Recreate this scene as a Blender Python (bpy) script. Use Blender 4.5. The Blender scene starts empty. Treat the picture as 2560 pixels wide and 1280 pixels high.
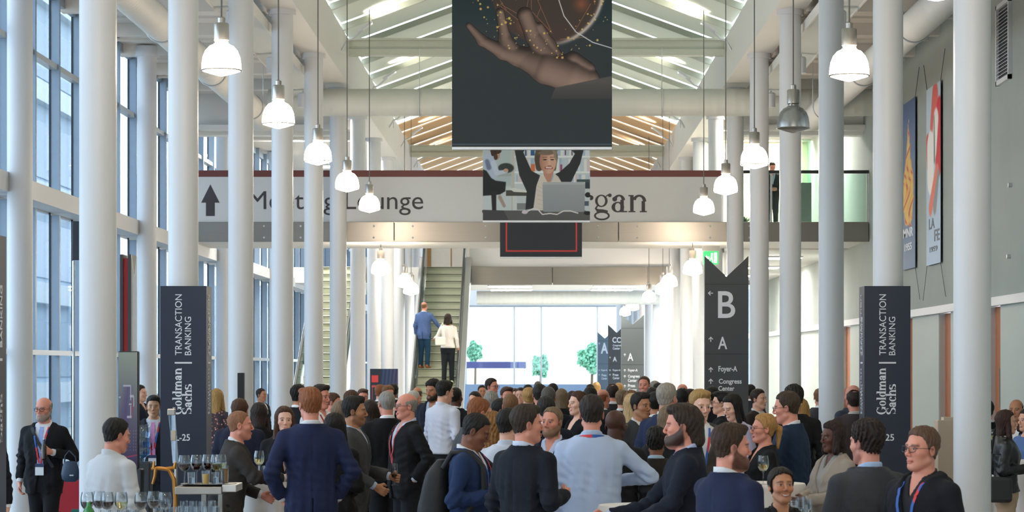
import bpy, bmesh, math, random
import numpy as np
import openvdb
from mathutils import Vector, Matrix
PI = math.pi
F = 6044.0            # focal length in pixels of the 2560x1280 frame
CX, CY, CZ = 1345.0, 920.0, 2.0   # vanishing point in the frame, eye height
random.seed(7)
SC = bpy.context.scene
COL = SC.collection


def X(px, d): return (px - CX) * d / F
def Z(py, d): return CZ + (CY - py) * d / F


# ------------------------------------------------------------------ materials
MATS = {}


def srgb(c):
    if isinstance(c, str):
        c = c.lstrip('#')
        c = [int(c[i:i + 2], 16) / 255 for i in (0, 2, 4)]
    return tuple((v / 12.92 if v <= .04045 else ((v + .055) / 1.055) ** 2.4) for v in c)


def mat(name, col, rough=.6, metal=0., var=.06, scale=8., bump=0., bscale=60., stretch=None, spec=.5,
        emit=None, estr=0., coat=0.):
    """Principled surface with a little procedural variation in colour and relief."""
    if name in MATS: return MATS[name]
    m = bpy.data.materials.new(name); m.use_nodes = True
    nt = m.node_tree; N = nt.nodes; L = nt.links
    b = N['Principled BSDF']
    c = srgb(col)
    b.inputs['Roughness'].default_value = rough
    b.inputs['Metallic'].default_value = metal
    b.inputs['Specular IOR Level'].default_value = spec
    if coat: b.inputs['Coat Weight'].default_value = coat
    tc = N.new('ShaderNodeTexCoord'); mp = N.new('ShaderNodeMapping')
    L.new(tc.outputs['Object'], mp.inputs[0])
    if stretch: mp.inputs['Scale'].default_value = stretch
    if var:
        no = N.new('ShaderNodeTexNoise'); no.inputs['Scale'].default_value = scale; no.inputs['Detail'].default_value = 3
        L.new(mp.outputs[0], no.inputs['Vector'])
        mx = N.new('ShaderNodeMix'); mx.data_type = 'RGBA'
        mx.inputs[6].default_value = (*[v * (1 - var) for v in c], 1)
        mx.inputs[7].default_value = (*[min(1, v * (1 + var)) for v in c], 1)
        L.new(no.outputs[0], mx.inputs[0]); L.new(mx.outputs[2], b.inputs['Base Color'])
    else:
        b.inputs['Base Color'].default_value = (*c, 1)
    if bump:
        n2 = N.new('ShaderNodeTexNoise'); n2.inputs['Scale'].default_value = bscale; n2.inputs['Detail'].default_value = 2
        L.new(mp.outputs[0], n2.inputs['Vector'])
        bp = N.new('ShaderNodeBump'); bp.inputs['Strength'].default_value = bump; bp.inputs['Distance'].default_value = .01
        L.new(n2.outputs[0], bp.inputs['Height']); L.new(bp.outputs[0], b.inputs['Normal'])
    if emit:
        b.inputs['Emission Color'].default_value = (*srgb(emit), 1); b.inputs['Emission Strength'].default_value = estr
    MATS[name] = m
    return m


def attr_mat(name, rough=.55, sss=0., spec=.4, bump=0., bscale=200.):
    """Colour comes from the mesh's own colour attribute (prints, skin)."""
    if name in MATS: return MATS[name]
    m = bpy.data.materials.new(name); m.use_nodes = True
    nt = m.node_tree; N = nt.nodes; L = nt.links; b = N['Principled BSDF']
    a = N.new('ShaderNodeAttribute'); a.attribute_name = 'Col'
    L.new(a.outputs['Color'], b.inputs['Base Color'])
    b.inputs['Roughness'].default_value = rough; b.inputs['Specular IOR Level'].default_value = spec
    if sss:
        b.inputs['Subsurface Weight'].default_value = sss; b.inputs['Subsurface Radius'].default_value = (.012, .005, .003)
        b.inputs['Subsurface Scale'].default_value = 1
    if bump:
        tc = N.new('ShaderNodeTexCoord'); n2 = N.new('ShaderNodeTexNoise'); n2.inputs['Scale'].default_value = bscale
        L.new(tc.outputs['Object'], n2.inputs['Vector'])
        bp = N.new('ShaderNodeBump'); bp.inputs['Strength'].default_value = bump; bp.inputs['Distance'].default_value = .002
        L.new(n2.outputs[0], bp.inputs['Height']); L.new(bp.outputs[0], b.inputs['Normal'])
    MATS[name] = m
    return m


def thin_glass(name, tint=(.9, .97, .98), refl=.08, rough=.0):
    """Clear pane: transparent with a fresnel-like gloss."""
    if name in MATS: return MATS[name]
    m = bpy.data.materials.new(name); m.use_nodes = True
    nt = m.node_tree; N = nt.nodes; L = nt.links; N.clear()
    o = N.new('ShaderNodeOutputMaterial'); mx = N.new('ShaderNodeMixShader'); t = N.new('ShaderNodeBsdfTransparent')
    g = N.new('ShaderNodeBsdfGlossy'); lw = N.new('ShaderNodeLayerWeight'); mt = N.new('ShaderNodeMath')
    t.inputs[0].default_value = (*tint, 1); g.inputs['Roughness'].default_value = rough
    lw.inputs[0].default_value = .25
    mt.operation = 'MULTIPLY_ADD'; mt.inputs[1].default_value = .5; mt.inputs[2].default_value = refl
    L.new(lw.outputs['Fresnel'], mt.inputs[0]); L.new(mt.outputs[0], mx.inputs[0])
    L.new(t.outputs[0], mx.inputs[1]); L.new(g.outputs[0], mx.inputs[2]); L.new(mx.outputs[0], o.inputs[0])
    MATS[name] = m
    return m


def translucent(name, col, diff=.5):
    if name in MATS: return MATS[name]
    m = bpy.data.materials.new(name); m.use_nodes = True
    nt = m.node_tree; N = nt.nodes; L = nt.links; N.clear()
    o = N.new('ShaderNodeOutputMaterial'); mx = N.new('ShaderNodeMixShader'); d = N.new('ShaderNodeBsdfDiffuse'); t = N.new('ShaderNodeBsdfTranslucent')
    d.inputs[0].default_value = (*srgb(col), 1); t.inputs[0].default_value = (*srgb(col), 1); mx.inputs[0].default_value = 1 - diff
    L.new(d.outputs[0], mx.inputs[1]); L.new(t.outputs[0], mx.inputs[2]); L.new(mx.outputs[0], o.inputs[0])
    MATS[name] = m
    return m


def liquid(name, col, dens=1.):
    """Tinted see-through drink."""
    if name in MATS: return MATS[name]
    m = bpy.data.materials.new(name); m.use_nodes = True
    b = m.node_tree.nodes['Principled BSDF']
    b.inputs['Base Color'].default_value = (*srgb(col), 1); b.inputs['Roughness'].default_value = .05
    b.inputs['Transmission Weight'].default_value = dens; b.inputs['IOR'].default_value = 1.33
    MATS[name] = m
    return m


# ------------------------------------------------------------------ meshes
class MB:
    """Collects simple solids; build() links them as ONE mesh object."""
    def __init__(s): s.v = []; s.f = []

    def add(s, vs, fs, M=None):
        b = len(s.v)
        if M is not None: vs = [M @ Vector(p) for p in vs]
        s.v += [tuple(p) for p in vs]; s.f += [tuple(i + b for i in f) for f in fs]
        return s

    def box(s, x0, x1, y0, y1, z0, z1, M=None):
        vs = [(x, y, z) for z in (z0, z1) for y in (y0, y1) for x in (x0, x1)]
        return s.add(vs, [(0, 2, 3, 1), (4, 5, 7, 6), (0, 1, 5, 4), (2, 6, 7, 3), (0, 4, 6, 2), (1, 3, 7, 5)], M)

    def bevbox(s, x0, x1, y0, y1, z0, z1, r=.01, M=None, seg=2):
        bm = bmesh.new(); bmesh.ops.create_cube(bm, size=1)
        for v in bm.verts:
            v.co = Vector((x0 + (v.co.x + .5) * (x1 - x0), y0 + (v.co.y + .5) * (y1 - y0), z0 + (v.co.z + .5) * (z1 - z0)))
        bmesh.ops.bevel(bm, geom=bm.edges[:], offset=r, segments=seg, profile=.5, affect='EDGES')
        bm.verts.ensure_lookup_table()
        s.add([v.co.copy() for v in bm.verts], [[v.index for v in f.verts] for f in bm.faces], M); bm.free()
        return s

    def tube(s, pts, r, n=10, cap=True, closed=False):
        pts = [Vector(p) for p in pts]; m = len(pts)
        rs = r if isinstance(r, (list, tuple)) else [r] * m
        vs = []; fs = []; ref = None
        for i, p in enumerate(pts):
            if closed: t = pts[(i + 1) % m] - pts[i - 1]
            else: t = (pts[min(i + 1, m - 1)] - pts[max(i - 1, 0)])
            t.normalize()
            if ref is None: ref = Vector((0, 0, 1)) if abs(t.z) < .9 else Vector((1, 0, 0))
            u = t.cross(ref); u.normalize(); w = t.cross(u); ref = -w if w.dot(ref) < 0 else w
            u = t.cross(ref).normalized(); w = u.cross(t)
            for k in range(n):
                a = 2 * PI * k / n; vs.append(p + (u * math.cos(a) + w * math.sin(a)) * rs[i])
        for i in range(m if closed else m - 1):
            j = (i + 1) % m
            for k in range(n):
                k2 = (k + 1) % n; fs.append((i * n + k, i * n + k2, j * n + k2, j * n + k))
        if cap and not closed:
            fs.append(tuple(range(n))[::-1]); fs.append(tuple((m - 1) * n + k for k in range(n)))
        return s.add(vs, fs)

    def lathe(s, prof, n=24, c=(0, 0, 0), M=None):
        """prof = [(r, z)...] turned about the vertical through c."""
        vs = []; fs = []; m = len(prof)
        for r, z in prof:
            for k in range(n):
                a = 2 * PI * k / n; vs.append((c[0] + r * math.cos(a), c[1] + r * math.sin(a), c[2] + z))
        for i in range(m - 1):
            for k in range(n):
                k2 = (k + 1) % n; fs.append((i * n + k, i * n + k2, (i + 1) * n + k2, (i + 1) * n + k))
        if prof[0][0] > 1e-6: fs.append(tuple(range(n))[::-1])
        if prof[-1][0] > 1e-6: fs.append(tuple((m - 1) * n + k for k in range(n)))
        return s.add(vs, fs, M)

    def prism(s, poly, h0, h1, axis='z', M=None):
        """Extrude a polygon (2D) between h0 and h1 along an axis."""
        n = len(poly)
        def P(a, b, h): return {'z': (a, b, h), 'y': (a, h, b), 'x': (h, a, b)}[axis]
        vs = [P(a, b, h0) for a, b in poly] + [P(a, b, h1) for a, b in poly]
        fs = [tuple(range(n))[::-1], tuple(range(n, 2 * n))] + [(i, (i + 1) % n, n + (i + 1) % n, n + i) for i in range(n)]
        return s.add(vs, fs, M)

    def build(s, name, m, parent=None, smooth=None, loc=None, fix=True):
        me = bpy.data.meshes.new(name)
        me.from_pydata(s.v, [], s.f); me.materials.append(m)
        if fix:
            bm = bmesh.new(); bm.from_mesh(me); bmesh.ops.recalc_face_normals(bm, faces=bm.faces[:]); bm.to_mesh(me); bm.free()
        if smooth is not None:
            me.polygons.foreach_set('use_smooth', [True] * len(me.polygons)); me.set_sharp_from_angle(angle=math.radians(smooth))
        o = bpy.data.objects.new(name, me); COL.objects.link(o)
        if parent is not None: o.parent = parent
        if loc is not None: o.location = loc
        return o


def np_obj(name, V, Q, m, parent=None, cols=None, flip=False):
    """Mesh object from arrays of points and quads, smooth shaded."""
    me = bpy.data.meshes.new(name)
    V = np.asarray(V, np.float32); Q = np.asarray(Q, np.int32)
    if flip: Q = Q[:, ::-1]
    k = Q.shape[1]
    me.vertices.add(len(V)); me.vertices.foreach_set('co', V.ravel())
    me.loops.add(Q.size); me.loops.foreach_set('vertex_index', np.ascontiguousarray(Q).ravel())
    me.polygons.add(len(Q)); me.polygons.foreach_set('loop_start', np.arange(0, Q.size, k, dtype=np.int32))
    me.polygons.foreach_set('use_smooth', np.ones(len(Q), bool))
    me.update(calc_edges=True); me.validate()
    if cols is not None:
        a = me.color_attributes.new('Col', 'FLOAT_COLOR', 'POINT')
        c = np.ones((len(V), 4), np.float32); c[:, :3] = cols; a.data.foreach_set('color', c.ravel())
    me.materials.append(m)
    o = bpy.data.objects.new(name, me); COL.objects.link(o)
    if parent is not None: o.parent = parent
    return o


def tag(o, label, cat, group=None, kind=None):
    o['label'] = label; o['category'] = cat
    if group: o['group'] = group
    if kind: o['kind'] = kind
    return o


def thing(name, label, cat, loc=(0, 0, 0), rz=0., group=None):
    o = bpy.data.objects.new(name, None); COL.objects.link(o); o.empty_display_size = .1
    o.location = loc; o.rotation_euler = (0, 0, rz)
    return tag(o, label, cat, group)


def struct(o, label=None):
    o['kind'] = 'structure'
    if label: o['label'] = label
    return o


def copy_tree(o, parent=None):
    c = o.copy(); COL.objects.link(c)
    if parent is not None: c.parent = parent
    for ch in list(o.children): copy_tree(ch, c)
    return c


# ------------------------------------------------------------------ lettering
def text_obj(name, s, m, parent, box, plane='front', weight=0., depth=.004, fit=True, rot=0., at=(0, 0, 0), spacing=1.):
    """Words as a thin solid, fitted into box (x0, x1, z0, z1) on the front face (y = at[1])."""
    cu = bpy.data.curves.new('t', 'FONT'); cu.body = s; cu.size = 1; cu.offset = weight; cu.extrude = .01
    cu.resolution_u = 4; cu.space_character = spacing
    to = bpy.data.objects.new('t', cu); COL.objects.link(to)
    bpy.context.view_layer.update()
    me0 = to.to_mesh(); V = np.array([v.co[:] for v in me0.vertices]); P = [tuple(p.vertices) for p in me0.polygons]
    to.to_mesh_clear(); bpy.data.objects.remove(to); bpy.data.curves.remove(cu)
    return _place_letters(name, V, P, m, parent, box, depth, rot, at)


def _place_letters(name, V, P, m, parent, box, depth, rot, at):
    lo = V.min(0); hi = V.max(0); V = (V - lo) / np.maximum(hi - lo, 1e-9)
    if rot:                                    # read bottom to top
        V = np.stack([1 - V[:, 1], V[:, 0], V[:, 2]], 1)
    x0, x1, z0, z1 = box
    W = np.stack([x0 + V[:, 0] * (x1 - x0), -(V[:, 2]) * depth, z0 + V[:, 1] * (z1 - z0)], 1) + np.array(at)
    b = MB(); b.v = [tuple(p) for p in W]; b.f = list(P)
    return b.build(name, m, parent, fix=False)


def _ring(cx, cy, rx, ry, tx, ty, a0=0, a1=360, n=28):
    vs = []; fs = []
    for i in range(n + 1):
        a = math.radians(a0 + (a1 - a0) * i / n)
        vs.append((cx + rx * math.cos(a), cy + ry * math.sin(a))); vs.append((cx + (rx - tx) * math.cos(a), cy + (ry - ty) * math.sin(a)))
    for i in range(n): fs.append((2 * i, 2 * i + 2, 2 * i + 3, 2 * i + 1))
    return vs, fs


def _rect(x0, y0, x1, y1): return [(x0, y0), (x1, y0), (x1, y1), (x0, y1)], [(0, 1, 2, 3)]
def _disc(cx, cy, r, n=14): return [(cx + r * math.cos(2 * PI * i / n), cy + r * math.sin(2 * PI * i / n)) for i in range(n)], [tuple(range(n))]


def _ribbon(pts):
    vs = []; fs = []
    for i, (x, y, w) in enumerate(pts):
        a = pts[max(0, i - 1)]; b = pts[min(len(pts) - 1, i + 1)]; dx, dy = b[0] - a[0], b[1] - a[1]; l = math.hypot(dx, dy) or 1
        vs += [(x - dy / l * w / 2, y + dx / l * w / 2), (x + dy / l * w / 2, y - dx / l * w / 2)]
    for i in range(len(pts) - 1): fs.append((2 * i, 2 * i + 2, 2 * i + 3, 2 * i + 1))
    return vs, fs


def serif_glyph(ch, T=.27, t=.075):
    """High-contrast serif letter: list of (points, faces), advance."""
    st = lambda x, h, y0=0.: [_rect(x, y0, x + T, h), _rect(x - .1, y0, x + T + .1, y0 + t)]
    flag = lambda x, h: [_rect(x - .1, h - t, x + T * .6, h)]
    scurve = lambda w, h: [_ribbon([(w * (.5 + .42 * math.cos(math.radians(a))), h * (.75 + .2 * math.sin(math.radians(a))), t + (T * 1.1 - t) * max(0, math.sin(math.radians(a) / 1)) * 0 + (T * 1.05 - t) * max(0, -math.cos(math.radians(a)))) for a in range(25, 271, 15)] +
                                   [(w * (.5 + .42 * math.sin(math.radians(a))), h * (.27 + .2 * math.cos(math.radians(a))), t + (T * 1.05 - t) * max(0, math.sin(math.radians(a)))) for a in range(15, 246, 15)]),
                           _rect(w * .84, h * .72, w * .92, h * .98), _rect(w * .04, h * .02, w * .12, h * .3)]
    if ch == 'o': return [_ring(.46, .5, .46, .52, T, t)], 1.0
    if ch == 'l': return st(.1, 1.5) + flag(.1, 1.5), .56
    if ch == 'd': return [_ring(.44, .5, .44, .52, T, t), _rect(.62, 0, .62 + T, 1.5), _rect(.62, 0, 1.0, t), _rect(.5, 1.5 - t, .7, 1.5)], 1.06
    if ch == 'n': return st(.1, 1.) + flag(.1, 1.) + [_ring(.62, .62, .4, .4, T, .12, 0, 165)] + st(.75, .65), 1.2
    if ch == 'h': return st(.1, 1.5) + flag(.1, 1.5) + [_ring(.62, .62, .4, .4, T, .12, 0, 165)] + st(.75, .65), 1.2
    if ch == 'm': return st(.1, 1.) + flag(.1, 1.) + [_ring(.6, .62, .38, .4, T, .12, 0, 165)] + st(.71, .65) + [_ring(1.2, .62, .38, .4, T, .12, 0, 165)] + st(1.31, .65), 1.76
    if ch == 'r': return st(.1, 1.) + flag(.1, 1.) + [_ring(.62, .62, .36, .4, T * .6, .14, 60, 165), _disc(.74, .84, .15)], .92
    if ch == 'a': return [_rect(.52, .0, .52 + T, .72), _rect(.52, 0, .92, t), _ring(.45, .7, .34, .32, T, t * 1.4, 0, 160), _disc(.2, .76, .14), _ring(.38, .3, .36, .31, T, t)], .98
    if ch == 'c': return [_ring(.46, .5, .46, .52, T, t, 50, 318), _disc(.7, .78, .15)], .86
    if ch == 's': return scurve(.78, 1.02), .86
    if ch == 'S': return scurve(1.02, 1.5), 1.12
    if ch == 'G': return [_ring(.66, .73, .66, .77, T * 1.1, t * 1.1, 42, 330), _rect(1.0, .06, 1.0 + T, .66), _rect(.8, .66 - t, 1.38, .66), _rect(1.12, 1.0, 1.2, 1.46)], 1.46
    if ch == 'g': return [_ring(.42, .66, .36, .36, T * .75, t), _ring(.45, -.2, .45, .27, T * .55, t * 1.4), _ribbon([(.2, .38, .08), (.1, .22, .12), (.2, .1, .18), (.5, .07, .2), (.78, .02, .16)]), _ribbon([(.68, .92, .06), (.82, 1.02, .07)]), _disc(.9, .98, .11)], .98
    if ch == 'J': return st(.3, 1.46) + [_rect(.2, 1.46 - t, .67, 1.46), _disc(.08, .05, .14)], .8
    if ch == 'P': return st(.1, 1.46) + [_rect(.0, 1.46 - t, .4, 1.46), _ring(.5, 1.06, .5, .4, T, t, -90, 90)], 1.1
    if ch == 'M': return [_rect(.12, 0, .2, 1.46), _rect(0, 0, .34, t), _ribbon([(.2, 1.46, T), (.78, .1, T)]), _ribbon([(.78, .1, .08), (1.3, 1.46, .08)]), _rect(1.25, 0, 1.25 + T, 1.46), _rect(1.15, 0, 1.62, t)], 1.7
    if ch == '.': return [_disc(.18, .12, .14)], .4
    return [], .5


def serif_obj(name, s, m, parent, box, T=.27, depth=.004, rot=0., at=(0, 0, 0), ref=None):
    """ref: a longer string the box was measured for; letters are laid out alike and fitted together."""
    def lay(q):
        V = []; P = []; x = 0.
        for ch in q:
            g, adv = serif_glyph(ch, T)
            for kk, (vs, fs) in enumerate(g):
                b = len(V); V += [(x + a, c, kk * .01) for a, c in vs]; P += [tuple(i + b for i in f) for f in fs]
            x += adv
        return np.array(V), P
    V, P = lay(s)
    V = np.concatenate([V, [[V[0][0], V[0][1], -.06]]])      # a spare point keeps the letters proud of the sign
    return _place_letters(name, V, P, m, parent, box, depth, rot, at)


# ------------------------------------------------------------------ printed panels
def art_panel(name, w, h, nx, ny, fn, parent, m, at=(0, 0, 0)):
    """A flat print facing the entrance (-y); fn(u, v) -> rgb (sRGB) arrays, u to the right, v upwards."""
    u = (np.arange(nx + 1)) / nx; v = (np.arange(ny + 1)) / ny
    Ug, Vg = np.meshgrid(u, v)
    rgb = np.clip(fn(Ug, Vg), 0, 1)
    lin = np.where(rgb <= .04045, rgb / 12.92, ((rgb + .055) / 1.055) ** 2.4).reshape(-1, 3)
    P = np.stack([(Ug - .5) * w + at[0], np.full_like(Ug, at[1]), Vg * h + at[2]], -1).reshape(-1, 3)
    i = np.arange(ny)[:, None] * (nx + 1) + np.arange(nx)[None, :]
    Q = np.stack([i, i + 1, i + nx + 2, i + nx + 1], -1).reshape(-1, 4)
    return np_obj(name, P, Q, m, parent, cols=lin)


def seg2(U, V, ax, ay, bx, by, ra, rb):
    """Signed distance to a tapered 2D stroke."""
    dx, dy = bx - ax, by - ay; l = dx * dx + dy * dy + 1e-12
    t = np.clip(((U - ax) * dx + (V - ay) * dy) / l, 0, 1)
    return np.hypot(U - ax - t * dx, V - ay - t * dy) - (ra + (rb - ra) * t)


def over(img, mask, c):
    mask = np.clip(mask, 0, 1)[..., None]
    return img * (1 - mask) + np.asarray(c, float) * mask
# ------------------------------------------------------------------ people
# A figure is a signed distance field sampled on an uneven grid (fine at head and hands), turned into one surface.
BIG = 1.0


def axis(lo, hi, h, fine=()):
    """Grid lines from lo to hi with spacing h, and finer spacing inside the (a, b, hf) ranges."""
    out = [lo]; x = lo
    while x < hi:
        st = h
        for a, b, hf in fine:
            if a - h <= x <= b: st = min(st, hf)
        x += st; out.append(x)
    return np.array(out)


class Field:
    def __init__(s, xs, ys, zs):
        s.ax = (xs, ys, zs); s.v = np.full((len(xs), len(ys), len(zs)), BIG, np.float32)
        s.m = max(np.diff(a).max() for a in s.ax) * 2.5

    def sub(s, lo, hi, pad):
        pad = pad + s.m
        sl = tuple(slice(max(0, np.searchsorted(a, l - pad) - 1), np.searchsorted(a, h + pad) + 1) for a, l, h in zip(s.ax, lo, hi))
        g = np.meshgrid(s.ax[0][sl[0]], s.ax[1][sl[1]], s.ax[2][sl[2]], indexing='ij', sparse=True)
        return sl, g

    def add(s, f, lo, hi, k=0.0, op='u'):
        sl, g = s.sub(lo, hi, k)
        if any(q.start >= q.stop for q in sl): return
        a = s.v[sl]; b = f(*g).astype(np.float32)
        if op == 'u':
            if k: h = np.maximum(k - np.abs(a - b), 0) / k; s.v[sl] = np.minimum(a, b) - h * h * k * .25
            else: s.v[sl] = np.minimum(a, b)
        else:                                   # carve b away
            b = -b
            if k: h = np.maximum(k - np.abs(a - b), 0) / k; s.v[sl] = np.maximum(a, b) + h * h * k * .25
            else: s.v[sl] = np.maximum(a, b)

    def cap(s, a, b, ra, rb, k=.02, op='u', cut=None, sq=None):
        a = np.array(a, float); b = np.array(b, float); d = b - a; l = d @ d + 1e-12
        r = max(ra, rb)
        def f(x, y, z):
            t = np.clip(((x - a[0]) * d[0] + (y - a[1]) * d[1] + (z - a[2]) * d[2]) / l, 0, 1)
            q = np.sqrt((x - a[0] - t * d[0]) ** 2 + (y - a[1] - t * d[1]) ** 2 + (z - a[2] - t * d[2]) ** 2) - (ra + (rb - ra) * t)
            if cut is not None:                  # flat end at b, cut metres past it
                n = d / math.sqrt(l); q = np.maximum(q, (x - b[0]) * n[0] + (y - b[1]) * n[1] + (z - b[2]) * n[2] - cut)
            return q
        s.add(f, np.minimum(a, b) - r, np.maximum(a, b) + r, k, op)

    def ell(s, c, r, k=.02, op='u', M=None):
        c = np.array(c, float); r = np.array(r, float); R = r.max()
        def f(x, y, z):
            x, y, z = x - c[0], y - c[1], z - c[2]
            if M is not None: x, y, z = (M[0][0] * x + M[0][1] * y + M[0][2] * z, M[1][0] * x + M[1][1] * y + M[1][2] * z, M[2][0] * x + M[2][1] * y + M[2][2] * z)
            k0 = np.sqrt((x / r[0]) ** 2 + (y / r[1]) ** 2 + (z / r[2]) ** 2); k1 = np.sqrt((x / r[0] ** 2) ** 2 + (y / r[1] ** 2) ** 2 + (z / r[2] ** 2) ** 2)
            return k0 * (k0 - 1) / np.maximum(k1, 1e-6)
        s.add(f, c - (r if M is None else R), c + (r if M is None else R), k, op)

    def everywhere(s, f):
        g = np.meshgrid(*s.ax, indexing='ij', sparse=True); s.v = f(s.v, *g).astype(np.float32)

    def mesh(s):
        v = s.v.copy()
        for a in range(3):                       # closed at the borders
            sl = [slice(None)] * 3
            for e in (0, -1): sl[a] = e; v[tuple(sl)] = np.maximum(v[tuple(sl)], .01)
        g = openvdb.FloatGrid(BIG); g.copyFromArray(v)
        P, Q = g.convertToQuads(0.0)
        V = np.stack([np.interp(P[:, i], np.arange(len(s.ax[i])), s.ax[i]) for i in range(3)], 1)
        return V, np.asarray(Q)


_rw = np.random.RandomState(3)
_WV = [(_rw.randn(3), _rw.rand() * 7) for _ in range(10)]


def wob(x, y, z, f, o=0.):
    """Smooth pseudo-random folds."""
    s = 0.
    for i, (w, ph) in enumerate(_WV[:6]): s = s + np.sin((w[0] * x + w[1] * y + w[2] * z) * f * (1 + .35 * (i % 3)) + ph + o)
    return s / 6


def prof_field(zs, a, b, cy, p, inv):
    """Trunk: stacked rounded cross-sections; inv maps points back to the upright trunk."""
    zs = np.array(zs); a = np.array(a); b = np.array(b); cy = np.array(cy)
    zz = np.linspace(zs[0], zs[-1], 160)
    def sm(v):
        w = np.interp(zz, zs, v); k = np.ones(9) / 9
        return np.convolve(np.pad(w, 4, 'edge'), k, 'valid')
    A, B, C = sm(a), sm(b), sm(cy)
    def f(x, y, z):
        x, y, z = inv(x, y, z)
        ai = np.interp(z, zz, A); bi = np.interp(z, zz, B); ci = np.interp(z, zz, C)
        q = ((np.abs(x) / ai) ** p + (np.abs(y - ci) / bi) ** p) ** (1 / p)
        d = (q - 1) * np.minimum(ai, bi)
        return np.maximum(d, np.maximum(zs[0] - z, z - zs[-1]))
    return f


def rotx(t): c, s = math.cos(t), math.sin(t); return np.array([[1, 0, 0], [0, c, -s], [0, s, c]])
def roty(t): c, s = math.cos(t), math.sin(t); return np.array([[c, 0, s], [0, 1, 0], [-s, 0, c]])
def rotz(t): c, s = math.cos(t), math.sin(t); return np.array([[c, -s, 0], [s, c, 0], [0, 0, 1]])


SKIN = {'east': '#c99b7c', 'fair': '#d9a68e', 'pale': '#e2b49f', 'rosy': '#d08e7a', 'tan': '#b98263', 'olive': '#a87658', 'brown': '#7a4d38', 'dark': '#5a382b', 'deep': '#46291f'}
HAIRC = {'black': '#17130f', 'dark': '#2a1d16', 'brown': '#4a3020', 'light': '#7a573a', 'red': '#86502f', 'blond': '#b58d55', 'grey': '#8b8780', 'white': '#bdb8ae', 'dgrey': '#54504b', 'ash': '#75614a'}

ARM = {  # elbow, wrist for the +x arm, upright body facing -y
    'down': ((.255, .03, 1.13), (.25, -.03, .885)), 'hold': ((.25, .05, 1.14), (.15, -.22, 1.17)), 'glass': ((.25, .04, 1.14), (.13, -.21, 1.26)),
    'pocket': ((.30, .08, 1.15), (.20, -.02, .95)), 'table': ((.24, -.13, 1.16), (.17, -.37, 1.12)), 'clasp': ((.25, .02, 1.13), (.05, -.22, 1.05)),
    'cross': ((.26, -.03, 1.17), (.0, -.2, 1.2)), 'hip': ((.34, .08, 1.17), (.19, -.02, 1.02)), 'phone': ((.24, -.03, 1.15), (.09, -.22, 1.33)),
    'high': ((.30, -.12, 1.22), (.22, -.3, 1.42)), 'out': ((.36, .02, 1.22), (.24, -.22, 1.24)), 'low': ((.26, -.02, 1.13), (.2, -.22, 1.0)), 'elbow': ((.40, -.04, 1.21), (.17, -.20, 1.17)),
    'reach': ((.25, -.16, 1.2), (.2, -.42, 1.18)), 'swing': ((.265, .08, 1.14), (.27, .04, .89)), 'rail': ((.34, .0, 1.22), (.42, -.18, 1.12))}

TORSO_M = ((.80, .88, .95, 1.02, 1.10, 1.20, 1.30, 1.38, 1.43, 1.47, 1.50), (.13, .165, .168, .158, .152, .162, .176, .180, .155, .09, .058), (.09, .118, .12, .112, .108, .113, .12, .108, .09, .07, .055), (0, 0, 0, 0, 0, -.003, -.004, 0, .008, .014, .014))
TORSO_F = ((.80, .88, .95, 1.02, 1.10, 1.20, 1.30, 1.38, 1.43, 1.47, 1.50), (.13, .168, .168, .145, .130, .142, .154, .158, .135, .08, .05), (.09, .12, .118, .102, .095, .112, .122, .1, .082, .064, .05), (0, 0, 0, 0, 0, -.012, -.014, 0, .008, .014, .014))


class Fig: pass


def cloth_mat(col, kind='wool'):
    k = f'{kind}_{col}'
    if kind == 'wool': return mat(k, col, rough=.85, var=.10, scale=9, bump=.25, bscale=140, spec=.25)
    if kind == 'cotton': return mat(k, col, rough=.75, var=.04, scale=6, bump=.12, bscale=60, spec=.3)
    if kind == 'leather': return mat(k, col, rough=.38, var=.1, scale=12, bump=.2, bscale=70, spec=.5)
    if kind == 'plaid':
        if k in MATS: return MATS[k]
        m = mat(k, col, rough=.85, var=0); nt = m.node_tree; b = nt.nodes['Principled BSDF']
        tc = nt.nodes.new('ShaderNodeTexCoord'); c1 = nt.nodes.new('ShaderNodeTexChecker'); c1.inputs['Scale'].default_value = 62
        c1.inputs[1].default_value = (*srgb(col), 1); c1.inputs[2].default_value = (*srgb('#5b4334'), 1)
        nt.links.new(tc.outputs['Object'], c1.inputs[0]); nt.links.new(c1.outputs[0], b.inputs['Base Color'])
        return m
    if kind == 'floral':
        if k in MATS: return MATS[k]
        m = mat(k, col, rough=.8, var=0); nt = m.node_tree; b = nt.nodes['Principled BSDF']
        tc = nt.nodes.new('ShaderNodeTexCoord'); vo = nt.nodes.new('ShaderNodeTexVoronoi'); vo.inputs['Scale'].default_value = 28
        cr = nt.nodes.new('ShaderNodeValToRGB'); e = cr.color_ramp.elements
        e[0].position = .25; e[0].color = (*srgb('#a9564f'), 1); e[1].position = .42; e[1].color = (*srgb(col), 1); q = cr.color_ramp.elements.new(.12); q.color = (*srgb('#cfc3b4'), 1)
        nt.links.new(tc.outputs['Object'], vo.inputs[0]); nt.links.new(vo.outputs[0], cr.inputs[0]); nt.links.new(cr.outputs[0], b.inputs['Base Color'])
        return m


def hair_mat(col):
    c = HAIRC.get(col, col)
    return mat('hair_' + col.lstrip('#'), c, rough=.55, var=.6, scale=75, stretch=(1, 1, .18), bump=.9, bscale=190, spec=.3)


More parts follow.
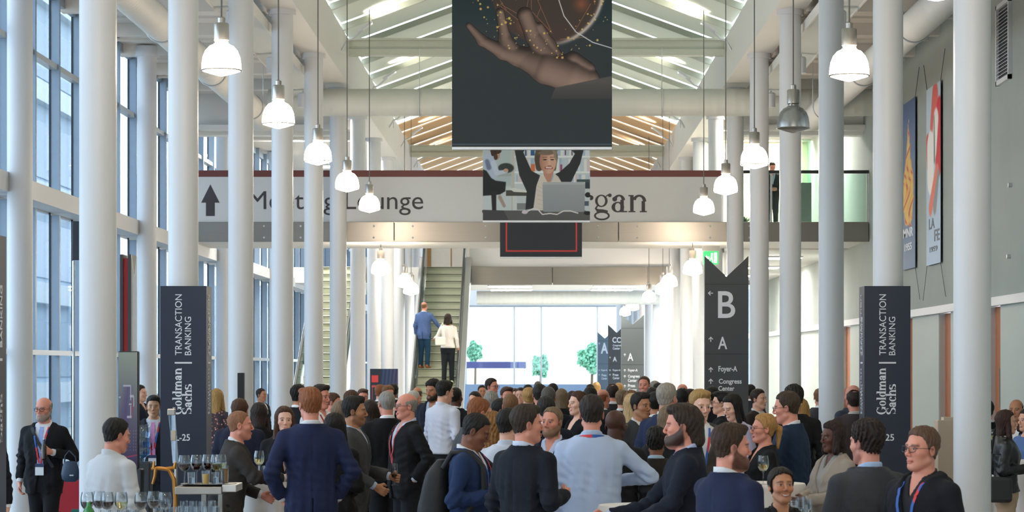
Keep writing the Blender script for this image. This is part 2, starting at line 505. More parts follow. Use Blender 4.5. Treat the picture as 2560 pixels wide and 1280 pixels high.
def person(label, px, top, d, yaw, head=(0, 0), hair='short', hc='dark', skin='fair', sex='m', arms=('down', 'down'), lean=0., H=None,
           wear='suit', coat='#1d2330', shirt='#e8e9ec', tie=None, legs='#1a1c22', lanyard=None, glasses=None, beard=None, walk=0., skirt=None,
           base=0., fat=1., group=None, kind='wool', shoes='#15130f', curl=(.5, .5), badge=False, smile=False, age=0, hood=False, stripe=False, lower=True, vee=1., handw=None):
    """One person.  px/top: head centre and crown in the frame, d: distance, yaw: 0 faces the entrance, 90 faces +x."""
    th = math.radians(lean); piv = np.array([0, .02, .93]); RL = rotx(th)
    U = lambda p: piv + RL @ (np.array(p, float) - piv)          # upright trunk -> leaning trunk
    def inv(x, y, z):
        if not lean: return x, y, z
        y0, z0 = y - piv[1], z - piv[2]; c, s = math.cos(th), math.sin(th)
        return x, piv[1] + c * y0 + s * z0, piv[2] - s * y0 + c * z0
    hy, hp = math.radians(head[0]), math.radians(head[1])
    HP = U((0, .012, 1.535))                                    # head turns about the top of the neck
    RH = rotz(hy) @ rotx(hp + th * .35)
    HO = np.array([0, -.02, .10])                               # head centre (eye level) from the pivot
    h2m = lambda p: HP + RH @ (HO + np.array(p, float))
    MH = RH.T
    crown = h2m((0, .014, .121 + (.012 if hair not in ('bald', 'buzz') else 0)))
    # size so that the crown lands where the photo has it
    ztop = Z(top, d) - base
    s = ztop / crown[2]
    px_h = max(.0009, d / F)                                    # metres per pixel
    hv = float(np.clip(px_h * 1.45, .0033, .009)) / s           # head step
    hh = max(hv, .0042 if d < 25 else .007); cv = max(.0085, hv * 1.8)
    near = d < 26
    dn = .02 if d > 30 else .014
    T = TORSO_F if sex == 'f' else TORSO_M
    shw = .165 if sex == 'f' else .187
    SH = [U((sg * shw, .005, 1.395)) for sg in (1, -1)]
    EL, WR = [], []
    for i, sg in enumerate((1, -1)):
        a = arms[i]; e, w = ARM[a] if isinstance(a, str) else a
        q = shw / .187
        EL.append(U((sg * e[0] * q, e[1], e[2]))); WR.append(U((sg * w[0], w[1], w[2])))
    ys = math.sin(walk) if walk else 0
    HIPJ = [np.array([sg * .085, 0, .90]) for sg in (1, -1)]
    KN = [np.array([sg * .092, -.02 - sg * .13 * walk, .49]) for sg in (1, -1)]
    AN = [np.array([sg * .098, .03 - sg * .2 * walk, .085]) for sg in (1, -1)]
    # ---------------------------------------------------------------- body (skin)
    lohi = np.array([*SH, *EL, *WR, *KN, *AN, crown, HP])
    hx = [w[0] for w in WR]
    fine_x = [(h2m((0, 0, 0))[0] - .1, h2m((0, 0, 0))[0] + .1, hv)]
    fine_y = [(h2m((0, 0, 0))[1] - .135, h2m((0, 0, 0))[1] + .12, hv)]
    fine_z = [(HP[2] - .06, crown[2] + .02, hv)]
    if near:
        for w, e in zip(WR, EL):
            dd = (w - e) / np.linalg.norm(w - e); c = w + dd * .09
            fine_x.append((c[0] - .09, c[0] + .09, hh)); fine_y.append((c[1] - .09, c[1] + .09, hh)); fine_z.append((c[2] - .09, c[2] + .09, hh))
    lo = lohi.min(0) - .22; hi = lohi.max(0) + .22; lo[2] = 0.0; hi[2] = crown[2] + .03
    bf = Field(axis(lo[0], hi[0], dn, fine_x), axis(lo[1], hi[1], dn, fine_y), axis(lo[2], hi[2], dn, fine_z))
    Tt = [np.array(q) for q in T]
    bf.add(prof_field(Tt[0], Tt[1] - .006, Tt[2] * 1., Tt[3], 2.4, inv), U((-.2, -.16, .8)) - .12, U((.2, .16, 1.5)) + .12, .0)
    for i, sg in enumerate((1, -1)):
        bf.ell(SH[i], (.046, .05, .05), .04); bf.cap(SH[i], EL[i], .043, .036, .03); bf.cap(EL[i], WR[i], .039, .026, .02)
        if lower:
            bf.cap(HIPJ[i], KN[i], .082, .053, .03); bf.cap(KN[i], AN[i], .05, .036, .02)
            bf.cap(AN[i] + (0, .01, -.03), AN[i] + (0, -.15, -.05), .034, .028, .02)
    bf.cap(U((0, .02, 1.44)), h2m((0, .028, -.05)), .058 if sex == 'm' else .049, .054 if sex == 'm' else .045, .035)
    E_ = lambda c, r, k=.012, op='u': bf.ell(h2m(c), r, k, op, MH)
    C_ = lambda a, b, ra, rb, k=.012, op='u': bf.cap(h2m(a), h2m(b), ra, rb, k, op)
    f_ = 1 if sex == 'm' else .93
    E_((0, .014, .037), (.0755, .097, .084))
    E_((0, -.03, -.03), (.061 * f_, .058, .086), .03)
    E_((0, -.068, -.096), (.024 * f_, .022, .021), .03)
    for sg in (1, -1):
        C_((sg * .05 * f_, .002, -.062), (sg * .017, -.062, -.099), .018, .016, .02)
        E_((sg * .043, -.052, -.022), (.022, .028, .02), .02)
        E_((sg * .077, .012, -.006), (.009, .019, .031), .006)
        E_((sg * .086, .008, -.004), (.006, .010, .018), .004, 'c')
    C_((-.035, -.077, .026), (.035, -.077, .026), .011, .011, .015)
    for sg in (1, -1): E_((sg * .031, -.099, .003), (.0175, .013, .0115), .012, 'c')
    for sg in (1, -1): E_((sg * .031, -.0765, .003), (.0135, .0125, .0125), .003)
    C_((0, -.086, .015), (0, -.108, -.026), .007, .0095, .010)
    for sg in (1, -1): E_((sg * .0115, -.099, -.034), (.008, .0105, .0075), .008)
    if smile:
        C_((-.024, -.087, -.06), (0, -.093, -.068), .006, .007, .006); C_((.024, -.087, -.06), (0, -.093, -.068), .006, .007, .006)
        for sg in (1, -1): E_((sg * .038, -.072, -.032), (.018, .018, .016), .014)
    else:
        E_((0, -.0905, -.063), (.023, .0085, .0058), .005); E_((0, -.09, -.0735), (.019, .0085, .0068), .005)
        E_((0, -.0992, -.0685), (.024, .003, .0012), .003, 'c')
    if beard in ('full', 'short'):
        g = .012 if beard == 'full' else .005
        E_((0, -.066, -.094), (.036 + g, .032 + g, .03 + g * 1.4), .025)
        for sg in (1, -1): C_((sg * .055, .0, -.05), (sg * .03, -.055, -.088), .018 + g, .02 + g, .02)
    # hands
    HW = []
    for i, sg in enumerate((1, -1)):
        dd = WR[i] - EL[i]; dd /= np.linalg.norm(dd)
        inw = np.array([-sg, 0, 0.]) if handw is None or handw[i] is None else np.array(handw[i], float)
        n = inw - dd * (inw @ dd)
        if np.linalg.norm(n) < .2: n = np.array([0, 0, -1.]) - dd * -dd[2]
        n /= np.linalg.norm(n); sd = np.cross(dd, n); sd = sd if sd @ np.array([0, -1, .9]) > 0 else -sd
        W = WR[i]; k = .9 if sex == 'f' else 1.
        P = lambda a, b, c, W=W, k=k, dd=dd, sd=sd, n=n: W + k * (dd * a + sd * b + n * c)
        bf.cap(P(.0, 0, 0), P(.03, 0, 0), .025 * k, .023 * k, .015)
        for o in (.022, .007, -.009, -.023): bf.cap(P(.025, o * .8, 0), P(.088, o * 1.15, 0), .0135 * k, .0125 * k, .008)
        c = curl[i]
        for o, L in ((.027, .072), (.009, .082), (-.010, .077), (-.028, .06)):
            p = P(.092, o, 0); ang = .15
            for q, (fr, r0, r1) in enumerate(((.45, .0098, .0092), (.3, .0092, .0086), (.25, .0086, .0072))):
                ang += c * (1.0 + .25 * q)
                v = (dd * math.cos(ang) + n * math.sin(ang)) * L * fr * k + sd * (o * .05)
                bf.cap(p, p + v, r0 * k, r1 * k, .003); p = p + v
        t0 = P(.03, .026, .004); t1 = P(.062, .052, .012 + .02 * c); t2 = P(.092 - .01 * c, .058 - .02 * c, .022 + .035 * c)
        bf.cap(P(.02, .012, .0), t1, .014 * k, .0125 * k, .012); bf.cap(t1, t2, .0115 * k, .009 * k, .004)
        HW.append((P, dd, n, sd))
    V, Q = bf.mesh()
    # colours of skin, lips, brows, eyes
    base_c = np.array(srgb(SKIN.get(skin, skin)))
    cols = np.repeat(base_c[None], len(V), 0)
    hl = (V - HP) @ RH - HO                                    # head coordinates
    X_, Y_, Z_ = hl[:, 0], hl[:, 1], hl[:, 2]; AX = np.abs(X_)
    near_h = (np.abs(Z_) < .16) & (AX < .11) & (np.abs(Y_) < .14)
    def paint(msk, c, a=1.):
        w = (np.clip(msk, 0, 1) * a * near_h)[:, None]; cols[:] = cols * (1 - w) + np.array(c)[None] * w
    gauss = lambda dx, sx: np.exp(-(dx / sx) ** 2)
    red = base_c * np.array([1.04, .72, .68])
    paint(gauss(AX - .042, .022) * gauss(Z_ + .025, .022) * (Y_ < -.03), red, .45)
    paint(gauss(X_, .014) * gauss(Z_ + .03, .014) * (Y_ < -.09), red, .5); paint((AX > .072) * gauss(Z_ + .005, .03), red, .5)
    hcol = np.array(srgb(HAIRC.get(hc, hc)))
    dark = base_c * .45
    if smile:
        zl = Z_ + .068 - (X_ / .026) ** 2 * .008
        paint((AX < .027) * (Y_ < -.07) * gauss(zl, .009), base_c * np.array([.95, .5, .5]), .9)
        paint((AX < .021) * (Y_ < -.07) * (np.abs(zl) < .0045), (.62, .58, .54), 1.)
    else:
        paint((AX < .025) * (Y_ < -.075) * gauss(Z_ + .068, .0085), base_c * np.array([.9, .55, .53]), .85)
        paint((AX < .024) * (Y_ < -.075) * (np.abs(Z_ + .0685) < .0018), dark * .6, .9)
    bw = .0045 if sex == 'f' else .006
    paint((AX > .012) * (AX < .052) * (Y_ < -.05) * gauss(Z_ - .0245 + np.maximum(AX - .035, 0) * .35, bw), hcol * .7 + base_c * .08, .8)
    eye = (np.hypot(AX - .031, (Z_ - .002) * 2.5) < .0135) * (Y_ < -.07)
    paint(eye, base_c * .35 + np.array((.28, .26, .25)), .9)
    paint(eye * (np.hypot(AX - .031, Z_ - .002) < .0068) * (Y_ < -.07), (.035, .025, .018), 1.)
    paint((np.abs(AX - .031) < .0165) * (Y_ < -.068) * gauss(Z_ - .003 - .0062 + ((AX - .031) / .0165) ** 2 * .005, .0024), dark * .4, .95)
    if age: paint((AX > .015) * (AX < .045) * (Y_ < -.06) * gauss(Z_ + .016, .005), base_c * .72, .5)
    bcol = hcol
    if beard:
        line = np.interp(Y_, (-.1, -.08, -.05, -.02, .0, .012), (-.052, -.05, -.04, -.02, .008, .02))
        jaw = np.clip((line - Z_) / .009, 0, 1) * np.clip((.02 - Y_) / .012, 0, 1) * np.clip((Z_ + .135) / .02, 0, 1)
        side = 0 * jaw
        mouth = (AX < .02) * gauss(Z_ + .069, .008) * (Y_ < -.07)
        must = (AX < .03) * gauss(Z_ + .051, .006) * (Y_ < -.07)
        m_ = np.clip(np.maximum(np.maximum(jaw, side), must) - mouth * .9, 0, 1) * (Z_ > -.15)
        paint(m_, bcol * .9 if beard != 'stubble' else base_c * .42 + hcol * .1, {'full': .96, 'short': .85, 'stubble': .6}[beard])
    if hair not in LONG and hair not in ('bald', 'buzz', 'shaved', 'balding'):
        hz = np.interp(Y_, (-.1, -.06, -.03, .0, .03, .07, .11), (.09, .075, .045, -.012, -.035, -.06, -.065)) - .018
        paint(np.clip((Z_ - hz) / .02, 0, 1) * (Y_ > -.03), base_c * .35 + hcol * .5, .6)
    if hair in ('buzz', 'shaved'):
        hz = np.interp(Y_, (-.1, -.06, -.03, .0, .03, .07, .11), (.09, .075, .045, .01, -.035, -.06, -.065))
        paint(np.clip((Z_ - hz) / .018, 0, 1) * (Z_ < (.2 if hair == 'buzz' else .075)), base_c * .4 + hcol * .5, .7)
    if near and d < 26:                        # nails are left to the skin relief
        pass
    bm_ = attr_mat('skin', rough=.52, spec=.35, bump=.15, bscale=220)
    o = np_obj('person', V * s, Q, bm_, None, cols, flip=FLIP)
    tag(o, label, 'person', group)
    cyaw = math.radians(yaw)
    o.rotation_euler = (0, 0, cyaw)
    hc_w = rotz(cyaw) @ (h2m((0, .0, .02)) * s)
    # the head goes where the photo has it
    o.location = (X(px, d) - hc_w[0], d - hc_w[1], base)
    R = Fig(); R.o = o; R.s = s; R.h2m = lambda p: h2m(p) * s; R.U = lambda p: U(p) * s; R.HW = HW; R.WR = [w * s for w in WR]; R.EL = [e * s for e in EL]; R.SH = [w * s for w in SH]
    R.world = lambda p: np.array(o.location) + rotz(cyaw) @ np.array(p)
    R.hand = lambda i, a, b, c: R.world(HW[i][0](a, b, c) * s)
    R.yaw = cyaw; R.hv = hv
    # ---------------------------------------------------------------- hair
    if hair not in ('bald',):
        hr = hair_mat(hc); g = Field(*[axis(a - .17, b + .17, max(hv * 1.25, .0045)) for a, b in zip(h2m((0, 0, 0)) - (0, 0, .0 if hair not in LONG else .27), h2m((0, 0, 0)))])
        def hl_(x, y, z):
            x, y, z = x - HP[0], y - HP[1], z - HP[2]
            return (RH[0, 0] * x + RH[1, 0] * y + RH[2, 0] * z - HO[0], RH[0, 1] * x + RH[1, 1] * y + RH[2, 1] * z - HO[1], RH[0, 2] * x + RH[1, 2] * y + RH[2, 2] * z - HO[2])
        Gs = np.meshgrid(*g.ax, indexing='ij', sparse=True); x, y, z = hl_(*Gs)
        def ellf(c, r):
            a, b, e = (x - c[0]) / r[0], (y - c[1]) / r[1], (z - c[2]) / r[2]; q = np.sqrt(a * a + b * b + e * e); q1 = np.sqrt((a / r[0]) ** 2 + (b / r[1]) ** 2 + (e / r[2]) ** 2)
            return q * (q - 1) / np.maximum(q1, 1e-6)
        def capf(a, b, ra, rb, fl=1.):
            a = np.array(a); dv = np.array(b) - a; l = dv @ dv
            t = np.clip(((x - a[0]) * dv[0] + (y - a[1]) * dv[1] + (z - a[2]) * dv[2]) / l, 0, 1)
            return np.sqrt((x - a[0] - t * dv[0]) ** 2 + ((y - a[1] - t * dv[1]) * fl) ** 2 + (z - a[2] - t * dv[2]) ** 2) - (ra + (rb - ra) * t)
        smin = lambda a, b, k: np.minimum(a, b) - (np.maximum(k - np.abs(a - b), 0) / k) ** 2 * k * .25
        vol = {'short': 1., 'quiff': 1.15, 'curly': 1.35, 'thin': .7, 'balding': .8, 'buzz': .3, 'shaved': .3, 'side': 1.1, 'swept': 1.5, 'crop': .6}.get(hair, 1.1)
        off = np.interp(z, (-.08, -.02, .03, .07, .12), (.001, .0028, .006, .0105, .015) if hair not in LONG else (.002, .005, .009, .012, .016)) * vol
        h0 = np.interp(y, (-.1, -.075, -.05, -.02, .0), (.085, .074, .06, .02, -.1))
        off = off * np.clip(.12 + (z - h0) / .045, .12, 1)
        skull = ellf((0, .014, .037), (.0755, .097, .084)) - off
        nape = ellf((0, .034, -.025), (.058, .056, .055)) - .001 * vol
        fld = smin(skull, nape, .02)
        ln = {'thin': .012, 'balding': .02, 'quiff': -.004, 'side': -.006, 'curly': -.004}.get(hair, 0.)
        hz = np.interp(y, (-.1, -.075, -.05, -.03, -.012, .0, .012, .03, .06, .11), np.array((.096, .086, .07, .038, .0, -.012, .022, -.028, -.052, -.06)) + np.array((ln, ln, ln, ln * .6, 0, 0, 0, 0, 0, 0)))
        hz = hz + np.maximum(0, .02 - np.abs(np.abs(x) - .05)) * .3 * (y < -.03)   # receding temples
        if hair in LONG: hz = np.where(y > -.02, -.3, hz)
        fld = np.maximum(fld, (hz - z) * .8)
        if hair in ('balding', 'shaved'):
            fld = np.maximum(fld, (z - np.interp(y, (-.06, 0, .06, .12), (.02, .05, .062, .05))))
        if hair == 'crownbald':
            fld = np.maximum(fld, .042 - np.sqrt(x ** 2 + (y - .045) ** 2 + (z - .12) ** 2))
        if hair in ('quiff', 'swept'): fld = smin(fld, ellf((0.01, -.04, .108), (.056, .044, .027)), .02)
        if hair == 'side': fld = smin(fld, ellf((.018, -.045, .105), (.058, .05, .025)), .02)
        if hair == 'swept': fld = smin(fld, capf((0, .07, .02), (0, .085, -.09), .07, .055), .04)
        if hair == 'swept': fld = np.maximum(fld, -(ellf((0, -.1, -.01), (.1, .085, .085))))
        if hair == 'curly': fld = fld - .004
        rough_n = {'curly': (.0075, 110), 'longcurly': (.011, 75), 'braids': (.003, 120), 'buzz': (.001, 200), 'shaved': (.001, 200)}.get(hair, (.0034, 105))
        if hair in LONG:
            L = {'long': -.27, 'longcurly': -.26, 'bob': -.15, 'braids': -.16, 'pony': -.16, 'bun': -.1, 'tied': -.1}[hair]
            if hair == 'tied':
                skull2 = ellf((0, .012, .036), (.087, .106, .094))
                fld = np.maximum(smin(skull2, nape, .02), (np.interp(y, (-.1, -.075, -.05, -.03, -.005, .02, .06, .11), (.086, .08, .064, .036, -.035, -.055, -.06, -.065)) + np.maximum(0, .022 - np.abs(x)) * .3 - z) * .8)
                fld = smin(fld, ellf((0, .118, -.01), (.045, .036, .04)), .012)
            elif hair in ('pony', 'bun'):
                tie_ = np.maximum(smin(skull, nape, .02), (np.interp(y, (-.1, -.075, -.05, -.02, .02, .06, .11), (.102, .09, .066, .015, -.03, -.055, -.06)) - z) * .8)
                fld = tie_
                if hair == 'pony':
                    fld = smin(fld, capf((0, .105, .03), (0, .145, .0), .02, .03), .012); fld = smin(fld, capf((0, .145, .0), (0, .135, L), .031, .012), .01)
                else: fld = smin(fld, ellf((0, .115, .05), (.04, .036, .038)), .012)
            else:
                wd = .062 if hair != 'longcurly' else .075
                back = np.maximum(capf((0, .035, .02), (0, .06, L + .04), wd + .022, wd, 1.25), .0 - y - .005)
                sides = np.minimum(capf((.072, -.012, .03), (.085, -.03, L + .05), .022, .03), capf((-.072, -.012, .03), (-.085, -.03, L + .05), .022, .03))
                fld = smin(smin(fld, back, .03), sides, .03)
                face_cut = ellf((0, -.1, -.03), (.061, .082, .122))
                fld = np.maximum(fld, -face_cut)
        if hair == 'braids':
            fld = fld + .0035 * np.sin(x * 330) * 1.
        th_ = np.arctan2(x, y)
        fld = fld + rough_n[0] * (np.sin(th_ * 23 + z * 40 + 3 * np.sin(z * 25)) * .5 + wob(x, y, z * (.35 if hair not in ('curly', 'longcurly') else 1), rough_n[1], px))
        if hair not in ('buzz', 'shaved', 'bald'): fld = fld + .0035 * wob(x, y * .8, z, 52, px * 1.7) * (z > .03) - .0018 * np.abs(np.sin(x * 260 + 14 * y + 3 * np.sin(z * 60 + px)))
        g.v = fld.astype(np.float32)
        hV, hQ = g.mesh()
        if len(hQ): np_obj('hair', hV * s, hQ, hr, o, flip=FLIP)
    # ---------------------------------------------------------------- clothes
    c2 = cv
    Tz, Ta, Tb, Tc = [np.array(q, float) for q in T]
    fz = np.interp(Tz, (.85, 1.0, 1.2, 1.35), (1 + (fat - 1) * .8, fat, 1 + (fat - 1) * .8, 1 + (fat - 1) * .3))
    Ta, Tb = Ta * fz, Tb * fz; Tc = Tc - (Tb - Tb / fz) * .5
    def trunk(fd, da, db, z0, z1, p=2.5, minw=None, flare=0.):
        zq = np.linspace(z0, z1, 14); a = np.interp(zq, Tz, Ta) + da; b = np.interp(zq, Tz, Tb) + db; c = np.interp(zq, Tz, Tc)
        if minw: a = np.maximum(a, np.interp(zq, (1.0, 1.25, 1.42, 1.5), (minw, minw, 0, 0)))
        if flare: a = a + np.interp(zq, (z0, 1.0), (flare, 0)); b = b + np.interp(zq, (z0, 1.0), (flare, 0))
        bb = np.array([U((sx * .3, sy * .26, zz)) for sx in (1, -1) for sy in (1, -1) for zz in (z0, z1)])
        fd.add(prof_field(zq, a, b, c, p, inv), bb.min(0), bb.max(0), 0)
    def yoke(fd, r, dz=0., k=.03):
        for i, sg in enumerate((1, -1)):
            fd.cap(U((sg * .05, .012, 1.462 + dz)), U((sg * (shw + .008), .006, 1.404 + dz)), r * .95, r, k)
    def arms_(fd, r0, r1, r2, r3, cut, k=.03):
        for i in (0, 1):
            fd.cap(SH[i], EL[i], r0, r1, k); fd.cap(EL[i], WR[i], r1, r2, .02, cut=cut)
    def mk(z0, z1, pad=.16):
        A = np.array([*SH, *EL, *WR]); l, h = A.min(0) - pad, A.max(0) + pad
        l[0] = min(l[0], -.27); h[0] = max(h[0], .27); l[1] = min(l[1], -.25); h[1] = max(h[1], .25)
        zt = U((0, 0, 1.55))[2]
        return Field(axis(l[0], h[0], c2), axis(l[1], h[1], c2), axis(min(z0, A[:, 2].min() - .12), zt + .03, c2))
    nk = .058 if sex == 'm' else .05
    def neck_hole(fd, r, front, back):
        """Opening round the neck, lower at the throat."""
        c = np.array([0, .016, 1.47])
        def f(v, x, y, z):
            x, y, z = inv(x, y, z)
            q = np.sqrt(x ** 2 + ((y - c[1]) * .95) ** 2) - r
            lim = np.interp(y, (-.12, .06), (front, back))
            return np.maximum(v, -np.maximum(q, lim - z))
        fd.everywhere(f)
    def crease(x, y, z):
        q = 0.
        for i in (0, 1):
            dv = (WR[i] - SH[i]) / np.linalg.norm(WR[i] - SH[i]); r2 = (x - EL[i][0]) ** 2 + (y - EL[i][1]) ** 2 + (z - EL[i][2]) ** 2
            q = q + .007 * np.sin(((x - EL[i][0]) * dv[0] + (y - EL[i][1]) * dv[1] + (z - EL[i][2]) * dv[2]) * 105 + px + 9 * x) * np.exp(-r2 / .011)
        return q
    outer = []
    sleeve = wear in ('suit', 'blazer', 'cardigan', 'jacket', 'leather')
    has_shirt = shirt is not None and wear != 'dress' and wear != 'top'
    if has_shirt:
        sf = mk(.9, 1.55)
        full = not sleeve
        trunk(sf, .027 if full else .008, .025 if full else .008, .94 if full else 1.0, 1.485)
        if full:
            yoke(sf, .044); arms_(sf, .057, .051, .04, .033, -.012)
        else:
            for i in (0, 1): sf.cap(WR[i] - (WR[i] - EL[i]) / np.linalg.norm(WR[i] - EL[i]) * .05, WR[i], .036, .036, .0, cut=.008)
            yoke(sf, .035)
        # collar
        ca, cb = U((0, .018, 1.445)), U((0, .02, 1.535))
        sf.cap(ca, cb, nk + .017, nk + .013, .006, cut=0.)
        if full:
            def fold(v, x, y, z): return v + (.010 * wob(x, y, z * .8, 19, px) + .0065 * wob(x, y, z * 1.6, 38, px + 1)) * np.clip((1.44 - z) * 5, 0, 1) * np.clip((z - .95) * 6, .1, 1) + crease(x, y, z)
            sf.everywhere(fold)
        def fcol(v, x, y, z):
            x, y, z = inv(x, y, z)
            rim = z - np.interp(y, (-.08, .07), (1.474, 1.53))
            v = np.maximum(v, np.maximum(rim, -1) * ((np.abs(x) < .12) & (z > 1.4)) + (-1.) * ~((np.abs(x) < .12) & (z > 1.4)))
            if tie is None:                       # open collar
                w = np.maximum(np.maximum(np.abs(x) - np.clip((z - 1.37) * .38, 0, .04), y + .0), 1.37 - z)
                v = np.maximum(v, -w)
            return v
        sf.everywhere(fcol)
        
        sV, sQ = sf.mesh()
        if len(sQ): np_obj('shirt', sV * s, sQ, cloth_mat(shirt, 'cotton'), o, flip=FLIP); outer.append(sf)
    if sleeve:
        hem = {'suit': .76, 'blazer': .78, 'cardigan': .82, 'jacket': .82, 'leather': .92}[wear] if sex == 'm' or wear == 'leather' else .86
        jf = mk(hem, 1.55)
        trunk(jf, .022, .022, hem, 1.48, 2.6, minw=.172 if sex == 'm' else None, flare=.012)
        yoke(jf, .047 if sex == 'm' else .04); arms_(jf, .062 if sex == 'm' else .056, .055, .047, .04, -.022)
        vz = {'suit': 1.13, 'blazer': 1.12, 'cardigan': 1.2, 'jacket': 1.2, 'leather': 1.25}[wear]
        Hh = 1.5 - vz
        def vcut(v, x, y, z):
            x_, y_, z_ = inv(x, y, z)
            hw = np.clip((z_ - vz) / Hh, 0, 1) ** 1.1 * .088 * vee
            low = np.clip((vz - .1 - z_) / .3, 0, 1) * .07            # parted hem
            w = np.maximum(np.abs(x_) - np.maximum(hw, low) - (0.0 if vee < 1.5 else .012), y_ + .03)
            band = np.exp(-((np.abs(x_) - hw - .026) / .02) ** 2) * (y_ < 0.02) * (z_ > vz) * .007
            v = v + .004 * np.exp(-(x_ / .007) ** 2) * (y_ > .03) * (z_ < 1.42)
            v = np.where((np.abs(x_) < .005) & (y_ > .02) & (z_ < hem + .2), .01, v)
            arm = np.minimum(*[np.sqrt((x - W[0]) ** 2 + (y - W[1]) ** 2 + (z - W[2]) ** 2) for W in WR]) < .12
            v = v - band
            v = v + .013 * wob(x, y, z * .8, 15, px) * np.clip((1.42 - z_) * 5, 0, 1) + .0075 * wob(x * 1.2, y, z * 1.5, 34, px + 2) * np.clip((1.4 - z_) * 5, 0, 1) + crease(x, y, z)
            return np.where(arm, v, np.maximum(v, -w))
        jf.cap(U((0, .028, 1.44)), U((0, .03, 1.505)), nk + .034, nk + .024, .02, cut=0.)
        jf.everywhere(vcut)
        neck_hole(jf, nk + .018, 1.36, 1.475)
        def top_cut(v, x, y, z):
            x_, y_, z_ = inv(x, y, z)
            return np.maximum(v, z_ - np.interp(y_, (-.09, -.02, .06), (1.445, 1.478, 1.512)) - np.maximum(np.abs(x_) - .08, 0) * 2)
        jf.everywhere(top_cut)
        jf.everywhere(lambda v, x, y, z: np.maximum(v, hem - inv(x, y, z)[2]) if False else v)
        if hood: jf.ell(U((0, .11, 1.44)), (.13, .065, .06), .03); jf.cap(U((-.09, .05, 1.475)), U((.09, .05, 1.475)), .04, .04, .03); neck_hole(jf, nk + .022, 1.36, 1.46)
        jV, jQ = jf.mesh()
        nm = {'suit': 'suit_jacket', 'blazer': 'blazer', 'cardigan': 'cardigan', 'jacket': 'jacket', 'leather': 'leather_jacket'}[wear]
        np_obj(nm, jV * s, jQ, cloth_mat(coat, kind if wear != 'leather' else 'leather'), o, flip=FLIP); outer.append(jf)
    if wear in ('top', 'dress'):
        hem = .9 if wear == 'top' else .5
        df = mk(hem, 1.55)
        trunk(df, .014, .014, max(hem, .85), 1.47); yoke(df, .038)
        if wear == 'dress' : df.add(lambda x, y, z: np.maximum(np.sqrt((x / 1.25) ** 2 + y ** 2) - np.interp(z, (.5, .9), (.21, .145)), np.maximum(z - .92, .5 - z)), (-.3, -.25, .5), (.3, .25, .92), .03)
        if kind != 'floral': arms_(df, .056, .046, .037, .03, -.02)
        else:
            for i in (0, 1): df.cap(SH[i], SH[i] + (EL[i] - SH[i]) * .55, .058, .055, .03, cut=-.01)
        df.everywhere(lambda v, x, y, z: v + .004 * wob(x, y, z, 26, px) * (z < 1.35))
        neck_hole(df, nk + .03, 1.39, 1.46)
        dV, dQ = df.mesh(); np_obj('dress' if wear == 'dress' else 'top', dV * s, dQ, cloth_mat(coat, kind if kind in ('floral', 'plaid') else 'cotton'), o, flip=FLIP); outer.append(df)
    # trousers or skirt, shoes
    lv = max(.012, cv * 1.2)
    if skirt:
        kf = Field(axis(-.28, .28, lv), axis(-.25, .25, lv), axis(.42, 1.08, lv))
        kf.add(lambda x, y, z: np.maximum(np.sqrt((x * np.interp(z, (.9, 1.05), (1, 1.05))) ** 2 + (y * 1.3) ** 2) - np.interp(z, (.45, .88, 1.0, 1.06), (.2, .195, .165, .15)), np.maximum(z - 1.05, .45 - z)), (-.25, -.2, .45), (.25, .2, 1.06), 0)
        V_, Q_ = kf.mesh(); np_obj('skirt', V_ * s, Q_, cloth_mat(skirt, 'plaid' if skirt == '#a98f78' else 'wool'), o, flip=FLIP)
    elif lower and wear != 'dress':
        tf = Field(axis(-.27, .27, lv), axis(-.2 - abs(walk) * .25, .2 + abs(walk) * .25, lv), axis(.02, 1.08, lv))
        zq = np.array((.78, .88, .95, .98, 1.01)) if not sleeve else np.array((.78, .88, .95, 1.0, 1.045)); a = np.interp(zq, Tz, Ta) + (.012 if sleeve else .004); b = np.interp(zq, Tz, Tb) + (.012 if sleeve else .002)
        tf.add(prof_field(zq, a, b, zq * 0, 2.5, lambda x, y, z: (x, y, z)), (-.25, -.2, .78), (.25, .2, 1.05), 0)
        for i in (0, 1):
            tf.cap(HIPJ[i] - (0, 0, .05), KN[i], .096, .072, .05); tf.cap(KN[i], AN[i] + (0, .0, -.03), .071, .058, .02, cut=0.)
        tf.everywhere(lambda v, x, y, z: v + .004 * wob(x, y, z * .6, 24, px))
        V_, Q_ = tf.mesh(); np_obj('trousers', V_ * s, Q_, cloth_mat(legs), o, flip=FLIP)
    if lower:
        for i, sg in enumerate((1, -1)):
            a = AN[i]
            shf = Field(axis(a[0] - .08, a[0] + .08, .01), axis(a[1] - .26, a[1] + .12, .01), axis(-.03, .14, .01))
            shf.cap(a + (0, .03, -.045), a + (0, -.08, -.05), .042, .043, .02); shf.cap(a + (0, -.08, -.05), a + (0, -.18, -.06), .044, .034, .02); shf.cap(a + (0, .015, 0), a + (0, .015, -.04), .04, .042, .02)
            shf.everywhere(lambda v, x, y, z: np.maximum(v, .002 - z))
            V_, Q_ = shf.mesh()
            so = np_obj('shoe', V_ * s, Q_, mat('shoe_' + shoes, shoes, rough=.3, var=.05), o, flip=FLIP)
    # ---------------------------------------------------------------- things lying on the clothes
    def surf(x, z, front=True):
        """Depth of the outermost garment at (x, z)."""
        best = None
        for fd in outer + [bf]:
            i = np.searchsorted(fd.ax[0], x); k_ = np.searchsorted(fd.ax[2], z)
            if i <= 0 or k_ <= 0 or i >= len(fd.ax[0]) or k_ >= len(fd.ax[2]): continue
            col = fd.v[i, :, k_]; w = np.where(col < 0)[0]
            if len(w): yv = fd.ax[1][w[0]] if front else fd.ax[1][w[-1]]; best = yv if best is None else (min(best, yv) if front else max(best, yv))
        return best
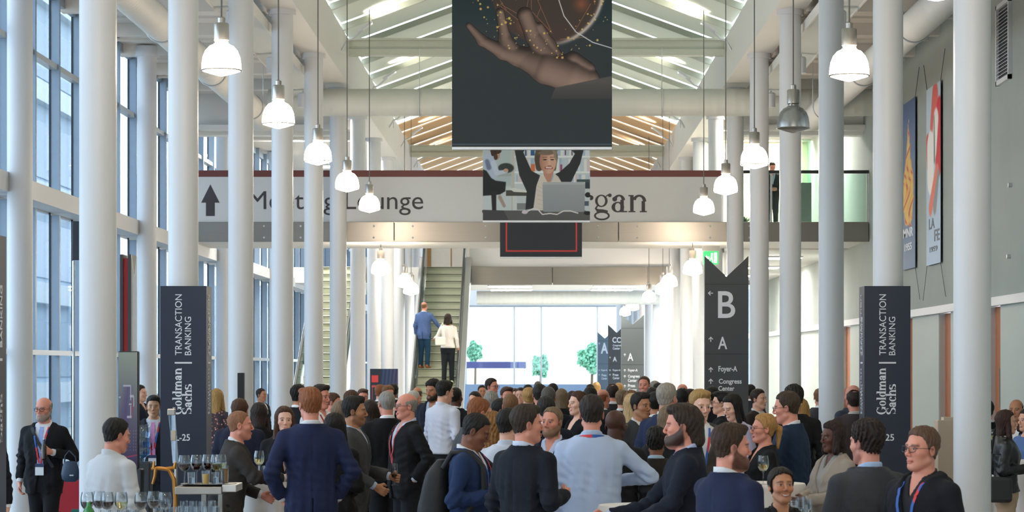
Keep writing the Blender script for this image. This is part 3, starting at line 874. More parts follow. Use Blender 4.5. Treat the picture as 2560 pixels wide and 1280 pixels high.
    def strip(name, pts, w, m, offs=.006, th_=.003, front=True):
        """A flat band following the clothes through (x, z) points."""
        P3 = []
        for (a, b) in zip(pts[:-1], pts[1:]):
            for t in np.linspace(0, 1, 9)[:-1]: P3.append((a[0] + (b[0] - a[0]) * t, a[1] + (b[1] - a[1]) * t))
        P3.append(pts[-1]); out = []; last = None
        for x, z in P3:
            q = U((x, 0, z)); yv = surf(q[0], q[2], front)
            if yv is None: yv = last if last is not None else q[1]
            if front:
                ye = U((x, float(np.interp(z, Tz, Tc) - np.interp(z, Tz, Tb) * max(.2, 1 - (abs(x) / np.interp(z, Tz, Ta)) ** 2.4) ** .42), z))[1]; yv = min(max(yv, ye - .042), ye)
            last = yv; out.append(np.array([q[0], yv + (-offs if front else offs), q[2]]))
        ysm = np.array([p[1] for p in out]); 
        if len(ysm) > 5: ysm = np.minimum(ysm, np.convolve(np.pad(ysm, 2, 'edge'), np.ones(5) / 5, 'valid')) if front else ysm
        vs = []; fs = []
        for i, p in enumerate(out):
            p = np.array([p[0], ysm[i], p[2]]); a = out[max(0, i - 1)]; b = out[min(len(out) - 1, i + 1)]; t = np.array([b[0] - a[0], b[2] - a[2]]); t = t / (np.linalg.norm(t) + 1e-9)
            ww = w if not callable(w) else w(i / (len(out) - 1)); nx, nz = -t[1] * ww / 2, t[0] * ww / 2; sy = -th_ if front else th_
            for dy in (0, sy):
                vs += [(p[0] + nx, p[1] + dy, p[2] + nz), (p[0] - nx, p[1] + dy, p[2] - nz)]
        for i in range(len(out) - 1):
            a, b = 4 * i, 4 * i + 4
            fs += [(a + 2, a + 3, b + 3, b + 2), (a, b, b + 1, a + 1), (a, a + 2, b + 2, b), (a + 1, b + 1, b + 3, a + 3)]
        fs += [(0, 1, 3, 2), (len(vs) - 4, len(vs) - 2, len(vs) - 1, len(vs) - 3)]
        mb = MB(); mb.add([np.array(v) * s for v in vs], fs); return mb.build(name, m, o, smooth=40)
    R.strip = strip; R.surf = surf
    if tie and sleeve or (tie and has_shirt):
        strip('necktie', [(0, 1.455), (0, 1.425), (0, 1.2), (0, 1.0), (0, .97)], lambda t: .045 if t < .06 else .03 + .055 * t if t < .96 else .03, cloth_mat(tie, 'cotton'), .008)
    if lanyard:
        lm = mat('lanyard_' + lanyard, lanyard, rough=.6, var=.0) if lanyard != 'blue' else LANY()
        zb = 1.08
        xo = .075 if sex == 'm' else .065
        strip('lanyard', [(xo, 1.455), (.06, 1.36), (.01, zb)], .018, lm, .007); strip('lanyard', [(-xo, 1.455), (-.06, 1.36), (-.01, zb)], .018, lm, .007)
        arc = []
        for t in np.linspace(-1, 1, 15):
            arc.append(U((math.sin(t * 1.75) * (nk + .03), .018 + math.cos(t * 1.75) * (nk + .026), 1.472 + .018 * math.cos(t * 1.6))))
        mb = MB(); n = len(arc); vs = []
        for p in arc:
            r = (p - U((0, .018, 1.48))); r[2] = 0; r = r / np.linalg.norm(r)
            vs += [(p + r * .004 + (0, 0, .010)) * s, (p + r * .007 - (0, 0, .010)) * s, (p + (0, 0, .010)) * s, (p + r * .002 - (0, 0, .010)) * s]
        fs = []
        for i in range(n - 1): a, b = 4 * i, 4 * i + 4; fs += [(a, b, b + 1, a + 1), (a + 2, a + 3, b + 3, b + 2), (a, a + 2, b + 2, b), (a + 1, b + 1, b + 3, a + 3)]
        mb.add(vs, fs).build('lanyard', lm, o, smooth=40)
        if badge:
            yv = surf(U((0, 0, 1.02))[0], U((0, 0, 1.02))[2]) or -.15
            q = U((0, 0, 1.02)); mb = MB(); mb.bevbox(-.045 * s, .045 * s, (yv - .034) * s, (yv - .028) * s, (q[2] - .06) * s, (q[2] + .06) * s, .002)
            bo = mb.build('badge', mat('badge_card', '#d9dde2', rough=.3, var=.02), o)
            mb = MB(); mb.box(-.045 * s, .045 * s, (yv - .0355) * s, (yv - .0345) * s, (q[2] + .025) * s, (q[2] + .06) * s); mb.build('badge_header', mat('badge_header', '#25365c', var=0), bo)
    if glasses:
        mb = MB(); gm = mat('glasses_' + glasses, glasses, rough=.3, var=0)
        r = .0016 if d < 22 else .0022
        for sg in (1, -1):
            pts = [h2m((sg * (.032 + .024 * math.copysign(abs(math.cos(a)) ** .7, math.cos(a))), -.106 + .010 * abs(math.cos(a)) * (1 if math.cos(a) > 0 else .2), .001 + .0175 * math.copysign(abs(math.sin(a)) ** .75, math.sin(a)))) * s for a in np.linspace(0, 2 * PI, 20, endpoint=False)]
            mb.tube(pts, r * 1.1, 6, closed=True)
            mb.tube([h2m((sg * .056, -.096, .006)) * s, h2m((sg * .076, -.05, .007)) * s, h2m((sg * .082, .005, .006)) * s, h2m((sg * .08, .025, -.006)) * s], r, 6)
        mb.tube([h2m((-.009, -.106, .005)) * s, h2m((0, -.112, .008)) * s, h2m((.009, -.106, .005)) * s], r, 6)
        mb.build('glasses', gm, o, smooth=60)
    if stripe:
        strip('white_stripe', [(.02, 1.22), (.17, 1.24)], .05, cloth_mat('#d8d8dc', 'cotton'), .008)
    return R


LONG = ('long', 'longcurly', 'bob', 'braids', 'pony', 'bun', 'tied')
FLIP = False


def LANY():
    """Blue lanyard ribbon with red patches."""
    if 'lanyard_print' in MATS: return MATS['lanyard_print']
    m = mat('lanyard_print', '#2b58a8', rough=.6, var=0); nt = m.node_tree; b = nt.nodes['Principled BSDF']
    tc = nt.nodes.new('ShaderNodeTexCoord'); w = nt.nodes.new('ShaderNodeTexNoise'); w.inputs['Scale'].default_value = 9; w.inputs['Detail'].default_value = 0
    cr = nt.nodes.new('ShaderNodeValToRGB'); cr.color_ramp.interpolation = 'CONSTANT'; e = cr.color_ramp.elements
    e[0].position = 0; e[0].color = (*srgb('#2b58a8'), 1); e[1].position = .56; e[1].color = (*srgb('#c8323c'), 1)
    nt.links.new(tc.outputs['Object'], w.inputs[0]); nt.links.new(w.outputs[0], cr.inputs[0]); nt.links.new(cr.outputs[0], b.inputs['Base Color'])
    return m
SKY, SUN, EXPO, FLOOD, PANEL_E, LAMP_E = 2.2, 0.0, 1.08, 60., 75., 36.
# ------------------------------------------------------------------ the hall
HX = -.025
WHITE = mat('white_paint', '#d0d2d5', rough=.45, var=.02, scale=1.2, bump=.03, bscale=30)
CEILM = mat('ceiling_paint', '#d8d3cc', rough=.8, var=.03, scale=.8)
BEAMM = mat('beam_paint', '#d8d7d2', rough=.6, var=.03, scale=1.0)
CONC = mat('concrete', '#9ba39e', rough=.85, var=.10, scale=1.3, bump=.1, bscale=12)
PANELM = mat('wall_panel', '#b3bcb6', rough=.6, var=.04, scale=.9)
ALU = mat('brushed_steel', '#8b8781', rough=.3, metal=.9, var=.06, scale=3, stretch=(.3, 1, 20))
FIN = mat('mullion_metal', '#8b9cad', rough=.4, metal=.35, var=.05)
DARK = mat('dark_gap', '#22303c', rough=.5, var=.05)
GLASS = thin_glass('window_glass', (.86, .93, 1.0), .05)
NAVY = mat('navy_vinyl', '#1d2639', rough=.5, var=.04, scale=3)
LETTER = mat('white_letters', '#d9dde3', rough=.5, var=0)
RAILW = mat('steel_rail', '#c9cdd0', rough=.35, metal=.5, var=.03)

# floor and ground outside
m = mat('terrazzo', '#a7a49e', rough=.35, var=.08, scale=14)
struct(MB().box(-7.1, 6.5, -16, 112, -.2, 0).build('floor', m), 'pale grey terrazzo hall floor')
struct(MB().box(-60, -7.1, 0, 200, -.35, -.15).box(-60, 60, 112, 260, -.35, -.15).build('ground', mat('pavement', '#bdbdb8', rough=.9, var=.08, scale=.6)), 'pale pavement outside the hall')

# round columns
for sx in (-1, 1):
    for i in range(-7, 19):
        y = 20.8 + 5 * i
        b = MB().lathe([(.16, 0), (.16, 7.22), (.2, 7.22), (.2, 7.3)], 40)
        o = b.build('column', WHITE, smooth=40, loc=(HX + sx * 3.76, y, 0)); struct(o, 'round white painted steel column in the row along the nave')
for y in (20.8, 30.8, 40.8, 50.8, 60.8):
    o = MB().lathe([(.162, 0), (.162, 7.25), (.21, 7.25), (.21, 7.42)], 40).build('column', WHITE, smooth=40, loc=(-6.6, y, 0)); struct(o, 'round white column beside the glass wall')
    b = MB().box(-.35, -.12, -.06, .06, 4.2, 4.5).box(-.3, -.2, -.14, .14, 4.28, 4.42)
    o2 = b.build('bracket', RAILW, o)

# edge beams, side ceilings, roof
for sx, nm in ((-1, 'left'), (1, 'right')):
    x0, x1 = sorted((HX + sx * 3.52, HX + sx * 3.98))
    struct(MB().box(x0, x1, -16, 110, 7.30, 8.15).build('beam_' + nm, BEAMM), 'deep white edge beam above the column row')
    xa, xb = sorted((HX + sx * 3.98, (-7.05 if sx < 0 else 6.4)))
    c = MB().box(xa, xb, -16, 110, 7.45, 7.55)
    struct(c.build('ceiling_' + nm, CEILM), 'off-white ceiling of the side aisle')
    k = MB()
    for i in range(0, 16):
        y = 18.3 + 2.5 * i
        k.box(xa, xb, y - .12, y + .12, 7.26, 7.45); k.box(xa, xb, y + 1.0, y + 1.08, 7.32, 7.36)
    struct(k.build('trim_' + nm, CEILM), 'cross ribs and conduits under the side ceiling')
    # lintel at the bridge
    struct(MB().box(xa, xb, 47.2, 47.6, 6.55, 7.45).box(xa, xb, 46.9, 47.2, 6.62, 6.72).build('lintel_' + nm, BEAMM), 'white lintel above the footbridge')
    # cable tray with perforated underside
    t = thing('cable_tray', f'white perforated cable tray along the {"window" if sx < 0 else "concrete wall"} side of the nave columns', 'cable tray')
    tx = HX + sx * 4.22
    MB().box(tx - .25, tx + .25, 13, 44.4, 7.0, 7.015).build('tray_bottom', mat('perforated', '#c9cdc9', rough=.5, var=.25, scale=220), t)
    for e in (-1, 1): MB().box(tx + e * .25 - .012, tx + e * .25 + .012, 13, 44.4, 6.98, 7.13).build('tray_side', BEAMM, t)
    for y in (20, 30, 40): MB().box(tx - .02, tx + .02, y, y + .04, 7.015, 7.44).build('hanger', RAILW, t)
    # long round duct
    t = thing('air_duct', f'long round white air duct under the ceiling on the {"window" if sx < 0 else "concrete wall"} side', 'duct')
    dx = -5.03 if sx < 0 else 5.03
    prof = []
    y = 12.0; b = MB(); pts = []; rs = []
    while y < 44.4:
        pts += [(dx, y, 6.57), (dx, y + .1, 6.57), (dx, y + .12, 6.57)]; rs += [.208, .208, .213]; y += .14
    b.tube(pts, rs, 28); b.build('duct_pipe', BEAMM, t, smooth=60)
    for y in (17.3, 22.3, 27.3, 32.3, 37.3, 42.3):
        b = MB().tube([(dx + .222 * math.cos(a), y, 6.57 + .222 * math.sin(a)) for a in np.linspace(0, 2 * PI, 28, endpoint=False)], .012, 6, closed=True)
        b.tube([(dx - .222, y, 6.57), (dx - .222, y, 7.46)], .008, 6).tube([(dx + .222, y, 6.57), (dx + .222, y, 7.46)], .008, 6)
        b.build('duct_hanger', RAILW, t, smooth=40)
    # spotlights under the trays
    for y in (33.4, 38.4, 43.4):
        q = thing('spotlight', f'small white cylinder spotlight under the cable tray, {"window" if sx < 0 else "concrete wall"} side, ' + {33.4: 'nearest the entrance', 38.4: 'middle of three', 43.4: 'next to the footbridge'}[y], 'spotlight', (HX + sx * 4.2, y, 6.68))
        MB().lathe([(.0, 0), (.085, 0), (.085, .24), (.06, .26), (.0, .26)], 20).build('housing', WHITE, q, smooth=40)
        MB().tube([(0, 0, .25), (0, 0, .3)], .02, 8).build('stem', RAILW, q)

# pitched roof of slats
ROOFM = translucent('roof_slat', '#d0d3c9', .72)
WOOD = translucent('wood_slat', '#cdae8a', .92)
RIB = mat('roof_rib', '#aeb5a8', rough=.6, var=.05)
slope = math.atan2(1.3, 3.5)
k1 = MB(); k2 = MB(); kr = MB()
y = -16.0
while y < 108:
    for sx in (-1, 1):
        def P(t, dz=0): return (HX + sx * 3.55 * (1 - t), 8.17 + 1.3 * t + dz)
        a, b = P(0), P(1)
        mb = k1 if y < 60 else k2
        w = 2.41 if y < 60 else 1.95
        vs = [(a[0], y, a[1]), (b[0], y, b[1]), (b[0], y + w, b[1] + (.10 if y < 60 else .03)), (a[0], y + w, a[1] + (.10 if y < 60 else .03))]
        vs += [(p[0], p[1], p[2] + .03) for p in vs]
        mb.add(vs, [(0, 1, 2, 3), (7, 6, 5, 4), (0, 4, 5, 1), (1, 5, 6, 2), (2, 6, 7, 3), (3, 7, 4, 0)])
        if y < 60:
            vs = [(a[0], y - .09, a[1] - .05), (b[0], y - .09, b[1] - .05), (b[0], y - .02, b[1] - .05), (a[0], y - .02, a[1] - .05)]
            vs += [(p[0], p[1], p[2] + .12) for p in vs]
            kr.add(vs, [(3, 2, 1, 0), (4, 5, 6, 7), (0, 1, 5, 4), (1, 2, 6, 5), (2, 3, 7, 6), (3, 0, 4, 7)])
    y += 2.5 if y < 60 else 2.05
struct(k1.build('ceiling_1', ROOFM), 'pitched roof of pale translucent slats')
struct(k2.build('ceiling_2', WOOD), 'pitched roof of warm wooden slats beyond the footbridge')
struct(kr.build('ceiling_ribs', RIB), 'grey ribs between the pale roof slats')
struct(MB().box(HX - .06, HX + .06, -16, 108, 9.3, 9.46).build('ridge_beam', RIB), 'ridge beam of the pitched roof')
for y in (45.3, 56, 67, 78, 90):
    struct(MB().box(HX - 3.55, HX + 3.55, y, y + .22, 7.86, 7.98).box(HX - 3.55, HX + 3.55, y + .04, y + .18, 7.98, 8.14).box(HX - 3.55, HX + 3.55, y - .04, y + .26, 8.14, 8.18).build('tie_beam', mat('tie_paint', '#bfc6ba', rough=.5, var=.03)), 'pale green-grey tie beam across the nave')
# floodlights on bent arms along the eaves
for i, y in enumerate((36.3, 43.6, 50.8, 57.6, 62.6, 69)):
    for sx in (-1, 1):
        q = thing('arm_spotlight', f'white floodlight on a bent arm, number {i + 1} from the entrance, {"window" if sx < 0 else "concrete wall"} side', 'light', (HX + sx * 3.518, y, 7.82), 0, 'floodlights on bent arms')
        MB().tube([(0, 0, -.1), (-sx * .1, 0, .08), (-sx * .2, 0, .12), (-sx * .38, 0, .28)], .022, 8).build('arm', RAILW, q, smooth=40)
        MB().tube([(-sx * .1, 0, .08), (-sx * .1, 0, -.1)], .01, 6).build('bracket', RAILW, q)
        MB().bevbox(-.16, .16, -.1, .1, -.025, .025, .01, Matrix.Translation((-sx * .42, 0, .33)) @ Matrix.Rotation(sx * .6, 4, 'Y')).build('lamp_head', RAILW, q)

# cross duct
t = thing('cross_duct', 'large round pale duct crossing the nave in front of the footbridge', 'duct')
pts = []; rs = []; x = -5.0
while x < 6.2:
    pts += [(x, 44.9, 6.93), (x + .12, 44.9, 6.93), (x + .14, 44.9, 6.93)]; rs += [.252, .252, .257]; x += .17
MB().tube(pts, rs, 36).build('duct_pipe', mat('duct_paint', '#c8cbc4', rough=.5, var=.05, scale=2), t, smooth=60)
for x in (-2.2, 0, 2.3):
    MB().tube([(x, 44.9 + .27 * math.cos(a), 6.93 + .27 * math.sin(a)) for a in np.linspace(0, 2 * PI, 28, endpoint=False)], .012, 6, closed=True).tube([(x, 44.9, 7.19), (x, 44.9, 7.95)], .008, 6).build('duct_hanger', RAILW, t)

# ------------------------------------------------------------------ glass wall on the street side
for j in range(0, 25):
    y0 = -15.1 + 5 * j
    f = MB()
    w = MB().box(-7.10, -7.05, y0, y0 + 5, 4.22, 4.50)
    o = w.build(f'window_{j + 1}', WHITE); struct(o, 'tall glazed bay of the street side wall')
    MB().box(-7.075, -7.065, y0, y0 + 5, 0, 7.46).build('pane', GLASS, o)
    for i in range(3):
        y = y0 + 5 / 3 * i
        MB().box(-7.05, -6.90, y - .04, y + .04, 0, 4.2).box(-7.05, -6.90, y - .04, y + .04, 4.5, 7.45).build('mullion', FIN, o)
        MB().box(-7.05, -7.024, y - .055, y - .04, 0, 7.45).build('gasket', DARK, o)
    MB().box(-7.05, -6.72, y0, y0 + 5, 4.24, 4.49).build('transom', WHITE, o)
    MB().box(-7.05, -6.93, y0, y0 + 5, 6.30, 6.38).build('transom', RAILW, o)
    MB().box(-6.98, -6.88, y0, y0 + 5, 2.18, 2.25).build('rail', RAILW, o)
    MB().box(-7.05, -6.98, y0, y0 + 5, 7.3, 7.46).build('head', FIN, o)
# house across the street
FAC = mat('facade_render', '#b9c8d2', rough=.7, var=.05, scale=.4)
hs = MB().box(-30, -17, 40, 94, -.2, 26).build('street_house', FAC); tag(hs, 'long pale blue-grey office building across the street behind the glass wall', 'building')
for i in range(7):
    y0 = 40
    o = MB().box(-17.0, -16.7, y0, 94, .8 + 3.4 * i, 1.5 + 3.4 * i).build('ledge', mat('facade_ledge', '#e2e6e6', rough=.6, var=.03), hs)
    MB().box(-17.0, -16.95, y0, 94, 1.7 + 3.4 * i, 3.6 + 3.4 * i).build('window_band', mat('facade_glass', '#5d7f99', rough=.15, var=.25, scale=.35), hs)

# ------------------------------------------------------------------ concrete wall with doors
w = MB().box(6.35, 6.6, -16, 67, 2.9, 7.55)
struct(w.build('wall_right', CONC), 'grey concrete wall above the doors')
segs = [(-16, 33.2), (34.1, 37.2), (38.3, 41.0), (41.9, 49.2), (50.6, 60.6), (61.8, 67)]
b = MB()
for a, c in segs: b.box(6.35, 6.6, a, c, 0, 2.9)
struct(b.build('wall_lower_right', PANELM), 'pale grey panels between the doors')
for i, ((a0, a), (c, c1)) in enumerate(zip(segs[:-1], segs[1:])):
    o = MB().box(6.45, 6.5, a, c, 0, 2.86).build(f'door_{i + 1}', mat('door_wood', '#a9602c', rough=.45, var=.2, scale=3, stretch=(1, 1, .2))); struct(o, 'orange-brown wooden door in the concrete wall')
    MB().box(6.44, 6.45, a + .1, a + .55, 1.45, 2.0).build('door_notice', mat('notice_grey', '#4b4a48', rough=.5), o)
    MB().tube([(6.42, a + .12, .95), (6.42, a + .12, 1.25)], .015, 8).build('door_handle', RAILW, o)
    MB().box(6.36, 6.6, a - .05, a + .02, 0, 2.9).box(6.36, 6.6, c - .02, c + .05, 0, 2.9).build('door_frame', RAILW, o)
struct(MB().box(6.29, 6.36, 12, 67, 2.86, 2.98).build('trim_wall', WHITE), 'white metal trim above the doors')
for j in range(9):
    y0 = 67.02 + 5 * j; y1 = min(112, y0 + 4.98)
    o = MB().box(6.36, 6.5, y0, y1, 2.9, 3.05).build(f'window_{j + 31}', WHITE); struct(o, 'tall glazed bay beyond the concrete wall')
    MB().box(6.42, 6.43, y0, y1, 0, 7.4).build('pane', GLASS, o)
    for i in range(2): MB().box(6.38, 6.5, y0 + 2.5 * i, y0 + 2.5 * i + .08, 0, 7.4).build('mullion', WHITE, o)
# vent
t = thing('wall_vent', 'tall white louvred vent high on the concrete wall', 'vent', (6.35, 32.85, 5.88))
MB().box(-.05, 0, -.46, -.40, 0, 1.1).box(-.05, 0, .40, .46, 0, 1.1).box(-.05, 0, -.46, .46, 0, .06).box(-.05, 0, -.46, .46, 1.04, 1.1).build('vent_frame', WHITE, t)
MB().box(-.012, 0, -.4, .4, .06, 1.04).build('vent_backing', DARK, t)
b = MB()
for i in range(20): b.add([(-.012, -.4, .08 + .048 * i), (-.045, -.4, .06 + .048 * i), (-.045, .4, .06 + .048 * i), (-.012, .4, .08 + .048 * i), (-.012, -.4, .088 + .048 * i), (-.045, -.4, .068 + .048 * i), (-.045, .4, .068 + .048 * i), (-.012, .4, .088 + .048 * i)], [(0, 1, 2, 3), (7, 6, 5, 4), (1, 5, 6, 2), (0, 4, 5, 1), (2, 6, 7, 3)])
b.build('louvre', WHITE, t)
# bolts of old fixings
for i, (y, z) in enumerate(((32.4, 4.45), (32.5, 3.5))):
    tag(MB().tube([(6.36, y, z), (6.30, y, z)], .03, 12).build('wall_plug', RAILW, smooth=40), 'small round metal plug in the concrete wall, ' + ('upper of two' if i == 0 else 'lower of two'), 'plug')

# ------------------------------------------------------------------ footbridge with its long sign board
b = MB().box(-7.0, 6.35, 46.42, 49.5, 4.45, 4.79)
struct(b.build('slab_bridge', BEAMM), 'white deck and underside of the footbridge')
t = thing('bridge_fascia', 'brushed steel fascia along the edge of the footbridge', 'fascia')
xs = [-7.0, -4.9, -2.75, -.6, 1.55, 3.7, 6.35]
for a, c in zip(xs[:-1], xs[1:]): MB().bevbox(a, c - .012, 46.33, 46.42, 4.42, 4.80, .006).build('steel_panel', ALU, t)
b = MB()
for a in xs[:-1]:
    for q in (.35, 1.75):
        for z in (4.5, 4.72): b.lathe([(.0, .012), (.018, .008), (.02, 0)], 10, M=Matrix.Translation((a + q, 46.33, z)) @ Matrix.Rotation(PI / 2, 4, 'X'))
b.build('rivet', RAILW, t)
t = thing('bridge_sign', 'long white sign board with red-brown top strip on the footbridge', 'sign')
MB().box(-7.0, 3.52, 46.36, 46.41, 4.80, 5.665).build('board', mat('sign_white', '#cfd0d0', rough=.5, var=.02), t)
MB().box(-7.0, 3.52, 46.355, 46.41, 5.665, 5.79).build('red_strip', mat('sign_red', '#6a3531', rough=.5, var=.03), t)
SGD = mat('sign_letters', '#3d3a3d', rough=.6, var=0)
d = 46.36
Bx = lambda a, c, y1, y0: (X(a, d), X(c, d), Z(y1, d), Z(y0, d))
text_obj('lettering', 'Meeting Lounge', SGD, t, Bx(622, 1058, 538, 478), at=(0, d, 0))
ar = [(.5, 1), (1, .42), (.74, .42), (.74, 0), (.26, 0), (.26, .42), (0, .42)]
x0, x1, z0, z1 = Bx(503, 549, 540, 461)
MB().prism([(x0 + u * (x1 - x0), z0 + v * (z1 - z0)) for u, v in ar], d - .004, d, 'y').build('arrow', SGD, t)
serif_obj('lettering', 'J.P.Morgan', SGD, t, Bx(1205, 1617, 551, 466), T=.2, at=(0, d, 0))
# glass balustrade on the rest of the bridge
t = thing('glass_balustrade', 'glass balustrade with dark handrail on the footbridge by the concrete wall', 'balustrade')
for a, c in ((3.56, 4.45), (4.5, 5.4), (5.45, 6.3)): MB().box(a, c, 46.37, 46.39, 4.8, 5.72).build('glass_panel', thin_glass('green_glass', (.80, .92, .88), .06), t)
MB().box(3.53, 6.34, 46.33, 46.41, 5.73, 5.79).build('handrail', mat('dark_rail', '#3c3f40', rough=.4, metal=.5), t)
b = MB()
for x in (3.54, 4.475, 5.425, 6.32): b.box(x - .015, x + .015, 46.37, 46.41, 4.8, 5.73)
b.build('post', RAILW, t)

# upper floors beyond the bridge
struct(MB().box(3.9, 6.35, 49.5, 66.9, 4.42, 4.79).build('slab_gallery', BEAMM), 'gallery floor along the concrete wall')
struct(MB().box(-7.0, 6.35, 66.95, 73.5, 4.36, 4.79).build('slab_upper', BEAMM), 'upper floor at the head of the escalators')
t = thing('upper_fascia', 'brushed steel fascia of the upper floor beside the escalator head', 'fascia')
for a, c in ((-1.85, .4), (.41, 3.0), (3.01, 6.3)): MB().bevbox(a, c - .01, 66.86, 66.95, 4.30, 4.80, .006).build('steel_panel', ALU, t)
struct(MB().box(-1.9, 6.3, 66.95, 67.1, 4.80, 5.35).build('wall_parapet', WHITE), 'white parapet above the steel fascia')
t = thing('far_duct', 'round pale duct under the far end of the upper floor', 'duct')
pts = []; rs = []; x = -1.9
while x < 6.1: pts += [(x, 75, 4.18), (x + .1, 75, 4.18), (x + .12, 75, 4.18)]; rs += [.21, .21, .215]; x += .15
MB().tube(pts, rs, 28).build('duct_pipe', mat('duct_paint', '#c8cbc4'), t, smooth=60)
for x in (-1, 2, 5): MB().tube([(x, 75, 4.38), (x, 75, 4.8)], .01, 6).build('duct_hanger', RAILW, t)
# rooms upstairs behind the balustrade
ROOM = mat('room_wall', '#d9d3b4', rough=.7, var=.04, scale=1.)
struct(MB().box(3.95, 6.35, 57.0, 57.2, 4.79, 7.4).build('wall_room', ROOM), 'pale yellow room wall on the gallery')
t = thing('glass_partition', 'green-tinted glass partition strips on the gallery', 'partition', (0, 0, 0))
for a, c in ((4.35, 4.6), (5.55, 5.75), (6.0, 6.2)): MB().box(a, c, 54.9, 54.95, 4.8, 7.2).build('glass_panel', thin_glass('green_glass2', (.62, .78, .70), .1), t)
for i, (px, py0, py1, w) in enumerate(((2113, 402, 470, 14), (2157, 375, 412, 16))):
    dd = 56.9; q = MB().box(X(px - w / 2, dd), X(px + w / 2, dd), dd + .02, dd + .1, Z(py1, dd), Z(py0, dd)).build('wall_plaque', mat('plaque_dark', '#4a4038', rough=.5))
    tag(q, ('tall dark plaque on the gallery room wall' if i == 0 else 'square dark plaque high on the gallery room wall'), 'plaque')
dd = 50.2
t = thing('pinboard', 'dark green-grey display board behind the balustrade beside the standing person', 'board', (X(2008, dd), dd, 4.79))
MB().bevbox(-.17, .17, -.03, .03, .24, 1.06, .01).build('board_panel', mat('board_green', '#4c5650', rough=.7), t)
MB().tube([(-.12, 0, 0), (-.12, 0, .3)], .015, 8).tube([(.12, 0, 0), (.12, 0, .3)], .015, 8).build('foot', RAILW, t)
t = thing('potted_plant', 'small potted plant with brown pot behind the balustrade', 'plant', (X(1861, 50), 50, 4.79))
MB().lathe([(.0, 0), (.06, 0), (.085, .2), (.07, .2), (.07, .17), (0, .17)], 18).build('pot', mat('clay_pot', '#6b4632', rough=.7), t, smooth=40)
b = MB(); rr = random.Random(5)
for i in range(40):
    a = rr.random() * 2 * PI; e = rr.uniform(.5, 1.4); L = rr.uniform(.12, .24); w = .018
    dv = Vector((math.cos(a) * math.cos(e), math.sin(a) * math.cos(e), math.sin(e))); s_ = dv.cross(Vector((0, 0, 1))).normalized() * w
    p0 = Vector((0, 0, .18)); p1 = p0 + dv * L * .6; p2 = p0 + dv * L + Vector((0, 0, -.03))
    b.add([p0, p1 + s_, p2, p1 - s_, p1 + Vector((0, 0, .006))], [(0, 1, 4), (1, 2, 4), (2, 3, 4), (3, 0, 4)])
b.build('leaves', mat('leaf_dark', '#2f4a2c', rough=.5, var=.2), t)

# entrance front behind the viewpoint
b = MB().box(-7.1, 6.6, -16.3, -16, 4.4, 9.5).box(-7.1, -6.6, -16.3, -16, 0, 4.4).box(5.9, 6.6, -16.3, -16, 0, 4.4)
struct(b.build('wall_front', WHITE), 'white entrance wall')
o = MB().box(-6.6, 5.9, -16.2, -16.1, 4.32, 4.4).build('window_entrance', RAILW); struct(o, 'glazed entrance front')
for x in (-4.5, -2, .5, 3): MB().box(x - .04, x + .04, -16.2, -16.1, 0, 4.32).build('mullion', WHITE, o)
MB().box(-6.6, 5.9, -16.15, -16.14, 0, 4.32).build('pane', GLASS, o)

# added flat fill panels that brighten the galleries and aisles beyond the bridge
LITE = mat('light_panel', '#fff4e2', rough=.4, var=0, emit='#fffaf0', estr=PANEL_E)
def ceiling_light(x, y, z, w, l, label):
    t = thing('ceiling_light', label, 'light', (x, y, z))
    MB().box(-w / 2 - .03, w / 2 + .03, -l / 2 - .03, l / 2 + .03, -.01, .03).build('frame', WHITE, t)
    MB().box(-w / 2, w / 2, -l / 2, l / 2, -.02, -.01).build('diffuser', LITE, t)
for i, y in enumerate((50.5, 53.5, 56)): ceiling_light(5.1, y, 7.42, 1.2, .6, ['added fill panel over the gallery next to the footbridge', 'added fill panel over the middle of the gallery', 'added fill panel over the gallery by the yellow room wall'][i])
for i, y in enumerate((52.5, 57.5, 62.5)): ceiling_light(5.2, y, 4.39, 1.0, .5, 'added fill panel under the gallery by the concrete wall, ' + ['first', 'second', 'third'][i] + ' beyond the bridge')
for i, y in enumerate((51.5, 56.5, 61.5, 65)): ceiling_light(-5.4, y, 7.42, 1.0, .6, 'added fill panel on the window-side ceiling, ' + ['first', 'second', 'third', 'fourth'][i] + ' beyond the bridge')
for i, (x, y) in enumerate(((-.8, 69), (2.2, 69), (-.8, 72), (2.2, 72))): ceiling_light(x, y, 4.33, 1.2, .6, 'added fill panel under the upper floor, ' + ['window side front', 'wall side front', 'window side rear', 'wall side rear'][i])

# end of the hall
t = MB().box(-7.1, -6.6, 112, 112.3, 0, 8).box(5.9, 6.6, 112, 112.3, 0, 8).box(-7.1, 6.6, 112, 112.3, 4.9, 8)
struct(t.build('wall_far', WHITE), 'white far end wall around the glazed front')
t = MB().box(-6.6, 5.9, 112.1, 112.16, 4.82, 4.9); o = t.build('window_far', RAILW); struct(o, 'glazed front at the far end')
MB().box(-6.6, 5.9, 112.12, 112.14, 0, 4.85).build('pane', thin_glass('far_glass', (.97, .99, 1), .03), o)
for x in (-6.6, -3.35, -1.1, .15, 2.75, 5.3): MB().box(x - .04, x + .04, 112.08, 112.18, 0, 4.85).build('mullion', WHITE, o)
MB().box(-6.6, 5.9, 112.0, 112.08, .1, 1.25).build('blue_film', mat('blue_film', '#8fa6c4', rough=.5, var=.1, scale=.5), o)

# side walls of the far part (daylit panels)



# ------------------------------------------------------------------ escalators
STEPM = mat('escalator_step', '#b4b8a4', rough=.5, metal=.1, var=.1, scale=20, stretch=(30, 1, 1))
BALG = thin_glass('escalator_glass', (.72, .82, .80), .1)


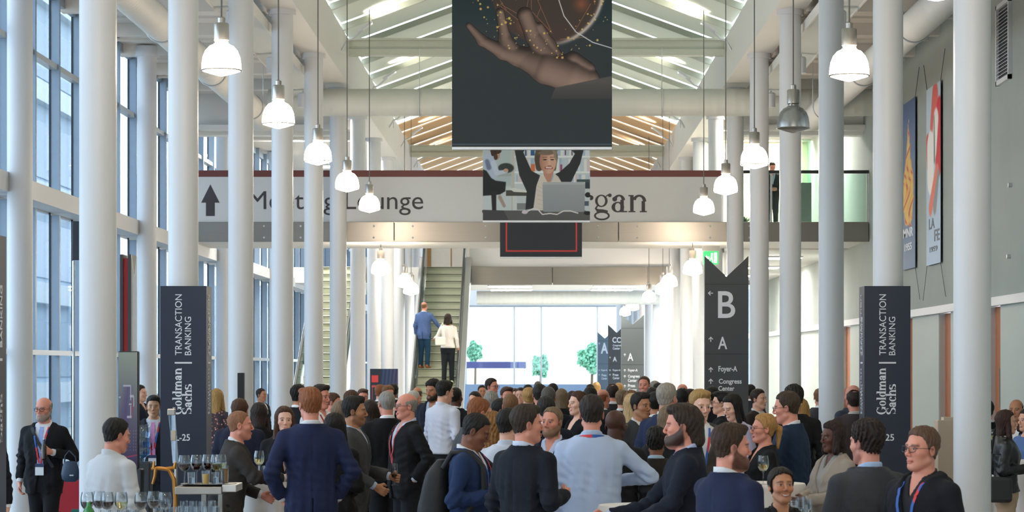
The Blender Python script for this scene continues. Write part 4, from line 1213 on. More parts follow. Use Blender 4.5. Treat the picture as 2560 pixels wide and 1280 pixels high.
def escalator(cx, label, w=1.0):
    t = thing('escalator', label, 'escalator', (cx, 58.6, 0))
    ang = math.radians(30); run = 8.3; rise = 4.79; n = 24
    b = MB()
    for i in range(n):
        y0 = run * i / n; z1 = rise * (i + 1) / n
        prof = [(y0 + run / n, z1), (y0 + .02, z1), (y0 - .0, z1 - .015), (y0 + .03, z1 - rise / n * .5), (y0 + .035, z1 - rise / n), (y0 + run / n, z1 - rise / n)]
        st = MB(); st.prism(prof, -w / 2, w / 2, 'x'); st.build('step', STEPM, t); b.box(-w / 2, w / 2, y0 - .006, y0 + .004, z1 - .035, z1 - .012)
    b.build('step_edge', mat('step_edge', '#5a5c52', rough=.6), t)  # dark strips under the nosings, painting in the shadow line of each step
    for sx in (-1, 1):
        x = sx * (w / 2 + .05)
        gl = MB(); pr = [(-.9, .0), (0, .0), (run, rise), (run + .8, rise), (run + .8, rise + .9), (run, rise + .9), (0, .92), (-.9, .92)]
        gl.prism(pr, x - .008, x + .008, 'x'); gl.build('glass_side', BALG, t)
        sk = MB(); pr = [(-.9, -.0), (0, 0), (run, rise), (run + .8, rise), (run + .8, rise + .28), (run, rise + .28), (0, .28), (-.9, .28)]
        sk.prism(pr, x + sx * .02, x + sx * .16, 'x'); sk.build('skirt_panel', RAILW, t)
        hr = MB(); hr.tube([(x, -1.0, .5), (x, -1.1, .75), (x, -.95, .95), (x, 0, .95), (x, run * .5, rise * .5 + .95), (x, run, rise + .95), (x, run + .75, rise + .95)], .032, 10)
        hr.build('handrail', mat('black_rubber', '#2f3233', rough=.5), t, smooth=50)
    tr = MB(); tr.prism([(-.9, -.0), (-.9, .02), (0, .02), (run, rise - .35), (run + .3, rise - .35), (run + .3, rise - .75), (run - .2, rise - .75), (.9, -.0)], -w / 2 - .18, w / 2 + .18, 'x')
    tr.build('truss', mat('truss_white', '#c9cbc8', rough=.5), t)
    return t


def STEPZ(y):
    """Height of the escalator tread at depth y."""
    return 4.79 * (math.floor((y - 58.6) / 8.3 * 24) + 1) / 24


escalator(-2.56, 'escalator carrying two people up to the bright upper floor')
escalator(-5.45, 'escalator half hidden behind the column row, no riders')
# yellow-lit doors at the escalator head
t = thing('lift_doors', 'pale doors with wooden frame at the head of the escalators', 'door', (-2.6, 72.5, 4.79))
MB().box(-.75, .75, 0, .1, 0, 2.3).build('door_frame', mat('frame_wood', '#b98a55', rough=.5, var=.15), t)
for a, c in ((-.6, -.02), (.02, .6)): MB().box(a, c, -.03, 0, .05, 2.2).build('door_leaf', mat('door_pale', '#e6e2d6', rough=.4), t)

# exit sign under the bridge
d = 47.3
t = thing('exit_sign', 'green emergency exit sign hanging under the footbridge', 'sign', (X(1777, d), d, 0))
MB().box(-.17, .17, -.05, .05, Z(627, d), Z(615, d)).build('mount', mat('mount_grey', '#8d9090', rough=.4), t)
MB().box(-.15, .15, -.025, .025, Z(661, d), Z(628, d)).build('lightbox', mat('exit_green', '#1f9a4e', rough=.4, var=0, emit='#23b45c', estr=.6), t)
b = MB(); zc = (Z(661, d) + Z(628, d)) / 2
b.prism([(-.13, zc), (-.08, zc + .05), (-.08, zc + .02), (-.03, zc + .02), (-.03, zc - .02), (-.08, zc - .02), (-.08, zc - .05)], -.03, -.026, 'y')
b.prism([(.06, zc - .1), (.12, zc - .1), (.12, zc + .1), (.06, zc + .1)], -.03, -.026, 'y')
b.lathe([(0, 0), (.02, 0), (.02, .004), (0, .004)], 12, M=Matrix.Translation((.02, -.03, zc + .07)) @ Matrix.Rotation(PI / 2, 4, 'X'))
b.prism([(0, zc + .045), (.035, zc + .04), (.03, zc), (.045, zc - .09), (.03, zc - .09), (.015, zc - .02), (-.02, zc - .06), (-.03, zc - .05), (.0, zc)], -.03, -.026, 'y')
b.build('pictogram', mat('exit_white', '#f2f6f2', rough=.4, var=0, emit='#ffffff', estr=.8), t)

# ------------------------------------------------------------------ outside the far front
def tree(px, top, bot, w, d, label, seed):
    rr = random.Random(seed); t = thing('tree', label, 'tree', (X(px, d), d, 0))
    zt, zb = Z(top, d), Z(bot, d); rw = w / 2 * d / F
    MB().tube([(0, 0, -.2), (.05, 0, zb), (0, .05, (zt + zb) / 2)], [.09, .07, .04], 8).build('trunk', mat('bark', '#5a4c3c', rough=.9, var=.2), t, smooth=50)
    b = MB()
    for i in range(1500):
        while True:
            p = Vector((rr.uniform(-1, 1), rr.uniform(-1, 1), rr.uniform(-1, 1)))
            if p.length < 1 and (p.length > .35 or rr.random() < .3): break
        k = 1 + .25 * math.sin(p.x * 5 + seed) * math.cos(p.z * 4)
        c = Vector((p.x * rw * k, p.y * rw * k, (zt + zb) / 2 + p.z * (zt - zb) / 2 * k)); n = Vector((rr.gauss(0, 1), rr.gauss(0, 1), rr.gauss(0, 1))).normalized()
        u = n.orthogonal().normalized() * .11; v = n.cross(u).normalized() * .07
        b.add([c - u, c - v, c + u, c + v], [(0, 1, 2, 3)])
    b.build('foliage', mat('leaf_green', '#6fae92', rough=.6, var=.25, scale=3), t, fix=False)


tree(1350, 888, 942, 40, 135, 'small round-crowned tree outside the far front', 2)
tree(1478, 862, 930, 76, 128, 'leafy tree outside beside the grey sign pillars', 4)
tree(1187, 855, 905, 40, 150, 'pale tree outside behind the navy canopy', 6)
d = 118
t = thing('entrance_canopy', 'navy fabric canopy on white posts outside the far front', 'canopy', (0, 0, 0))
MB().bevbox(X(1163, d), X(1315, d), d, d + 3, Z(921, d), Z(904, d), .03).build('fabric', mat('canopy_navy', '#3a3f78', rough=.7, var=.1), t)
for px in (1166, 1312): MB().tube([(X(px, d), d + .1, -.15), (X(px, d), d + .1, Z(905, d))], .05, 10).build('post', WHITE, t)
t = MB().box(-40, 30, 205, 215, -.2, 9).build('far_house', mat('far_render', '#dfe5e8', rough=.8)); tag(t, 'pale low building far outside beyond the trees', 'building')

# the floodlights on their arms shine up into the roof
for i, y in enumerate((36.3, 43.6, 50.8, 57.6, 62.6, 69)):
    for sx in (-1, 1):
        l = bpy.data.lights.new('spot_glow', 'SPOT'); l.energy = FLOOD; l.color = (1, .90, .78); l.spot_size = math.radians(150); l.spot_blend = .8; l.shadow_soft_size = .1
        o = bpy.data.objects.new('spot_glow', l); COL.objects.link(o); o.location = (HX + sx * 3.0, y, 8.22); o.rotation_euler = (math.radians(180), math.radians(-25 * sx), 0)
# ------------------------------------------------------------------ pendant lamps
LAMPON = None


def lamp_mat(on):
    k = 'lamp_glass_on' if on else 'lamp_glass_off'
    if on: return mat(k, '#fff6ea', rough=.3, var=0, emit='#ffe9cf', estr=LAMP_E)
    return thin_glass(k, (.66, .68, .68), .30, .25)


CAPM = mat('lamp_cap', '#b3aea8', rough=.3, metal=.85, var=.05)


def pendant(name_label, x, y, zb, top, on=True, group=None):
    t = thing('pendant_lamp', name_label, 'lamp', (x, y, zb), 0, group)
    # bell-shaped shade, rim, prismatic bottom, gear housing, cable
    MB().lathe([(.187, .055), (.186, .11), (.176, .18), (.152, .24), (.112, .285), (.075, .30), (.07, .31)], 36).build('shade', lamp_mat(on), t, smooth=50)
    MB().lathe([(.189, .05), (.194, .055), (.189, .062), (.185, .055)], 36).build('rim', CAPM, t, smooth=50)
    MB().lathe([(.0, .0), (.03, .006), (.10, .025), (.187, .053)], 36).build('bottom_lens', lamp_mat(on), t, smooth=30)
    MB().lathe([(.055, .315), (.055, .335), (.072, .34), (.072, .49), (.064, .5), (.035, .5), (.035, .55), (.02, .56), (.0, .56)], 24).build('housing', CAPM, t, smooth=40)
    b = MB()
    for k in range(3):
        a = k * 2.094; b.tube([(.062 * math.cos(a), .062 * math.sin(a), .28), (.062 * math.cos(a), .062 * math.sin(a), .35)], .006, 6)
    b.tube([(.062 * math.cos(a), .062 * math.sin(a), .33) for a in np.linspace(0, 2 * PI, 16, endpoint=False)], .005, 6, closed=True)
    b.build('lamp_cage', CAPM, t)
    MB().tube([(0, 0, .55), (0, 0, top - zb)], .008, 8).build('cable', mat('cable_grey', '#6f6d69', rough=.6), t)
    return t


side_nm = {-1: 'window side', 1: 'concrete wall side'}
ordn = ['nearest the entrance', 'second from the entrance', 'third from the entrance', 'fourth from the entrance', 'just before the footbridge']
for sx in (-1, 1):
    for i in range(-7, 5):
        d = 22.8 + 5 * i; off = (sx == 1 and i == 1)
        lab = 'unlit grey bell pendant lamp in the lamp row by the concrete wall' if off else f'lit white bell pendant lamp in the {side_nm[sx]} row' + (', ' + ordn[i] if i >= 0 else ' near the entrance doors')
        pendant(lab, HX + sx * 2.96, d, 4.75 - .05 * (sx > 0), 8.35, not off, 'bell pendant lamps')
far = [(47.3, 3.80), (55.7, 3.84), (58.6, 3.76), (65.9, 3.78), (77, 3.82), (84, 3.8)]
for sx in (-1, 1):
    for i, (d, zb) in enumerate(far):
        if sx < 0 and i > 2: continue
        xx = HX + sx * 3.05
        pendant(f'lit low-hung bell pendant lamp beyond the footbridge, {side_nm[sx]}, ' + ['under the bridge edge', 'second beyond the bridge', 'third beyond the bridge', 'fourth beyond the bridge', 'fifth beyond the bridge', 'sixth and farthest'][i], xx, d, zb, 4.45 if i == 0 else (8.3 if d < 66.9 or d > 73.5 else 4.36), True, 'low-hung bell pendant lamps')

# ------------------------------------------------------------------ hanging banners
PRINT = attr_mat('print', rough=.6, spec=.25)
ROD = mat('banner_rod', '#c9ccd0', rough=.35, metal=.6, var=.02)


def banner(label, px0, px1, pyb, d, ztop, art, nx, ny, wires):
    w = (px1 - px0) * d / F; zb = Z(pyb, d); h = ztop - zb
    t = thing('hanging_banner', label, 'banner', (X((px0 + px1) / 2, d), d, zb), 0, 'banners hung along the nave axis')
    MB().box(-w / 2, w / 2, .002, .008, 0, h).build('backing', mat('banner_back', '#3a3d40', rough=.7), t)
    art_panel('print', w, h, nx, ny, art, t, PRINT)
    MB().bevbox(-w / 2, w / 2, -.012, .016, -.03, 0, .004).build('bottom_bar', ROD, t)
    MB().bevbox(-w / 2, w / 2, -.012, .016, h, h + .03, .004).build('top_bar', ROD, t)
    b = MB()
    for sx in (-1, 1): b.tube([(sx * w * .46, .002, h + .03), (sx * w * .46, .002, wires - zb)], .004, 6)
    b.build('suspension_wire', mat('cable_grey', '#6f6d69'), t)
    return t


d1 = 22.7; zt1 = Z(-190, d1); ppv = (367 + 190)


def art_hand(u, v):
    x = 1130 + u * 400; y = 367 - v * ppv
    bg = np.stack([.20 - .03 * (y < 60), .225 + 0 * x, .24 + 0 * x], -1)
    bg = bg * (1 - .25 * np.clip((60 - y) / 160, 0, 1))[..., None] + .012 * np.sin(x * .05)[..., None] * 0
    img = bg.copy()
    # glowing network globe
    gx, gy, R = 1368, -28, 142
    r = np.hypot(x - gx, y - gy)
    rr = np.random.RandomState(11)
    inside = np.clip((R - r) / 3, 0, 1)
    img = over(img, inside * .5, (.40, .25, .19))
    web = np.zeros_like(x)
    pts = []
    for k in range(150):
        a = rr.rand() * 2 * PI; q = R * (1.12 * rr.rand() ** .5); pts.append((gx + q * math.cos(a) * 1.05, gy + q * math.sin(a)))
    for k in range(170):
        a, b = pts[rr.randint(150)], pts[rr.randint(150)]
        if math.hypot(a[0] - b[0], a[1] - b[1]) < 95:
            web = np.maximum(web, np.clip(1 - np.abs(seg2(x, y, a[0], a[1], b[0], b[1], 0, 0)) / 1.1, 0, 1) * .5)
    img = over(img, web * 1.3, (.86, .55, .38))
    glow = np.zeros_like(x)
    for k in range(10):
        a = pts[rr.randint(150)]; glow = np.maximum(glow, np.exp(-((x - a[0]) ** 2 + (y - a[1]) ** 2) / 250) * .45)
    img = over(img, glow * inside, (.85, .45, .28))
    rim = np.exp(-((r - R + 3) / 5) ** 2) * np.clip((x - gx) / 90 + .15, 0, 1)
    img = over(img, rim * .85, (.86, .80, .76))
    # hand
    S = [(1172, 64, 1206, 102, 8, 13), (1206, 102, 1258, 130, 13, 19), (1258, 130, 1335, 152, 19, 30),
         (1250, 30, 1262, 96, 11, 15), (1262, 96, 1292, 142, 15, 22), (1312, 37, 1334, 92, 20, 20), (1334, 92, 1372, 150, 20, 30),
         (1350, 66, 1374, 112, 10, 15), (1374, 112, 1400, 160, 15, 20), (1300, 142, 1365, 168, 24, 42), (1365, 168, 1425, 190, 42, 42), (1425, 190, 1470, 200, 42, 30), (1432, 150, 1470, 172, 22, 18)]
    dist = np.full_like(x, 1e3); hgt = np.zeros_like(x)
    for ax, ay, bx, by, ra, rb in S:
        dx, dy = bx - ax, by - ay; t = np.clip(((x - ax) * dx + (y - ay) * dy) / (dx * dx + dy * dy), 0, 1); r_ = ra + (rb - ra) * t
        da = np.hypot(x - ax - t * dx, y - ay - t * dy); q = da - r_; k = 9.
        m = np.minimum(dist, q); e = np.maximum(k - np.abs(dist - q), 0) / k; dist = m - e * e * k * .25
        hgt = np.maximum(hgt, np.sqrt(np.clip(r_ * r_ - da * da, 0, None)))
    for _ in range(4):
        for ax_ in (0, 1): hgt = (np.roll(hgt, 2, ax_) + np.roll(hgt, 1, ax_) + hgt + np.roll(hgt, -1, ax_) + np.roll(hgt, -2, ax_)) / 5
    gyv, gxv = np.gradient(hgt, ppv / (u.shape[0] - 1), 400 / (u.shape[1] - 1))
    n = np.sqrt(gxv ** 2 + gyv ** 2 + 1)
    lam = np.clip((-gxv * .25 + gyv * -.45 * -1 + .75) / n / 1.1, 0, 1)
    tone = .20 + .60 * lam ** 1.3
    skin = np.stack([tone * .98, tone * .80, tone * .72], -1)
    img = np.where((dist < 0)[..., None], skin * np.clip(-dist / 2.5, .5, 1)[..., None], img)
    # cuff and sleeve
    cuff = np.maximum.reduce([-(x - 1388) * .9 - (y - 217) * .35, (195 - y) - (x - 1500) * 0 + (1500 - x) * .21, (y - 248) + (x - 1400) * .0, x - 1532])
    img = over(img, np.clip(-cuff / 2, 0, 1), (.36, .34, .33))
    img = over(img, np.clip(-(cuff) / 2, 0, 1) * np.clip((y - 205) / 60, 0, 1) * .7, (.17, .18, .19))
    # dots and thin arc in front
    for k in range(120):
        a = rr.rand() * PI * 1.1 - .05; q = R * (.75 + .5 * rr.rand()); cx_, cy_ = gx + q * math.cos(a) * 1.08, gy + q * math.sin(a); s = .8 + 2.4 * rr.rand() ** 2
        img = over(img, np.clip(s + .6 - np.hypot(x - cx_, y - cy_), 0, 1) * .85, (.93, .66 + .2 * rr.rand(), .42))
    arc = [(1394, -60), (1397, 0), (1410, 40), (1440, 80), (1482, 106), (1535, 122)]
    line = np.min([np.abs(seg2(x, y, *a, *b, 0, 0)) for a, b in zip(arc[:-1], arc[1:])], 0)
    img = over(img, np.clip(1.6 - line, 0, 1), (.85, .85, .85))
    # seam near the bottom
    img = over(img, np.exp(-((y - 361) / 1.5) ** 2) * .6, (.42, .50, .55))
    return img


banner('dark banner with a hand holding a glowing globe, nearest of the three', 1130, 1530, 367, d1, zt1, art_hand, 440, 600, 8.9)


def art_woman(u, v):
    x = u * 1760 + 50; y = 1220 - v * 1145 if True else 0      # frame of the enlarged crop
    img = np.stack([.74 + 0 * x, .78 + 0 * x, .79 + 0 * x], -1)
    box = lambda x0, y0, x1, y1, s=6: np.clip(np.minimum.reduce([x - x0, x1 - x, y - y0, y1 - y]) / s + .5, 0, 1)
    cap = lambda ax, ay, bx, by, ra, rb, s=8: np.clip(-seg2(x, y, ax, ay, bx, by, ra, rb) / s + .5, 0, 1)
    ell = lambda cx, cy, rx, ry, s=.06: np.clip((1 - np.hypot((x - cx) / rx, (y - cy) / ry)) / s + .5, 0, 1)
    def poly(pts, s=6):
        ins = np.zeros(x.shape, bool); dm = np.full(x.shape, 1e9)
        for (ax, ay), (bx, by) in zip(pts, pts[1:] + pts[:1]):
            c = ((ay > y) != (by > y)) & (x < (bx - ax) * (y - ay) / ((by - ay) or 1e-9) + ax); ins ^= c
            dm = np.minimum(dm, np.abs(seg2(x, y, ax, ay, bx, by, 0, 0)))
        return np.clip(np.where(ins, dm, -dm) / s + .5, 0, 1)
    # wall, shelves and books
    img = over(img, box(50, 75, 520, 700, 40), (.66, .72, .73)); img = over(img, box(520, 75, 570, 1070), (.72, .72, .68))
    rr = np.random.RandomState(4); 
    for row, (y0, y1) in enumerate(((75, 245), (270, 480), (520, 640))):
        xx = 600
        while xx < 1800:
            w = rr.randint(28, 70); c = [(.78, .82, .85), (.70, .76, .80), (.84, .85, .84), (.62, .70, .78), (.80, .74, .76)][rr.randint(5)]
            img = over(img, box(xx, y0 + rr.randint(0, 30), xx + w - 6, y1, 10), c); xx += w
        img = over(img, box(570, y1, 1810, y1 + 26), (.86, .88, .88))
    img = over(img, box(835, 78, 900, 240, 10), (.20, .36, .55)); img = over(img, box(745, 140, 765, 245), (.15, .2, .3)); img = over(img, box(840, 370, 905, 480, 10), (.78, .45, .28))
    for bx in ((1395, 85, 1415, 235), (1505, 130, 1522, 235)): img = over(img, box(*bx), (.35, .25, .35))
    img = over(img, box(1320, 375, 1355, 480), (.62, .30, .42)); img = over(img, box(1590, 600, 1810, 640), (.25, .33, .34)); img = over(img, box(1730, 640, 1810, 740), (.2, .25, .28))
    # colleague in a chair
    img = over(img, ell(430, 430, 130, 75, .2), (.22, .25, .25)); img = over(img, box(290, 510, 520, 555), (.62, .66, .66))
    img = over(img, cap(150, 300, 190, 540, 95, 90, 20), (.66, .72, .80)); img = over(img, cap(120, 330, 150, 420, 35, 40, 25), (.42, .47, .58)); img = over(img, cap(225, 360, 280, 500, 45, 40, 14), (.72, .77, .84)); img = over(img, cap(280, 505, 440, 480, 36, 24, 14), (.72, .77, .83))
    img = over(img, ell(430, 465, 40, 28), (.74, .60, .52)); img = over(img, ell(275, 225, 58, 82), (.70, .56, .49)); img = over(img, ell(262, 262, 34, 45), (.30, .24, .21)); img = over(img, ell(265, 170, 92, 50), (.24, .19, .16)); img = over(img, ell(215, 205, 32, 45), (.24, .19, .16))
    img = over(img, poly([(50, 450), (110, 470), (190, 580), (260, 620), (430, 640), (420, 780), (330, 830), (50, 850)], 14), (.15, .16, .17)); img = over(img, cap(230, 820, 240, 1190, 42, 30, 14), (.17, .17, .18))
    img = over(img, cap(240, 1120, 70, 1190, 20, 16, 10), (.18, .18, .19)); img = over(img, cap(240, 1120, 400, 1195, 20, 16, 10), (.18, .18, .19)); img = over(img, cap(330, 870, 400, 1000, 30, 26, 14), (.62, .56, .52))
    img = over(img, box(430, 765, 780, 850), (.30, .30, .28)); img = over(img, poly([(480, 740), (560, 730), (780, 770), (780, 800), (560, 790)]), (.82, .83, .80)); img = over(img, box(540, 850, 610, 1070), (.78, .80, .80)); img = over(img, box(610, 960, 770, 1060), (.50, .52, .52))
    # woman: hair behind, arms, cardigan, blouse
    img = over(img, ell(1090, 270, 190, 205), (.36, .32, .27)); img = over(img, cap(960, 300, 975, 420, 62, 55), (.33, .29, .25)); img = over(img, cap(1225, 300, 1225, 440, 48, 30), (.42, .38, .32))
    CAR = (.20, .205, .22)
    img = over(img, poly([(575, 75), (800, 75), (715, 190), (850, 470), (990, 540), (930, 700), (880, 1040), (750, 1060), (770, 780), (650, 540), (570, 150)]), CAR)
    img = over(img, poly([(1440, 80), (1640, 80), (1712, 130), (1650, 360), (1500, 640), (1330, 640), (1240, 520), (1310, 490), (1470, 360), (1560, 215)]), CAR)
    img = over(img, poly([(1000, 535), (1060, 560), (1180, 640), (1230, 515), (1290, 560), (1340, 640), (1330, 720), (1030, 720), (1040, 1090), (885, 1040), (935, 690)]), (.80, .77, .73))
    for k in range(6): img = over(img, np.clip(1 - np.abs(seg2(x, y, 930 + 8 * k, 690 + 70 * k, 1030, 740 + 60 * k, 0, 0)) / 7, 0, 1) * .35, (.58, .54, .50))
    # neck and face
    img = over(img, poly([(1040, 460), (1220, 470), (1190, 560), (1165, 640), (1110, 640), (1050, 540)]), (.72, .54, .46))
    fc = ell(1120, 320, 138, 195); img = over(img, fc, (.80, .64, .56)); img = over(img, fc * np.clip((1120 - x) / 140 + .1, 0, 1) * .55, (.55, .36, .29))
    img = over(img, ell(1090, 150, 190, 85, .15) * (y < 260), (.47, .42, .36)); img = over(img, poly([(900, 230), (1060, 140), (1150, 90), (1010, 85), (930, 140)]), (.36, .32, .27)); img = over(img, poly([(1150, 95), (1260, 190), (1270, 330), (1235, 300), (1200, 190)], 10), (.56, .51, .44))
    for ex in (1070, 1190): img = over(img, ell(ex, 303, 32, 9, .3), (.18, .13, .12)); img = over(img, cap(ex - 34, 268, ex + 30, 266, 5, 5), (.42, .33, .27))
    img = over(img, cap(1140, 300, 1148, 385, 8, 15, 12) * .6, (.86, .70, .62)); img = over(img, cap(1118, 398, 1172, 398, 6, 6) * .8, (.48, .30, .26))
    img = over(img, cap(1080, 425, 1185, 430, 16, 14), (.58, .28, .26)); img = over(img, cap(1092, 422, 1175, 427, 8, 7), (.93, .91, .88))
    # laptop, cable, desk
    img = over(img, poly([(400, 1070), (1030, 1070), (1700, 1060), (1810, 1100), (1810, 1220), (480, 1220)]), (.36, .36, .36)); img = over(img, poly([(50, 1060), (400, 1070), (480, 1220), (50, 1220)]), (.28, .28, .29))
    lid = np.clip(-(np.hypot(np.maximum(np.abs(x - 1380) - 318 - (y - 860) * -.02, 0), np.maximum(np.abs(y - 868) - 195, 0)) - 28) / 6 + .5, 0, 1)
    img = over(img, lid, (.60, .63, .64)); img = over(img, lid * np.clip((y - 700) / 400, 0, 1) * .35, (.45, .47, .48)); img = over(img, lid * np.exp(-((y - 665) / 12) ** 2) * .6, (.75, .77, .78))
    cab = [(780, 1085), (880, 1040), (960, 1060), (1030, 1130), (1150, 1115), (1270, 1130), (1370, 1080), (1480, 1075), (1610, 1110)]
    img = over(img, np.clip(9 - np.min([np.abs(seg2(x, y, *a, *b, 0, 0)) for a, b in zip(cab[:-1], cab[1:])], 0), 0, 1), (.85, .83, .82)); img = over(img, ell(740, 1095, 50, 28), (.80, .76, .80))
    img = over(img, ell(1775, 835, 48, 40), (.17, .17, .18)); img = over(img, box(1720, 930, 1790, 1000), (.3, .36, .42)); img = over(img, ell(1770, 1110, 60, 30), (.16, .16, .17))
    return img


banner('photo banner of a laughing person with grey laptop, middle one of the three', 1207, 1475, 551, 34.0, Z(365, 34.0) + .02, art_woman, 300, 200, 8.9)


def art_red(u, v):
    x = 1250 + u * 205; y = 643 - v * 103
    img = np.stack([.20 + 0 * x, .215 + 0 * x, .235 + 0 * x], -1)
    q = np.minimum.reduce([np.abs(x - 1266) + 1e3 * (y > 630), np.abs(x - 1441) + 1e3 * (y > 630), np.abs(y - 628) + 1e3 * ((x < 1265) | (x > 1442))])
    return over(img, np.clip(2.2 - q, 0, 1), (.82, .27, .27))


banner('black banner with thin red border, farthest of the three', 1250, 1455, 642, 44.25, Z(540, 44.25), art_red, 205, 60, 7.9)

# ------------------------------------------------------------------ navy column towers
def tower(label, cx, y, words, side, hidden=''):
    t = thing('advertising_tower', label, 'tower', (cx, y, 0), 0, 'navy box towers')
    w, dp, h = .4875, .41, 2.868
    b = MB().box(-w / 2, w / 2, -dp / 2, -dp / 2 + .018, 0, h).box(-w / 2, w / 2, dp / 2 - .018, dp / 2, 0, h)
    b.box(-w / 2, -w / 2 + .018, -dp / 2 + .018, dp / 2 - .018, 0, h).box(w / 2 - .018, w / 2, -dp / 2 + .018, dp / 2 - .018, 0, h).build('box', NAVY, t)
    yf = -dp / 2
    # lettering positions as fractions of the front (measured on the window-side tower)
    d_ = y - dp / 2; fx = lambda px: -w / 2 + (px - 407) / 115 * w; fz = lambda py: Z(py, 25.6)
    def put(x0, x1, z0, z1, s, serif):
        if serif: serif_obj('lettering', s, LETTER, t, (x0, x1, z0, z1), rot=1, at=(0, yf - .001, 0), T=.3)
        else: text_obj('lettering', s, LETTER, t, (x0, x1, z0, z1), rot=1, at=(0, yf - .001, 0))
    put(fx(444), fx(461), fz(888), fz(736), 'TRANSACTION', 0); put(fx(468), fx(484), fz(888), fz(792), 'BANKING', 0)
    MB().box(fx(443), fx(486), yf - .004, yf, fz(909), fz(905)).build('lettering', LETTER, t)
    put(fx(437), fx(461), fz(1036), fz(920), 'Goldman', 1); put(fx(461), fx(486), fz(1036), fz(960), 'Sachs', 1)
    text_obj('lettering', words, LETTER, t, (fx(481 - 36 if len(words) > 2 else 459), fx(481), fz(1102), fz(1085)), at=(0, yf - .001, 0), weight=.015)
    # the same words small on the side that faces the nave
    s_ = bpy.data.objects.new('side_print', None); COL.objects.link(s_); s_.parent = t
    s_.location = (side * w / 2, 0, 0); s_.rotation_euler = (0, 0, PI / 2 * side)
    sx = lambda px: (px - 465) / 115 * dp
    for s, a, c, z0, z1, se in (('TRANSACTION', 444, 461, 888, 736, 0), ('BANKING', 468, 484, 888, 792, 0), ('Goldman', 437, 461, 1036, 920, 1), ('Sachs', 461, 486, 1036, 960, 1)):
        (serif_obj if se else text_obj)('lettering', s, LETTER, s_, (sx(a), sx(c), fz(z0), fz(z1)), rot=1, at=(0, -.001, 0))
    MB().box(sx(443), sx(486), -.004, 0, fz(909), fz(905)).build('lettering', LETTER, s_)
    return t


tower('navy box tower with white lettering by the glass wall, water cooler in front', -3.755, 25.805, 'L-25', 1)
tower('navy box tower with white lettering beside the concrete wall and posters', 3.70, 25.805, '25', -1)
tower('dark navy tower cut off by the edge of the picture, beside a white column', -3.764, 15.8, 'L-25', 1)

# ------------------------------------------------------------------ grey sign pillars
GREY = mat('sign_grey', '#3c4144', rough=.5, var=.03, scale=2)


def sign_pillar(label, px, d, wpx, top, notch, items, col=GREY):
    w = wpx * d / F; zt = Z(top, d); zn = Z(notch, d)
    t = thing('sign_pillar', label, 'sign', (X(px, d), d, 0), 0, 'grey direction pillars')
    pr = [(-w / 2, 0), (w / 2, 0), (w / 2, zt), (0, zn), (-w / 2, zt)]
    MB().prism(pr, 0, .14, 'y').build('panel', col, t)
    sm = MB()
    for py in (notch + wpx * .17, notch + wpx * 1.77): sm.box(-w / 2, w / 2, -.001, .0, Z(py, d) - .006, Z(py, d) + .006)
    sm.build('seam', mat('sign_seam', '#2b2f31', rough=.6, var=0), t)
    fx = lambda q: (q - px) * d / F
    for it in items:
        if it[0] == 'arrow':
            _, ax, ay, s, a = it; c = (fx(ax), Z(ay, d)); s = s * d / F; b = MB()
            M = Matrix.Translation((c[0], 0, c[1])) @ Matrix.Rotation(a, 4, 'Y')
            k = .16 * s
            b.prism([(-k / 2, -s / 2), (k / 2, -s / 2), (k / 2, s / 2 - k), (-k / 2, s / 2 - k)], -.004, 0, 'y', M)
            b.prism([(0, s / 2), (-s * .46, 0.02 * s), (-s * .34, -.08 * s), (0, s / 2 - .22 * s)], -.004, 0, 'y', M); b.prism([(0, s / 2), (s * .46, 0.02 * s), (s * .34, -.08 * s), (0, s / 2 - .22 * s)], -.004, 0, 'y', M)
            b.build('arrow', LETTER, t)
        else:
            s, x0, x1, y0, y1 = it[:5]; text_obj('lettering', s, LETTER, t, (fx(x0), fx(x1), Z(y1, d), Z(y0, d)), weight=it[5] if len(it) > 5 else .012, at=(0, 0, 0))
    return t


U_, L_ = 0., -PI / 2
sign_pillar('tall grey sign pillar with large letter B, notched top, in the nave', 1816.5, 36, 109, 640, 692,
            [('B', 1795, 1838, 728, 795, .01), ('arrow', 1776, 733, 13, L_), ('A', 1795, 1818, 842, 873), ('arrow', 1777, 848, 13, U_), ('Foyer-A', 1796, 1843, 915, 933, .02), ('arrow', 1777, 924, 13, U_),
             ('Congress', 1797, 1854, 947, 963, .02), ('Center', 1796, 1836, 965, 977, .02), ('arrow', 1777, 953, 13, U_), ('Press', 1796, 1828, 990, 1002, .02), ('Center', 1796, 1836, 1006, 1018, .02), ('arrow', 1777, 996, 13, U_)])
GREY2 = mat('sign_grey2', '#565d60', rough=.5, var=.03)
sign_pillar('grey sign pillar with a single letter A, closest of the far three', 1581.5, 69, 57, 786, 811,
            [('A', 1569, 1583, 883, 902), ('arrow', 1562, 887, 7, U_), ('Foyer-A', 1570, 1594, 922, 931, .02), ('arrow', 1562, 926, 7, U_), ('Congress', 1570, 1599, 937, 946, .02), ('Center', 1570, 1592, 947, 955, .02), ('arrow', 1562, 941, 7, U_), ('Press', 1570, 1588, 960, 968, .02), ('Center', 1570, 1592, 971, 978, .02), ('arrow', 1562, 965, 7, U_)], GREY2)
sign_pillar('grey sign pillar lettered CC, middle of the far three', 1542, 89, 44, 811, 832,
            [('CC', 1531, 1552, 843, 857, .02), ('Congress', 1532, 1553, 861, 867, .02), ('Center', 1532, 1550, 868, 874, .02), ('A', 1532, 1542, 892, 904, .02), ('arrow', 1525, 894, 5, U_), ('Foyer-A', 1532, 1551, 923, 929, .02), ('Press', 1532, 1546, 934, 940, .02), ('Center', 1532, 1549, 942, 948, .02), ('arrow', 1525, 926, 5, U_), ('arrow', 1525, 937, 5, U_)], GREY)
